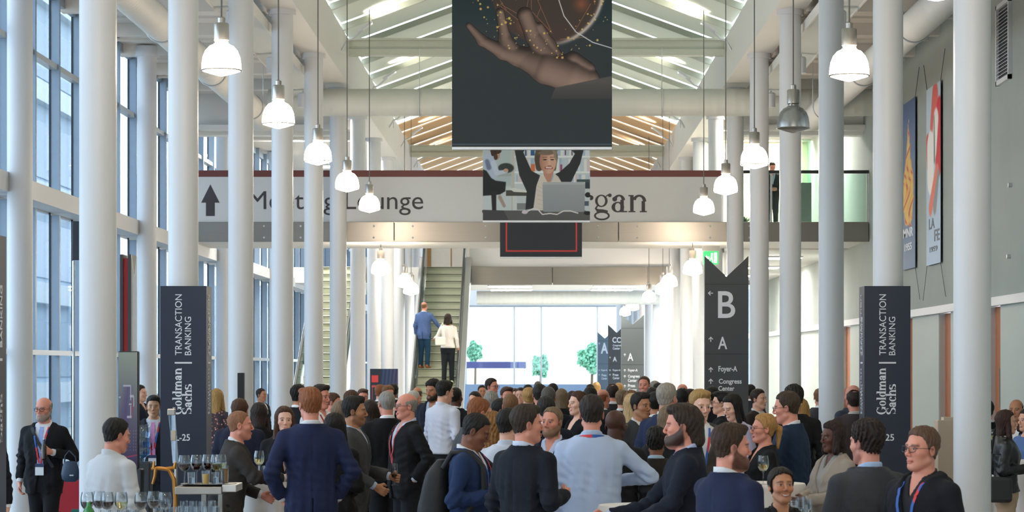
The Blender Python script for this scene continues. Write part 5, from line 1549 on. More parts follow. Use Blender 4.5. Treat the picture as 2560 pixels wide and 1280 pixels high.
sign_pillar('grey-blue sign pillar with large letter A, farthest of the far three', 1512, 107, 36, 830, 846,
            [('A', 1502, 1520, 857, 884, .03), ('arrow', 1498, 859, 5, U_), ('Foyer-A', 1503, 1518, 923, 929, .02), ('arrow', 1498, 926, 4, U_), ('Press', 1504, 1516, 935, 941, .02), ('Center', 1504, 1518, 943, 949, .02), ('arrow', 1498, 937, 4, U_)], mat('sign_blue_grey', '#63727e', rough=.5, var=.03))

# red and dark sign pillar seen edge on behind the kiosk
d = 31.5
t = thing('edge_sign', 'narrow sign pillar with red core between dark edges behind the kiosk screen', 'sign', (X(317, d), d, 0), .0)
q = d / F; zt = Z(636, d)
MB().box(-17 * q, -10 * q, 0, .5, 0, zt).build('dark_edge', GREY, t); MB().box(3 * q, 10 * q, 0, .5, 0, zt).build('dark_edge', GREY, t)
MB().box(-10 * q, 3 * q, .04, .5, 0, zt - .05).build('red_core', mat('sign_core_red', '#b3262c', rough=.45, var=.03), t)
MB().prism([(10 * q, 0), (24 * q, 0), (24 * q, zt), (17 * q, zt - .3), (10 * q, zt)], .02, .06, 'y').build('pale_face', mat('sign_pale', '#cfcdc6', rough=.5), t)

# ------------------------------------------------------------------ posters on the concrete wall
def poster(label, ya, yb, z0, z1, art, words):
    w = yb - ya; h = z1 - z0
    t = thing('wall_poster', label, 'poster', (6.31, (ya + yb) / 2, z0), -PI / 2, 'tall hanging posters')
    art_panel('print', w, h, 60, 150, art, t, PRINT)
    MB().box(-w / 2, w / 2, .002, .012, 0, h).build('backing', DARK, t)
    b = MB()
    for sx in (-1, 1):
        b.tube([(sx * w * .48, .006, h), (sx * w * .75, .012, h + .45)], .005, 6); b.tube([(sx * w * .48, .006, 0), (sx * w * .8, .012, -.55)], .004, 6)
    b.build('hanging_wire', DARK, t)
    for s, bx, m in words: text_obj('lettering', s, m, t, (-w / 2 + bx[0] * w, -w / 2 + bx[1] * w, bx[2] * h, bx[3] * h), at=(0, -.001, 0), weight=.02)
    return t


def art_flame(u, v):
    img = np.stack([.33 + .12 * (1 - v), .40 + .12 * (1 - v), .55 + .08 * (1 - v)], -1); y = 1 - v
    n = .5 + .5 * np.sin(u * 17 + 5 * np.sin(y * 21)) * np.cos(y * 33 + u * 6)
    hw = np.interp(y, (.12, .2, .35, .45, .6, .72), (.02, .12, .22, .42, .45, .30))
    m = np.clip((hw + .06 * (n - .5) - np.abs(u - .46)) * 14, 0, 1) * (y > .12) * (y < .72 + .04 * n)
    img = over(img, m, (.86, .73, .42)); img = over(img, m * np.clip(n * 2 - .7, 0, 1), (.83, .53, .38)); img = over(img, m * (n > .86), (.70, .35, .30))
    return over(img, np.clip((.03 - np.hypot(u - .5, (y - .12) * 2.1)) * 60, 0, 1), (.88, .78, .45))


def art_figure(u, v):
    y = 1 - v; img = np.stack([.66 + .06 * v, .75 + .04 * v, .84 + 0 * v], -1)
    cap = lambda a, b, c, e, r0, r1: np.clip(-seg2(u, y * 2.6, a, b * 2.6, c, e * 2.6, r0, r1) * 22 + .5, 0, 1)
    img = over(img, cap(.62, .06, .50, .22, .20, .22), (.84, .40, .36)); img = over(img, cap(.9, .15, .85, .45, .18, .2), (.80, .18, .24)); img = over(img, cap(.1, .30, .18, .42, .12, .14), (.84, .25, .26))
    img = over(img, cap(.68, .20, .55, .36, .17, .17), (.90, .89, .87)); img = over(img, cap(.3, .34, .3, .52, .25, .22), (.91, .90, .89)); img = over(img, cap(.55, .18, .58, .42, .03, .05), (.45, .48, .46))
    img = over(img, cap(.75, .5, .3, .68, .14, .12), (.87, .46, .40)); img = over(img, cap(.85, .5, .6, .68, .06, .12), (.52, .56, .58))
    return img


WG = mat('poster_white', '#dfe4ea', rough=.6, var=0); GG = mat('poster_grey', '#5b6470', rough=.6, var=0)
poster('blue poster with an orange and yellow flame shape on the concrete wall', 40.45, 41.85, Z(672, 41.1), Z(252, 41.1), art_flame, [('MNR', (.08, .85, .19, .245), WG), ('1955', (.2, .75, .11, .155), WG)])
poster('pale blue poster with a red and white curved shape on the concrete wall', 37.9, 39.28, Z(660, 38.5), Z(212, 38.5), art_figure, [('LA', (.2, .6, .20, .26), GG), ('FE', (.58, .95, .125, .19), GG), ('1959', (.25, .8, .07, .1), GG)])

# ------------------------------------------------------------------ left side: kiosk, cooler, printed counter, loudspeaker, poster stand
d = 22.3
t = thing('kiosk_screen', 'tall dark kiosk display with purple screen beside a white column', 'display', (X(320, d), d, 0), math.radians(-8))
w = .19; zt, zb = Z(878, d), Z(1172, d)
MB().bevbox(-w / 2, w / 2, 0, .06, zb, zt, .01).build('bezel', mat('kiosk_black', '#20242a', rough=.35, var=.02), t)


def art_screen(u, v):
    y = 1 - v; img = np.stack([.50 - .25 * y + .1 * v, .50 - .30 * y + .12 * v, .50 - .17 * y + .06 * v], -1)
    img = over(img, np.clip(1 - np.abs(u - .45 + (y - .4) * .6) * 3, 0, 1) * (y > .3) * (y < .75) * .6, (.33, .27, .47))
    for (x0, x1, y0, y1) in ((.25, .65, .28, .295), (.62, .68, .3, .42), (.60, .82, .37, .39), (.78, .84, .38, .47), (.55, .7, .44, .455), (.62, .67, .46, .56), (.45, .72, .55, .57), (.0, .12, .38, .40)):
        img = over(img, ((u > x0) & (u < x1) & (y > y0) & (y < y1)).astype(float) * .8, (.78, .76, .80))
    for (x0, x1, y0, y1) in ((.74, .8, .40, .5), (.68, .74, .47, .57)): img = over(img, ((u > x0) & (u < x1) & (y > y0) & (y < y1)).astype(float) * .7, (.68, .25, .30))
    for k in range(7):
        for c in (.45, .62, .8, .92): img = over(img, np.clip((.02 - np.hypot(u - c, (y - .68 - .028 * k) * 4)) * 90, 0, 1) * .6, (.8, .8, .85))
    return over(img, np.exp(-((y - .92 + .03 * u) / .006) ** 2) * .8, (.75, .25, .35))


art_panel('screen', w - .012, zt - zb - .02, 50, 150, art_screen, t, PRINT, at=(0, -.002, zb + .01))
MB().bevbox(-w / 2 + .01, w / 2 + .03, .0, .1, 0, zb, .01).build('stand', mat('kiosk_black', '#20242a'), t)
d = 24.2
t = thing('water_cooler', 'water cooler with clear blue bottle and dark stand by the kiosk', 'water cooler', (X(350, d), d + .1, 0))
z1 = Z(1150, d); z0 = Z(1062, d)
MB().bevbox(-.10, .10, -.1, .1, 0, z1 - .02, .015).build('cabinet', mat('cooler_dark', '#2b3036', rough=.4), t)
MB().lathe([(.03, z1 - .02), (.04, z1 + .02), (.085, z1 + .05), (.088, z1 + .1), (.08, z1 + .12), (.088, z1 + .14), (.088, z1 + .2), (.08, z1 + .22), (.088, z1 + .24), (.088, z0 - .03), (.07, z0), (0, z0)], 28).build('bottle', thin_glass('bottle_blue', (.72, .84, .93), .12), t, smooth=40)
MB().lathe([(.0, z1 + .03), (.078, z1 + .055), (.08, z1 + .22), (0, z1 + .22)], 24).build('water', thin_glass('water_blue', (.42, .60, .78), .05), t, smooth=40)
MB().box(-.02, .02, -.13, -.1, z1 - .12, z1 - .09).build('tap', RAILW, t)

d = 27.0


def art_cubes(u, v):
    img = np.stack([.66 + 0 * u, .17 + 0 * u, .22 + 0 * u], -1)
    img = over(img, ((u < .55) & (v > .55 - u * .3) & (u < .35)).astype(float), (.66, .42, .70)); img = over(img, (v < .5 - .1 * u).astype(float), (.86, .62, .20))
    img = over(img, ((v < .5) & (u > .62) & (v < (u - .55) * 2.4)).astype(float), (.16, .42, .38)); img = over(img, ((v < .5) & (u < .25) & (v > u * 1.6)).astype(float), (.75, .72, .30))
    return over(img, np.clip((.012 - np.abs(v - .5 + .1 * u)) * 200, 0, 1), (.25, .12, .12))


t = thing('printed_counter', 'colourful red, yellow and purple printed counter behind the walking man', 'counter', (X(152, d), d, 0))
w = 106 * d / F; zt = Z(1176, d)
MB().box(-w / 2, w / 2, .003, .4, 0, zt).build('box', mat('counter_red', '#8e2a30', rough=.5), t); art_panel('print', w, zt, 80, 100, art_cubes, t, PRINT)
MB().bevbox(-w / 2 - .02, w / 2 + .02, -.02, .42, zt, zt + .03, .006).build('top', mat('counter_top', '#c9ccd0', rough=.4), t)

d = 29.5
t = thing('hanging_screen', 'dark screen hanging high by the glass wall, half behind a white column', 'screen', (X(214, d), d, Z(650, d)))
MB().bevbox(-.165, .165, 0, .08, 0, 97 * d / F, .01).build('cabinet', mat('screen_dark', '#1f2833', rough=.3), t); MB().tube([(0, .04, 97 * d / F), (0, .04, 7.45 - Z(650, d))], .02, 8).build('drop_rod', RAILW, t)
t = thing('steel_pole', 'slim shiny tube standing in for a glass door edge below the dark hanging screen', 'pole', (X(184, d), d, 0))  # chrome tube stands in for a reflective glass door edge
MB().tube([(0, 0, 0), (0, 0, Z(652, d))], .018, 14).build('tube', mat('chrome', '#c9ccd0', rough=.12, metal=1., var=.02), t, smooth=50); MB().lathe([(0, 0), (.12, 0), (.12, .012), (0, .015)], 20).build('base', RAILW, t)

d = 30.2
t = thing('column_loudspeaker', 'slim black column loudspeaker standing before a white column', 'loudspeaker', (X(603, d), d, 0))
MB().bevbox(-.042, .042, -.05, .05, .9, Z(932, d), .008).build('cabinet', mat('speaker_black', '#14161a', rough=.5), t); MB().tube([(0, 0, 0), (0, 0, .92)], .02, 10).build('pole', mat('speaker_black', '#14161a'), t); MB().lathe([(0, 0), (.2, 0), (.2, .02), (0, .025)], 24).build('foot', mat('speaker_black', '#14161a'), t)

d = 48.0


def art_blue(u, v):
    img = np.stack([.20 + 0 * u, .23 + 0 * u, .28 + 0 * u], -1)
    for k in range(6): img = over(img, np.clip(1 - np.abs(u - .35 - .13 * k - v * .35 + .2) * 14, 0, 1) * .7, (.25 + .04 * k, .38, .62))
    img = over(img, ((u > .05) & (u < .3) & (v > .86) & (v < .93)).astype(float), (.85, .30, .30))
    img = over(img, np.clip((.012 - np.minimum.reduce([np.abs(v - .82) + 9 * (u < .06), np.abs(u - .08) + 9 * (v > .82), np.abs(u - .92) + 9 * (v > .82)])) * 200, 0, 1), (.80, .35, .36))
    img = over(img, np.clip((.03 - np.abs(seg2(u, v, .2, .55, .3, .68, 0, 0))) * 60, 0, 1), (.85, .87, .9)); return img


t = thing('roll_up_display', 'dark roll-up display with blue streaks and red outline in front of the escalator', 'display', (X(960, d), d, 0))
w = 70 * d / F; MB().box(-w / 2, w / 2, .003, .01, .06, Z(922, d)).build('backing', mat('banner_back', '#3a3d40'), t); art_panel('print', w, Z(922, d) - .06, 60, 140, art_blue, t, PRINT, at=(0, 0, .06)); MB().bevbox(-w / 2, w / 2, -.06, .08, 0, .06, .01).build('base', ROD, t)

# ------------------------------------------------------------------ glasses and bottles
GL = thin_glass('drink_glass', (.93, .95, .96), .04)
WINE_R = mat('red_wine', '#34070e', rough=.15, var=0, spec=.6); WINE_W = liquid('white_wine', '#e6d69a'); JUICE = mat('orange_juice', '#e9b64a', rough=.3, var=.03); AMBER = liquid('amber_drink', '#d08a22'); BEER = liquid('beer', '#d9a83c'); WATER = liquid('water', '#dfe9ee')


def wine_glass(label, x, y, z, fill=None, s=1., group='wine glasses'):
    t = thing('wine_glass', label, 'glass', (x, y, z), 0, group)
    S = lambda pr: [(r * s, h * s) for r, h in pr]
    MB().lathe(S([(.034, .003), (.034, .006), (.006, .009), (.0, .009)]), 20).build('foot', GL, t, smooth=40)
    MB().lathe(S([(.0045, .008), (.0038, .04), (.0045, .085), (.009, .092)]), 10).build('stem', GL, t, smooth=40)
    MB().lathe(S([(.004, .092), (.022, .098), (.036, .118), (.041, .142), (.039, .17), (.033, .20), (.0325, .20), (.0385, .17), (.0400, .142), (.035, .119), (.022, .1)]), 24).build('bowl', GL, t, smooth=60)
    if fill: MB().lathe(S([(.0, .0965), (.021, .1), (.0345, .12), (.0392, .142), (0, .142)]), 22).build('drink', fill, t, smooth=40)
    return t


def tumbler(label, x, y, z, fill=None, h=.12, r=.03, level=.8, upside=False, group='tumblers'):
    t = thing('tumbler', label, 'glass', (x, y, z), 0, group)
    pr = [(0, 0.002), (r * .86, .002), (r, h), (r - .002, h), (r * .86 - .002, .008), (0, .008)]
    if upside: pr = [(a, h - b) for a, b in pr]
    MB().lathe(pr, 22).build('glass_wall', GL, t, smooth=40)
    if fill: MB().lathe([(0, .009), (r * .86 - .003, .009), (r * (.86 + .14 * level) - .003, h * level), (0, h * level)], 20).build('drink', fill, t, smooth=40)
    return t


def goblet(label, x, y, z, fill=None, group=None):
    t = thing('beer_goblet', label, 'glass', (x, y, z), 0, group)
    MB().lathe([(.034, .0), (.034, .004), (.007, .01), (.005, .05), (.009, .06)], 20).build('foot', GL, t, smooth=40)
    MB().lathe([(.006, .06), (.025, .068), (.034, .10), (.034, .14), (.029, .19), (.028, .19), (.0325, .14), (.0325, .10), (.024, .07)], 22).build('bowl', GL, t, smooth=60)
    if fill: MB().lathe([(0, .064), (.023, .069), (.0315, .095), (0, .095)], 20).build('drink', fill, t, smooth=40)
    return t


def bottle(label, x, y, z, col, h=.28, r=.035, cat='bottle'):
    t = thing('bottle', label, cat, (x, y, z))
    MB().lathe([(0, 0), (r, 0), (r, h * .58), (r * .85, h * .66), (r * .4, h * .8), (r * .38, h * .97), (0, h * .97)], 20).build('glass_body', mat('bottle_' + col, col, rough=.12, var=.05, spec=.7), t, smooth=40)
    MB().lathe([(0, h * .955), (r * .44, h * .955), (r * .44, h), (0, h)], 14).build('cap', RAILW, t, smooth=40)
    return t


# ------------------------------------------------------------------ drinks bar
yb0, yb1 = 15.15, 16.15
xb0, xb1 = X(195, 15.5), X(560, 15.5)
t = thing('bar_counter', 'white bar counter below the row of glasses', 'bar counter')
MB().bevbox(xb0, xb1, yb0, yb1, .96, .995, .006).build('worktop', mat('bar_top', '#dcdcda', rough=.35, var=.02), t)
MB().box(xb0 + .03, xb1 - .03, yb0 + .05, yb1 - .05, 0, .96).build('front_panel', mat('bar_white', '#d4d6d6', rough=.5), t)
zc = .995
row = [(218, 'red', 'window-most'), (248, 'red', ''), (268, 'red', ''), (303, 'white', ''), (352, 'red', ''), (385, 'red', ''), (413, None, '')]
labs = ['wine glass of red wine at the window end of the bar row', 'wine glass of red wine second in the bar row, beside the end glass', 'wine glass of red wine third in the bar row', 'wine glass with white wine in front of the barman', 'wine glass of red wine just past the barman, larger bowl in view',
        'wine glass of red wine beside the brass beer tap', 'empty wine glass in front of the brass beer tap']
for (px, f, _), l in zip(row, labs):
    y = 15.45 + (.12 if px in (248, 385) else 0)
    wine_glass(l, X(px, y), y, zc, {'red': WINE_R, 'white': WINE_W, None: None}[f], 1.06)
bottle('green bottle standing on the bar below the end wine glass', X(222, 15.3), 15.3, zc, '#1f7a34', .165, .036)
tumbler('tumbler of amber drink on the bar under the beer tap', X(397, 15.25), 15.25, zc, AMBER, .125, .027, .8)
tumbler('clear tumbler of water next to the amber tumbler on the bar', X(424, 15.3), 15.3, zc, WATER, .125, .028, .5)
k = 0
for j, (y, xs_) in enumerate(((15.35, (447, 470, 493, 516, 539)), (15.6, (460, 483, 506, 529)))):
    for px in xs_:
        k += 1
        tumbler('clear empty tumbler upturned on the bar below the tray shelf', X(px, y), y, zc, None, .13 + .02 * j, .029, upside=True, group='upturned clear tumblers').name
k = 0
for px, y in ((262, 15.22), (285, 15.26), (308, 15.22), (330, 15.27)):
    tumbler('clear tumbler in the cluster below the wine glasses on the bar', X(px, y), y, zc, None, .11, .028, group='clear tumblers below the wine glasses')
# steel shelf with tray
d = 15.95
t = thing('bar_shelf', 'stainless steel shelf carrying the drinks tray above the bar', 'shelf')
STEEL = mat('stainless', '#9b948b', rough=.28, metal=.9, var=.05)
zs = Z(1214, d)
MB().bevbox(X(446, d), X(562, d), d - .16, d + .2, zs - .05, zs, .004).build('shelf_board', STEEL, t)
MB().bevbox(X(562, d), X(597, d), d - .14, d + .2, zs - .035, zs + .012, .004).build('shelf_end', mat('shelf_end_white', '#c4c2be', rough=.35, metal=.3), t)
MB().bevbox(X(503, d), X(516, d), d, d + .06, zc, zs - .05, .004).build('leg', STEEL, t); MB().bevbox(X(545, d), X(556, d), d, d + .06, zc, zs - .05, .004).build('leg', STEEL, t)
tr = thing('serving_tray', 'round black serving tray on the steel shelf', 'tray', (X(522, d), d, zs + .002))
MB().lathe([(0, 0), (.17, 0), (.185, .012), (.18, .012), (.168, .004), (0, .004)], 36, M=Matrix.Scale(.8, 4, (0, 1, 0))).build('tray_plate', mat('tray_black', '#16171a', rough=.4), tr, smooth=40)
zt_ = zs + .008
for px, dy, f, l in ((461, -.09, WINE_R, 'glass of red wine at the near end of the tray'), (491, -.02, WINE_R, 'glass of red wine second on the tray, behind a tumbler'), (520, .05, WINE_R, 'glass with red wine at the back of the tray behind the juice'), (541, -.02, WINE_W, 'glass of white wine on the tray beside the amber drink'), (552, .06, WINE_W, 'glass of white wine at the far end of the tray')):
    wine_glass(l, X(px, d + dy), d + dy, zt_, f, .98, 'wine glasses on the tray')
tumbler('tumbler of orange juice on the front of the tray', X(514, d - .1), d - .1, zt_, JUICE, .095, .028, .75)
tumbler('tumbler of amber drink at the tray edge', X(562, d - .02), d - .02, zt_, AMBER, .125, .026, .85)
for px, dy, l in ((478, -.09, 'clear water tumbler between the red wines on the tray'), (538, -.09, 'clear water tumbler in front of the white wine on the tray')): tumbler(l, X(px, d + dy), d + dy, zt_, WATER, .085, .026, .6)
# beer tap
d = 15.85
BRASS = mat('brass', '#a9753a', rough=.3, metal=.95, var=.08)
t = thing('beer_tap', 'brass beer tap with cross-bar and two spouts on the bar', 'beer tap', (X(435, d), d, zc))
k = d / F
hgt = Z(1172, d) - zc
MB().tube([(.01, 0, 0), (.01, 0, hgt * .45), (.0, 0, hgt * .8), (-.03, 0, hgt * .98), (-.06, 0, hgt)], [.017, .015, .014, .014, .012], 14).build('column', BRASS, t, smooth=50)
MB().tube([(-.15, 0, hgt), (-.11, 0, hgt + .004), (-.06, 0, hgt), (.0, 0, hgt + .006)], [.008, .012, .011, .013], 12).build('cross_bar', BRASS, t, smooth=50)
MB().tube([(-.135, 0, hgt), (-.13, 0, hgt + .05)], [.01, .007], 10).build('handle', BRASS, t, smooth=50)
MB().tube([(-.12, 0, hgt), (-.125, 0, hgt - .05), (-.14, 0, hgt - .10)], [.012, .010, .008], 10).build('spout', BRASS, t, smooth=50)
MB().tube([(-.0, 0, hgt), (.01, 0, hgt + .045)], [.012, .007], 10).build('handle', BRASS, t, smooth=50)
# glass guard
t = thing('glass_guard', 'clear upright glass guard with steel clamp on the bar', 'glass guard')
d = 16.05
v = [(X(420, d), d, Z(1022, d)), (X(437, d), d, Z(1024, d)), (X(447, d), d, Z(1158, d)), (X(432, d), d, Z(1158, d))]
b = MB(); b.add(v + [(x, y + .012, z) for x, y, z in v], [(0, 1, 2, 3), (7, 6, 5, 4), (0, 4, 5, 1), (1, 5, 6, 2), (2, 6, 7, 3), (3, 7, 4, 0)]); b.build('glass_panel', thin_glass('guard_glass', (.75, .8, .84), .2), t)
MB().bevbox(X(419, d), X(438, d), d - .015, d + .03, Z(1038, d), Z(1022, d), .004).build('clamp', STEEL, t); MB().bevbox(X(428, d), X(440, d), d - .015, d + .03, Z(1102, d), Z(1076, d), .004).build('clamp', mat('clamp_beige', '#b7aa98', rough=.4), t)
MB().tube([(X(440, d), d + .01, Z(1158, d)), (X(440, d), d + .01, zc)], .012, 10).build('post', STEEL, t)

# ------------------------------------------------------------------ standing tables with cloths
CLOTH = mat('table_linen', '#dcd7d3', rough=.85, var=.03, scale=4, bump=.15, bscale=40)


def cocktail_table(label, x, y, z=1.09, r=.36, seed=1):
    t = thing('standing_table', label, 'table', (x, y, 0), 0, 'standing tables')
    MB().lathe([(0, z - .03), (r, z - .03), (r, z), (0, z)], 32).build('tabletop', mat('table_wood', '#8a7a68', rough=.6), t)
    MB().tube([(0, 0, .02), (0, 0, z - .03)], .03, 12).build('pole', RAILW, t); MB().lathe([(0, 0), (.26, 0), (.26, .015), (.03, .03), (0, .03)], 28).build('base', RAILW, t)
    n = 96; vs = []; fs = []; rr = random.Random(seed); ph = rr.random() * 6
    rings = [(0.0, z + .004), (r * .6, z + .004), (r + .004, z + .004), (r + .012, z - .01), (r + .014, z - .08), (r + .012, z - .25), (r - .0, z - .5), (r - .02, z - .8), (r + .0, .06)]
    for i, (q, h) in enumerate(rings):
        dep = max(0, z - h - .02)
        for k in range(n):
            a = 2 * PI * k / n
            f = 1 + (.14 * math.sin(a * 9 + ph) + .06 * math.sin(a * 14 + 2 * ph)) * min(1, dep * 1.6) * (1 if q else 0)
            vs.append((q * f * math.cos(a), q * f * math.sin(a), h))
    for i in range(len(rings) - 1):
        for k in range(n): k2 = (k + 1) % n; fs.append((i * n + k, i * n + k2, (i + 1) * n + k2, (i + 1) * n + k))
    b = MB(); b.add(vs, fs)
    c = b.build('tablecloth', CLOTH, None, smooth=60, loc=(x, y, 0)); tag(c, 'white cloth on the ' + label, 'tablecloth', 'white table cloths')
    return t


tabs = [('standing table by the leaning bald man', X(682, 20), 20.0, 1.1, .36), ('standing table behind the man with the beer goblet', X(925, 29), 29.0, 1.1, .4), ('standing table in front of the bearded man in navy', X(1612, 16.0), 16.0, 1.09, .30),
        ('standing table of the woman with braids', X(1892, 18.4), 18.4, 1.12, .36), ('standing table behind the crew-cut man', X(1862, 20.9), 20.9, 1.12, .3), ('standing table behind the leather jacket woman', X(2500, 26.5), 26.5, 1.1, .3), ('standing table at the edge of the crowd by the concrete wall', X(2600, 23.4), 23.4, 1.1, .36)]
for i, (l, x, y, z, r) in enumerate(tabs): cocktail_table(l, x, y, z, r, i + 1)
bottle_ = lambda *a, **k: bottle(*a, **k)
wine_glass('wine glass with white wine on the table by the leaning bald man', X(648, 19.75), 19.75, 1.105, WINE_W, 1.1)
tumbler('beer tumbler beside the wine glass on the leaning man\'s table', X(652, 19.85), 19.9, 1.105, BEER, .09, .03, .6)
wine_glass('wine glass with white wine on the table of the woman with braids', X(1908, 18.1), 18.1, 1.125, WINE_W, 1.1)
wine_glass('wine glass with pale wine on the table behind the leather jacket woman', X(2481, 26.4), 26.4, 1.105, WINE_W, 1.15)
t = thing('phone_case', 'dark red flat case lying on the table of the woman with braids', 'phone', (X(1887, 17.95), 17.95, 1.125)); MB().bevbox(-.05, .05, -.035, .035, 0, .012, .003).build('case', mat('case_red', '#4a1f26', rough=.4), t); MB().box(-.04, .04, -.03, .03, .012, .013).build('screen', mat('case_dark', '#1b1216', rough=.2), t)
for i, (px, h) in enumerate(((1985, .1), (2003, .12), (2022, .1))):
    d_ = 14.6; tumbler(['clear tumbler beside the smiling woman, first of three', 'taller clear tumbler beside the smiling woman, middle of three', 'clear tumbler beside the smiling woman, last of three'][i], X(px, d_), d_ + .03 * i, 1.10, WATER, h, .03, .4, group='tumblers by the smiling woman')
cocktail_table('standing table with clear tumblers beside the smiling woman', X(2003, 14.8), 14.75, 1.095, .26, 9)
# beige pedestal behind the man with glasses
d = 30
t = thing('pedestal', 'tall beige pedestal beside the white column behind the man with glasses', 'pedestal', (X(2366, d), d, 0))
MB().bevbox(-.13, .13, -.13, .13, 0, Z(1050, d), .01).build('body', mat('pedestal_beige', '#cdb7a0', rough=.7), t); MB().box(-.05, .13, -.1, .1, Z(1050, d), Z(1043, d)).build('top', mat('pedestal_top', '#d5c4b0', rough=.7), t)
# ------------------------------------------------------------------ the guests
GP = 'guests standing in the hall'
NV, BK, CH, DG, BR, MG = '#1b2236', '#15161b', '#2b2c30', '#3a3a3d', '#2f2a29', '#55565a'
WH, LB = '#cfd1d6', '#a9b8d2'


QUEUE = []


def P(label, px, top, d, yaw, **k):
    k.setdefault('group', GP); QUEUE.append([label, px, top, d, yaw, k]); return len(QUEUE) - 1


def spread(fixed):
    """Give everyone standing room: neighbours step apart along the view, so the picture stays the same."""
    for it in range(120):
        moved = 0
        for i, a in enumerate(QUEUE):
            if a[5].get('base'): continue
            ax, ad = X(a[1], a[3]), a[3]
            for j in range(i):
                b = QUEUE[j]
                if b[5].get('base'): continue
                dx = ax - X(b[1], b[3]); dd = ad - b[3]
                ra = .25 * a[5].get('fat', 1) + .25 * b[5].get('fat', 1); need = math.sqrt(max(0, ra * ra * 1.05 - dx * dx))
                if abs(dd) < need:
                    p = (need - abs(dd)) * .5 + .002; s_ = 1 if dd > 0 or (dd == 0 and i > j) else -1
                    a[3] += s_ * p; b[3] -= s_ * p; ad = a[3]; moved += 1
            for fx, fy, r in fixed:
                dx = X(a[1], a[3]) - fx; dd = a[3] - fy; need = math.sqrt(max(0, (r + .23) ** 2 - dx * dx))
                if abs(dd) < need: a[3] += (need - abs(dd) + .002) * (1 if dd > 0 else -1); moved += 1
        if not moved: break


# --- left side
bagman = P('bald man in black suit with light blue tie, walking with navy shoulder bag and bottle', 109, 991, 24.2, -6, head=(-10, 2), hair='balding', hc='grey', skin='rosy', arms=(((.31, .05, 1.15), (.15, -.22, 1.2)), 'swing'), coat=BK, shirt='#d2d4d9', tie='#8fa6d8', legs='#141519', lanyard='blue', badge=True, glasses='#1a1a1c', beard='short', walk=.6, age=1, fat=1.08, curl=(.95, .4))
barman = P('barman in white shirt with black hair seen from behind at the bar', 293, 1045, 16.9, 140, head=(-12, 8), hair='short', hc='black', skin='rosy', wear='shirt', shirt='#c3c5c9', arms=('low', 'low'), lean=6)
P('man in dark suit with pink tie standing between water cooler and navy tower', 384, 988, 26.9, 4, head=(2, 3), hair='side', hc='black', skin='east', coat='#20232a', shirt='#c9ccd4', tie='#d48fc0', lanyard='blue', badge=True, arms=('down', 'down'))
P('dark-haired man in navy with folded arms, half hidden by the kiosk screen', 351, 962, 36, 70, hair='short', hc='dark', skin='fair', coat='#1c2130', shirt='#1c2130', arms=('cross', 'cross'))
P('blonde long-haired woman in dark floral blouse by the navy tower', 542, 972, 31.5, 165, hair='long', hc='blond', skin='rosy', sex='f', wear='top', kind='floral', coat='#3a3136', arms=('hold', 'down'), legs='#1c1c20')
P('brown-haired man in navy suit with his back turned, behind the leaning bald man', 600, 996, 23.2, 172, hair='short', hc='brown', skin='rosy', coat='#1d2235', arms=('clasp', 'down'), fat=1.1)
P('bald man in dark brown suit leaning on the white table', 601, 1028, 19.3, 104, head=(-4, -4), hair='buzz', hc='#8a5f45', skin='rosy', coat='#35312f', shirt=WH, arms=(((.25, -.02, 1.16), (.16, -.30, 1.10)), ((.25, -.16, 1.24), (.12, -.42, 1.28))), lean=12, legs='#1a1a1d', fat=1.08, vee=.9, age=1)
P('young woman in black blazer with straight brown hair facing the entrance', 711, 1016, 21.6, 8, head=(4, 0), hair='long', hc='brown', skin='pale', sex='f', wear='blazer', coat='#15151a', shirt=None, arms=('table', 'clasp'), vee=.8)
P('tall red-blond man in navy blazer with his back turned at the white table', 775, 968, 18.6, 192, head=(10, 0), hair='side', hc='red', skin='rosy', coat='#1e2645', shirt=WH, arms=('pocket', 'pocket'), legs='#161c33', glasses='#2a2a2c')
P('long black-haired woman with plaid skirt hidden behind the red-blond man', 838, 1032, 19.6, 165, hair='long', hc='black', skin='fair', sex='f', wear='blazer', coat='#131316', shirt=None, skirt='#a98f78', arms=('clasp', 'clasp'))
goblet_man = P('dark-haired olive-skinned man in grey suit holding out a beer goblet', 887, 990, 20.8, 84, head=(6, 2), hair='quiff', hc='black', skin='olive', coat='#3f4042', shirt=LB, arms=(((.22, -.05, 1.12), (.12, -.30, 1.07)), 'low'), beard='stubble', legs='#38393b', curl=(.85, .5))
P('woman with long dark brown hair and pale hair clip seen from behind', 926, 1000, 24.5, 175, hair='long', hc='dark', skin='tan', sex='f', wear='top', coat='#55402f', arms=('down', 'hold'))
P('woman with long ash brown hair behind the man with the goblet', 851, 1002, 23.6, 190, hair='long', hc='ash', skin='fair', sex='f', wear='top', coat='#3c342f')
P('tall dark-haired man in white shirt with diagonal red lanyard', 803, 961, 26, 48, head=(8, 4), hair='quiff', hc='dark', skin='rosy', wear='shirt', shirt='#e3e4e8', lanyard='#b8323c')
P('dark-haired man behind the shoulder of the red-blond man', 747, 963, 30, 150, hair='curly', hc='black', skin='tan', coat=BK)
P('short-haired man in dark suit between two white columns, seen in profile', 654, 970, 42, 62, hair='crop', hc='dark', skin='tan', coat='#1a2028')
P('person in long black coat with dark hair in front of the slim gap of columns', 648, 1006, 25.2, 185, hair='long', hc='dark', skin='fair', sex='f', wear='blazer', coat='#121114', shirt=None, legs='#121114')
P('brown-haired young man in pale shirt looking down behind the red-lanyard man', 834, 981, 29.5, 80, head=(4, 12), hair='crop', hc='brown', skin='rosy', wear='shirt', shirt='#d7d8d4')
P('person with curly brown hair above the man with the goblet', 878, 977, 28.8, 180, hair='curly', hc='brown', skin='fair', coat=CH)
P('smiling man with dark-rimmed glasses by the foot of the roll-up display', 907, 972, 35, 15, hair='side', hc='brown', skin='rosy', coat=CH, glasses='#1a1a1c', smile=True)
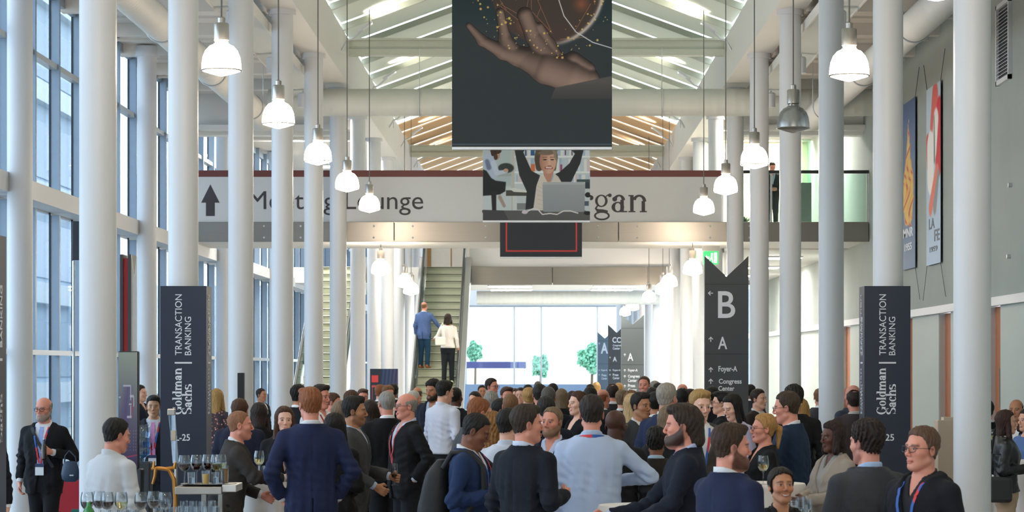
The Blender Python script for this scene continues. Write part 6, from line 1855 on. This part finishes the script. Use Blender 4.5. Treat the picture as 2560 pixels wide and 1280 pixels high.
P('man with shaved grey head and thin glasses in black suit, back turned', 966, 978, 23.2, 196, head=(6, 0), hair='buzz', hc='grey', skin='rosy', coat='#131418', glasses='#8a8a8c', arms=('hold', 'hold'))
P('balding man with grey side hair in black suit and red lanyard, profile', 1015, 981, 23.0, -62, head=(-8, 0), hair='balding', hc='grey', skin='rosy', coat='#141519', shirt='#aebccd', lanyard='#b8323c', glasses='#55504a', arms=('pocket', 'pocket'), age=1, fat=1.12)
P('auburn-haired man in front of the roll-up display, back turned', 951, 961, 38, 160, hair='short', hc='red', skin='fair', coat=CH)
P('curly fair-haired man in front of the roll-up display', 971, 964, 36.3, 30, hair='curly', hc='light', skin='rosy', coat=BK)
P('black-haired man in front of the roll-up display, head turned away', 983, 958, 39.5, 200, hair='crop', hc='black', skin='brown', coat=BK)
P('bearded dark-haired man in dark blue suit before the escalator', 1082, 949, 31.5, -28, head=(-8, 12), hair='curly', hc='black', skin='tan', coat='#1d2230', shirt=LB, beard='full', arms=('hold', 'down'))
P('black-haired waiter in white shirt with back turned before the escalator', 1113, 951, 28.5, 138, head=(-14, 8), hair='quiff', hc='black', skin='fair', wear='shirt', shirt='#c6c9d6', legs='#17181c', arms=('low', 'hold'))
P('dark-suited guest hidden behind the waiter in white', 1140, 968, 31, 150, hair='crop', hc='black', skin='dark', coat='#14151a')
P('white-haired man in charcoal suit at the foot of the escalator', 1036, 976, 33, 120, hair='thin', hc='white', skin='rosy', coat='#2a2b2f', age=1)
P('brown-bald older man in grey suit at the foot of the escalator', 1044, 966, 38.5, 165, hair='balding', hc='dgrey', skin='tan', coat='#38393c')

# --- centre
P('reddish-haired balding man in grey suit bending over a phone', 1199, 994, 19.6, 112, head=(10, 14), hair='thin', hc='red', skin='rosy', coat='#47484c', shirt=WH, arms=('phone', 'low'), lean=10, fat=1.08)
backpacker = P('young black man in navy blazer with backpack, looking down', 1193, 1034, 16.6, 78, head=(6, 24), hair='crop', hc='black', skin='brown', coat='#1f3052', shirt=WH, lanyard='blue', arms=('clasp', 'hold'), legs='#1c2c4c')
P('woman with long curly golden-brown hair behind the man with the backpack', 1236, 1030, 19.0, 150, hair='longcurly', hc='#8a6237', skin='fair', sex='f', wear='top', coat='#1a181a')
P('black-haired man in white shirt with arm raised behind the dark blazer man', 1273, 1018, 17.4, 172, head=(-30, 0), hair='crop', hc='black', skin='fair', wear='shirt', shirt='#bfc3d0', arms=('down', 'down'), legs='#15161a')
P('dark brown-haired man in black blazer with blue lanyard, turned away', 1318, 1011, 15.8, 140, head=(-32, 0), hair='side', hc='#33281f', skin='rosy', wear='cardigan', coat='#161a24', shirt='#c3cce0', lanyard='blue', arms=('down', 'hold'), fat=1.02)
P('smiling bearded man with ginger-grey hair in navy jacket facing the entrance', 1380, 1016, 19.4, -24, head=(-6, 0), hair='thin', hc='ash', skin='rosy', coat='#1c2336', shirt='#b7c4e4', beard='short', age=1, arms=('hold', 'low'))
P('broad man in pale blue shirt with blue lanyard, back to the entrance', 1479, 986, 16.8, 180, hair='short', hc='#2a211c', skin='rosy', wear='shirt', shirt='#aab9d4', lanyard='blue', arms=('down', 'elbow'), legs='#1a1d33', fat=1.12)
P('bald black man in dark suit with gold-rimmed glasses, back turned', 1540, 1025, 18.3, 168, head=(-14, 4), hair='bald', hc='black', skin='deep', coat='#18181c', shirt=WH, glasses='#8a6a2a')
P('short black-haired person in dark jacket with red bag strap', 1641, 1068, 18.4, 172, hair='curly', hc='black', skin='brown', wear='cardigan', coat='#26221f', shirt='#9fb6c9', lanyard='#c02a34')
P('bearded man with swept-back brown hair in dark navy blazer, profile', 1703, 1011, 15.0, -92, head=(-2, 2), hair='swept', hc='#33261d', skin='rosy', coat='#171c29', shirt='#a9b6dc', beard='full', arms=(((.24, -.10, 1.18), (.2, -.34, 1.05)), ((.2, -.25, 1.14), (.12, -.50, 1.10))), lean=4, vee=.9)
P('blond young man in grey blazer and open white shirt with lanyard', 1751, 974, 20.2, 8, head=(14, 8), hair='quiff', hc='#a5834f', skin='pale', wear='blazer', coat='#4a4744', shirt=WH, lanyard='blue', badge=True, vee=1.5)
P('large grey-haired man in navy suit with back turned', 1668, 957, 21.6, 148, hair='short', hc='#9a9287', skin='rosy', coat='#222c48', shirt=WH, fat=1.15, arms=('hold', 'hold'))
P('young man with black quiff and dark grey suit between blond hair and navy suit', 1603, 981, 23.4, 38, head=(8, 2), hair='quiff', hc='black', skin='olive', coat='#33353a', shirt=WH)
P('man with thinning brown crown in charcoal suit, back turned below the far sign pillars', 1531, 960, 33.5, 182, hair='crownbald', hc='dark', skin='rosy', coat='#27262b', shirt=WH)
P('pink-skinned bald man left of the charcoal suit below the far sign pillars', 1508, 971, 30.5, 140, hair='shaved', hc='red', skin='rosy', coat=CH)
P('tall smiling man with receding hair facing the entrance beside the far sign pillars', 1610, 940, 36, -14, hair='thin', hc='brown', skin='rosy', coat='#3b3a42', shirt='#e6d3da', smile=True)
P('dark-haired guest below the tall smiling man', 1631, 967, 32, 170, hair='crop', hc='black', skin='tan', coat=BK)
P('black-haired guest in front of the grey-haired navy suit', 1637, 979, 25.6, 190, hair='short', hc='black', skin='tan', coat=CH)
P('grey curly-haired guest far back below the row of white columns', 1637, 953, 44, 180, hair='curly', hc='grey', skin='fair', coat=CH)
P('dark-haired guest beside the grey curls far back', 1646, 958, 40.5, 175, hair='curly', hc='black', skin='brown', coat=BK)
P('black-haired man with pink collar and dark suit, back turned', 1706, 969, 27.5, 165, hair='crop', hc='black', skin='rosy', coat='#1b1c22', shirt='#d98aa0')
P('bald sunlit head behind the pink-collared man', 1707, 960, 37, 150, hair='bald', hc='grey', skin='rosy', coat=CH)
P('dark-haired man beside the pink-collared man', 1727, 972, 29.6, 140, hair='short', hc='dark', skin='rosy', coat=BK)
P('dark-haired woman with hair tied back at the far blue film', 1186, 979, 34, -35, hair='bun', hc='dark', skin='fair', sex='f', coat=BK, wear='blazer', shirt=None)
P('brown-skinned man facing the entrance far back by the blue film', 1205, 962, 44, 10, hair='crop', hc='black', skin='tan', coat=CH)
P('tall man with glasses and white shirt in front of the far blue film', 1230, 945, 37.5, 55, hair='short', hc='dark', skin='rosy', wear='shirt', shirt='#e6e8ec', glasses='#222226')
P('grey-haired man in dark suit with a lanyard behind the bending man', 1227, 978, 26.6, 195, hair='short', hc='grey', skin='rosy', coat='#22242b', shirt=WH)
P('brown-haired man in the middle of the far crowd, face half hidden', 1267, 967, 33, 20, hair='side', hc='brown', skin='rosy', coat=CH)
P('light-skinned face between two dark heads in the far crowd', 1288, 971, 42, 12, hair='short', hc='brown', skin='fair', coat=CH)
P('young man facing the entrance left of the blonde hair knot', 1301, 968, 36, -12, hair='crop', hc='dark', skin='fair', coat='#2d2f36')
P('black-haired guest behind the blonde hair knot', 1320, 961, 39.5, 180, hair='short', hc='black', skin='fair', coat=BK)
P('blonde woman with hair knot and dark clip, back turned', 1321, 969, 30.5, 185, hair='bun', hc='blond', skin='fair', sex='f', wear='blazer', coat='#33353b', shirt=None)
P('man with flat black hair looking down below the far crowd', 1254, 998, 24.6, 96, head=(0, 18), hair='short', hc='black', skin='olive', coat='#1c1d22')
P('man with cropped fair hair in slate blue suit, back turned', 1277, 985, 23.6, 170, hair='buzz', hc='light', skin='rosy', coat='#2c3040', shirt=WH)
P('tall black-haired man with full round hair in the centre crowd', 1349, 960, 28.6, 184, hair='short', hc='#241d18', skin='rosy', coat='#20242f', fat=1.05)
P('grey-haired head rising farthest in the centre crowd', 1345, 953, 50, 180, hair='short', hc='dgrey', skin='rosy', coat=CH)
P('man with shaved greying head in the centre crowd', 1371, 967, 25.8, 178, hair='buzz', hc='dgrey', skin='rosy', coat='#191c26')
P('dark-haired guest behind the shaved greying head', 1382, 958, 39, 190, hair='short', hc='black', skin='fair', coat=BK)
P('long fair-haired woman beside the shaved greying head, back turned', 1404, 972, 32.8, 178, hair='long', hc='ash', skin='fair', sex='f', wear='blazer', coat='#16181f', shirt=None)
P('black-haired man in dark suit behind the laughing bearded man', 1365, 990, 22.0, 183, hair='short', hc='#241f1b', skin='rosy', coat='#141a26', arms=('down', 'down'))
phone_w = P('dark-haired woman in black raising a pale phone', 1430, 978, 35.5, 200, hair='bob', hc='dark', skin='fair', sex='f', wear='blazer', coat='#14151a', shirt=None, arms=('down', 'high'))
P('woman in black with brown hair pulled back, profile', 1444, 978, 25.6, -62, hair='bun', hc='brown', skin='pale', sex='f', wear='blazer', coat='#15161c', shirt=None)
P('man with short black hair behind the pale blue shirt', 1475, 966, 28, 186, hair='crop', hc='black', skin='rosy', coat='#1f222b', fat=1.05)
P('dark-haired guest far back above the pale blue shirt', 1476, 960, 45, 180, hair='short', hc='dark', skin='fair', coat=BK)
P('blond guest far back at the foot of the far sign pillars', 1491, 955, 54, 175, hair='bob', hc='blond', skin='fair', sex='f', wear='blazer', coat='#3a3b40', shirt=None)
P('fair-haired guest far back beside the thinning brown crown', 1547, 957, 48, 170, hair='long', hc='blond', skin='fair', sex='f', wear='blazer', coat='#8f8577', shirt=None)
P('grey-blond guest behind the man with black quiff', 1556, 976, 31.5, 160, hair='curly', hc='ash', skin='fair', coat=CH)
P('woman with curly brown hair behind the man with black quiff', 1579, 976, 29.5, 175, hair='longcurly', hc='light', skin='fair', sex='f', wear='blazer', coat='#1a1a1f', shirt=None)
P('woman with long blond hair in blue top behind the man with black quiff', 1581, 984, 25.0, 165, hair='long', hc='#c0a173', skin='fair', sex='f', wear='top', coat='#2c3b58')
P('woman with straight light brown hair behind the swept-back bearded man', 1673, 1013, 18.6, 175, hair='long', hc='ash', skin='fair', sex='f', wear='blazer', coat='#1c1c21', shirt=None)

# --- right side
P('dark-haired man in front of the tall grey sign pillar', 1780, 965, 31, 170, hair='short', hc='black', skin='tan', coat=BK)
P('man with glasses and dark hair in black suit beside the long-haired woman', 1803, 978, 26.2, -98, hair='side', hc='black', skin='fair', coat='#15161a', shirt=WH, glasses='#222226')
P('woman with long black hair in lavender blouse looking down', 1829, 986, 23.8, -48, head=(-4, 20), hair='long', hc='black', skin='pale', sex='f', wear='top', coat='#a9a3bd', arms=('clasp', 'hold'))
P('dark-skinned man half hidden behind the tall grey sign pillar', 1877, 960, 38.5, 150, hair='crop', hc='black', skin='brown', coat=CH)
P('dark-haired man in brown-black suit beside the tall grey sign pillar', 1897, 972, 29.8, 52, hair='short', hc='dark', skin='fair', coat='#332c2a', shirt=WH, tie='#5f86b4')
P('crew-cut man with glasses in dark navy suit leaning to the table', 1965, 978, 19.8, -112, head=(8, 4), hair='short', hc='#3b2d20', skin='rosy', coat='#1b2c42', shirt=WH, glasses='#1c1c20', arms=(((.24, -.1, 1.16), (.17, -.36, 1.06)), ((.2, -.22, 1.16), (.12, -.44, 1.10))), lean=6)
P('tall black-haired man in black coat behind the crew-cut man', 1985, 963, 23.4, 176, hair='curly', hc='black', skin='tan', coat='#101114', shirt=None, arms=('down', 'down'))
P('blond woman behind the tall black-haired man', 2003, 996, 27, 160, hair='long', hc='blond', skin='fair', sex='f', wear='top', coat='#30342a')
P('woman with blond ponytail and glasses in black blazer, profile', 1908, 1034, 19.2, -80, head=(0, -2), hair='pony', hc='#a87d4a', skin='rosy', sex='f', wear='blazer', coat='#16171b', shirt=None, glasses='#1c1c20', arms=('clasp', 'hold'))
P('man in grey suit partly hidden by a white column', 2049, 971, 33.2, 172, hair='short', hc='light', skin='rosy', coat='#3a3940')
P('bald man in blue-grey suit by the navy tower', 2131, 963, 28.7, -150, hair='bald', hc='grey', skin='rosy', coat='#39404d', shirt=WH)
P('man with bald crown and dark side hair in brown-grey suit by the navy tower', 2134, 975, 27.2, 190, hair='crownbald', hc='dark', skin='rosy', coat='#40393c', shirt='#b9b9b4')
P('red-faced man beside the two suits by the navy tower', 2109, 971, 32.2, 60, hair='bald', hc='brown', skin='rosy', coat='#3b4250', shirt=WH)
P('woman with braided hair in beige blazer resting clasped hands on the table', 2082, 1052, 18.0, -58, head=(-10, 4), hair='braids', hc='#2a1a16', skin='dark', sex='f', wear='blazer', coat='#93887e', shirt='#8d8a86', arms=(((.27, -.06, 1.16), (.06, -.34, 1.13)), ((.27, -.06, 1.16), (.03, -.33, 1.12))), fat=1.25, legs='#7f766e')
P('man with dark curly hair in grey suit, back to the entrance, near the table edge', 2165, 1050, 13.3, -160, head=(18, 2), hair='curly', hc='#241813', skin='rosy', coat='#3b3d42', shirt='#9fb9da', arms=('low', 'hold'), fat=1.12, beard='stubble')
P('man with glasses in dark hooded jacket with white chest stripe', 2304, 1065, 13.2, -48, head=(-8, -2), hair='short', hc='#5a4232', skin='rosy', wear='jacket', coat='#17181f', shirt='#1b1c22', lanyard='blue', glasses='#2b2326', hood=True, stripe=True, age=1, fat=1.05, vee=1.0)
P('smiling dark-haired woman looking at the camera behind clear tumblers', 1953, 1166, 13.2, 8, head=(4, -6), hair='tied', hc='#1c1310', skin='tan', sex='f', wear='cardigan', coat='#14141a', shirt='#14141a', lanyard='blue', smile=True, arms=('down', 'low'))
P('bearded brown-haired man in navy suit close to the camera, profile', 1829, 1058, 12.9, 128, head=(-24, 2), hair='side', hc='#3a281c', skin='rosy', coat='#1e2540', shirt=WH, beard='short', arms=(((.2, -.14, 1.16), (.04, -.36, 1.05)), 'down'), fat=1.12)
P('woman with long brown hair in black leather jacket by the concrete wall', 2516, 1025, 22.8, 84, hair='long', hc='#3a231b', skin='fair', sex='f', wear='leather', coat='#15181b', shirt='#d9d8d6', legs='#b39a80', arms=('down', 'hold'))
P('bald brown-skinned man behind the leather jacket woman', 2540, 996, 25.6, -25, hair='shaved', hc='black', skin='tan', coat=BK)
P('dark-haired person in blue top cut off by the picture edge', 2566, 1022, 24.5, -60, hair='bob', hc='dark', skin='fair', sex='f', wear='top', coat='#5470a0')
P('dark-dressed guest hidden behind the large white column by the concrete wall', 2466, 1000, 27.5, 200, hair='short', hc='black', skin='fair', coat=BK)
P('person in dark clothing at the edge behind the cut-off navy tower', -60, 1000, 19.5, 30, hair='short', hc='dark', skin='fair', coat='#15171d')
# --- upper levels
P('person in black leaning at the balustrade of the footbridge', 1931, 405, 49.3, 5, head=(0, 28), hair='crop', hc='dark', skin='rosy', wear='suit', coat='#1b1d21', base=4.79, arms=('clasp', 'clasp'), shirt='#aebfd6', group=None)
esc = P('man in blue blazer with hand on the escalator handrail', 1061, 754, 61.84, 160, hair='shaved', hc='light', skin='rosy', coat='#4d6390', shirt=WH, legs='#22405c', shoes='#9a5a2c', base=STEPZ(61.84), arms=('down', ((.3, -.1, 1.2), (.38, -.22, 1.05))), group='riders on the escalator')
P('dark-haired woman in white blouse with white bag on the escalator', 1120, 784, 61.14, 178, hair='bob', hc='#2c1c16', skin='tan', sex='f', wear='top', coat='#e6dfda', legs='#23262b', shoes='#d8cfa8', base=STEPZ(61.14), arms=(((.30, -.06, 1.2), (.36, -.2, 1.14)), 'down'), group='riders on the escalator')

obst = [(o.location.x, o.location.y, .16) for o in SC.objects if o.name.startswith('column') and o.parent is None and 15 < o.location.y < 60]
obst += [(x, y, r - .02) for _, x, y, z, r in tabs] + [(X(2003, 14.8), 14.75, .24), (-3.755, 25.8, .36), (3.70, 25.8, .36), (X(1816, 36), 36.07, .33)]
spread(obst)
BUILT = [person(a, b, c, d_, e, **k) for a, b, c, d_, e, k in QUEUE]
bagman, goblet_man, backpacker, phone_w = (BUILT[i] for i in (bagman, goblet_man, backpacker, phone_w))

# ------------------------------------------------------------------ things the guests carry
def put(o, p, rz=0.): o.location = tuple(p); o.rotation_euler = (0, 0, rz)


q = goblet('beer goblet held out by the man in grey suit', 0, 0, 0, BEER)
h = goblet_man.hand(0, .075, .0, .042); put(q, (h[0], h[1], h[2] - .065))
q = tumbler('beer tumbler on the table behind the man with the goblet', X(937, 28.9), 28.8, 1.105, WATER, .14, .035, .6)
q = bottle('small dark bottle held by the walking man', 0, 0, 0, '#2b1d14', .2, .026); h = bagman.hand(0, .075, 0, .036); put(q, (h[0] + .01, h[1] - .05, h[2] - .07))
# navy shoulder bag
t = thing('shoulder_bag', 'navy shoulder bag on long strap hanging at the walking man\'s hip', 'bag')
c = bagman.world(bagman.U((.27, -.06, 0))); c[2] = Z(1208, 24.0) + .13
bx, by, bz = X(176, 23.9), 23.9, Z(1205, 23.9)
prof = [(.0, -.05), (.05, -.048), (.085, -.02), (.092, .03), (.08, .10), (.06, .15), (.0, .16)]
MB().lathe([(a, b) for a, b in prof], 28, M=Matrix.Translation((bx, by, bz + .05)) @ Matrix.Scale(.42, 4, (0, 1, 0))).build('bag_body', mat('bag_leather', '#1f3550', rough=.4, var=.08, bump=.2, bscale=50), t, smooth=50)
st_ = bagman.strip('strap', [(-.10, 1.45), (-.02, 1.30), (.06, 1.17), (.13, 1.04)], .035, mat('strap_black', '#121317', rough=.6), .014)
st_.parent = t; st_.location = bagman.o.location; st_.rotation_euler = bagman.o.rotation_euler
def band(pts, w, m, parent, name):
    b = MB(); b.tube(pts, w, 8); return b.build(name, m, parent, smooth=50)
MB().tube([(bx - .06, by, bz + .18), (bx - .05, by - .01, bz + .26), (bx - .01, by - .01, bz + .31), (bx + .05, by - .01, bz + .25), (bx + .06, by, bz + .18)], .007, 8).build('handle', mat('bag_leather', '#1f3550'), t, smooth=50)
MB().bevbox(bx + .0, bx + .04, by - .046, by - .038, bz + .06, bz + .075, .002).build('badge', mat('bag_metal', '#b5b8bb', rough=.3, metal=.8), t)
# backpack
t = thing('backpack', 'black backpack on the back of the young man in navy blazer', 'backpack')
s = backpacker.s
Fd = Field(axis(-.22, .22, .012), axis(-.03, .36, .012), axis(.78, 1.45, .012))
Fd.add(prof_field((.80, .84, .95, 1.15, 1.32, 1.42), (.10, .15, .165, .16, .14, .06), (.06, .10, .12, .11, .085, .03), (.235, .245, .25, .24, .225, .2), 2.6, lambda x, y, z: (x, y, z)), (-.2, .05, .8), (.2, .4, 1.42), 0)
Fd.ell((0, .34, 1.0), (.12, .05, .13), .03)
Fd.everywhere(lambda v, x, y, z: v + .006 * wob(x, y, z, 22, 1.))
V_, Q_ = Fd.mesh(); BPM = mat('backpack_black', '#15161a', rough=.7, var=.1, bump=.25, bscale=90)
bp = np_obj('pack_body', V_ * s, Q_, BPM, t, flip=FLIP)
for sg in (1, -1): band([tuple(np.array(p) * s) for p in ((sg * .09, .17, 1.36), (sg * .11, .1, 1.47), (sg * .12, -.02, 1.475), (sg * .13, -.125, 1.38), (sg * .15, -.14, 1.22), (sg * .19, -.03, 1.05), (sg * .15, .15, .92))], .02, BPM, t, 'strap')
t.location = backpacker.o.location; t.rotation_euler = backpacker.o.rotation_euler
# phone raised in the crowd
t = thing('phone', 'pale phone held up in the centre crowd', 'phone'); h = phone_w.hand(1, .09, 0, .03); t.location = tuple(h)
MB().bevbox(-.036, .036, -.005, .005, -.03, .12, .006).build('case', mat('phone_pale', '#d9dfe4', rough=.3), t); MB().box(-.03, .03, -.0065, -.005, -.02, .11).build('screen', mat('phone_screen', '#8fa3ad', rough=.1), t)
# white bag on the escalator
t = thing('handbag', 'white handbag of the woman on the escalator', 'bag', (X(1101, 60.75), 60.75, Z(862, 60.75)))
MB().bevbox(-.13, .13, -.05, .05, -.02, .2, .03).build('bag_body', mat('bag_white', '#e3dfd6', rough=.5), t); band([(-.1, 0, .2), (-.02, .05, .42), (.05, .12, .56), (.1, .05, .2)], .012, mat('bag_white', '#e3dfd6'), t, 'strap')
# dark shopper of the leather jacket woman
d_ = 22.6
t = thing('tote_bag', 'dark grey tote bag at the side of the leather jacket woman', 'bag', (X(2497, d_), d_, Z(1256, d_)))
MB().bevbox(-.10, .12, -.06, .06, 0, .24, .03).build('bag_body', mat('tote_grey', '#2a2b2c', rough=.6), t); band([(-.08, 0, .23), (-.06, .0, .45), (.03, .02, .45), (.08, 0, .23)], .012, mat('tote_grey', '#2a2b2c'), t, 'handle')
# ------------------------------------------------------------------ daylight and camera
w = bpy.data.worlds.new('sky'); SC.world = w; w.use_nodes = True
bg = w.node_tree.nodes['Background']; bg.inputs[0].default_value = (.84, .93, 1.0, 1); bg.inputs[1].default_value = SKY
su = bpy.data.lights.new('sun', 'SUN'); su.energy = SUN; su.angle = math.radians(25); su.color = (1, .97, .92)
so = bpy.data.objects.new('sun', su); COL.objects.link(so); so.rotation_euler = (math.radians(38), 0, math.radians(200)); so.location = (0, 0, 40)

cam = bpy.data.cameras.new('camera'); cam.sensor_width = 36; cam.lens = 85; cam.shift_x = -65 / 2560; cam.shift_y = 280 / 2560; cam.clip_end = 600
cam.dof.use_dof = True; cam.dof.focus_distance = 24; cam.dof.aperture_fstop = 8
co = bpy.data.objects.new('camera', cam); COL.objects.link(co); co.location = (0, 0, 2); co.rotation_euler = (PI / 2, 0, 0); SC.camera = co
vs = SC.view_settings; vs.view_transform = 'Standard'; vs.look = 'None'; vs.gamma = 1; vs.use_curve_mapping = False; vs.exposure = EXPO
cy = SC.cycles
cy.max_bounces = 7; cy.diffuse_bounces = 4; cy.glossy_bounces = 3; cy.transmission_bounces = 4; cy.transparent_max_bounces = 24; cy.caustics_reflective = False; cy.caustics_refractive = False
cy.sample_clamp_indirect = 6; cy.use_denoising = True
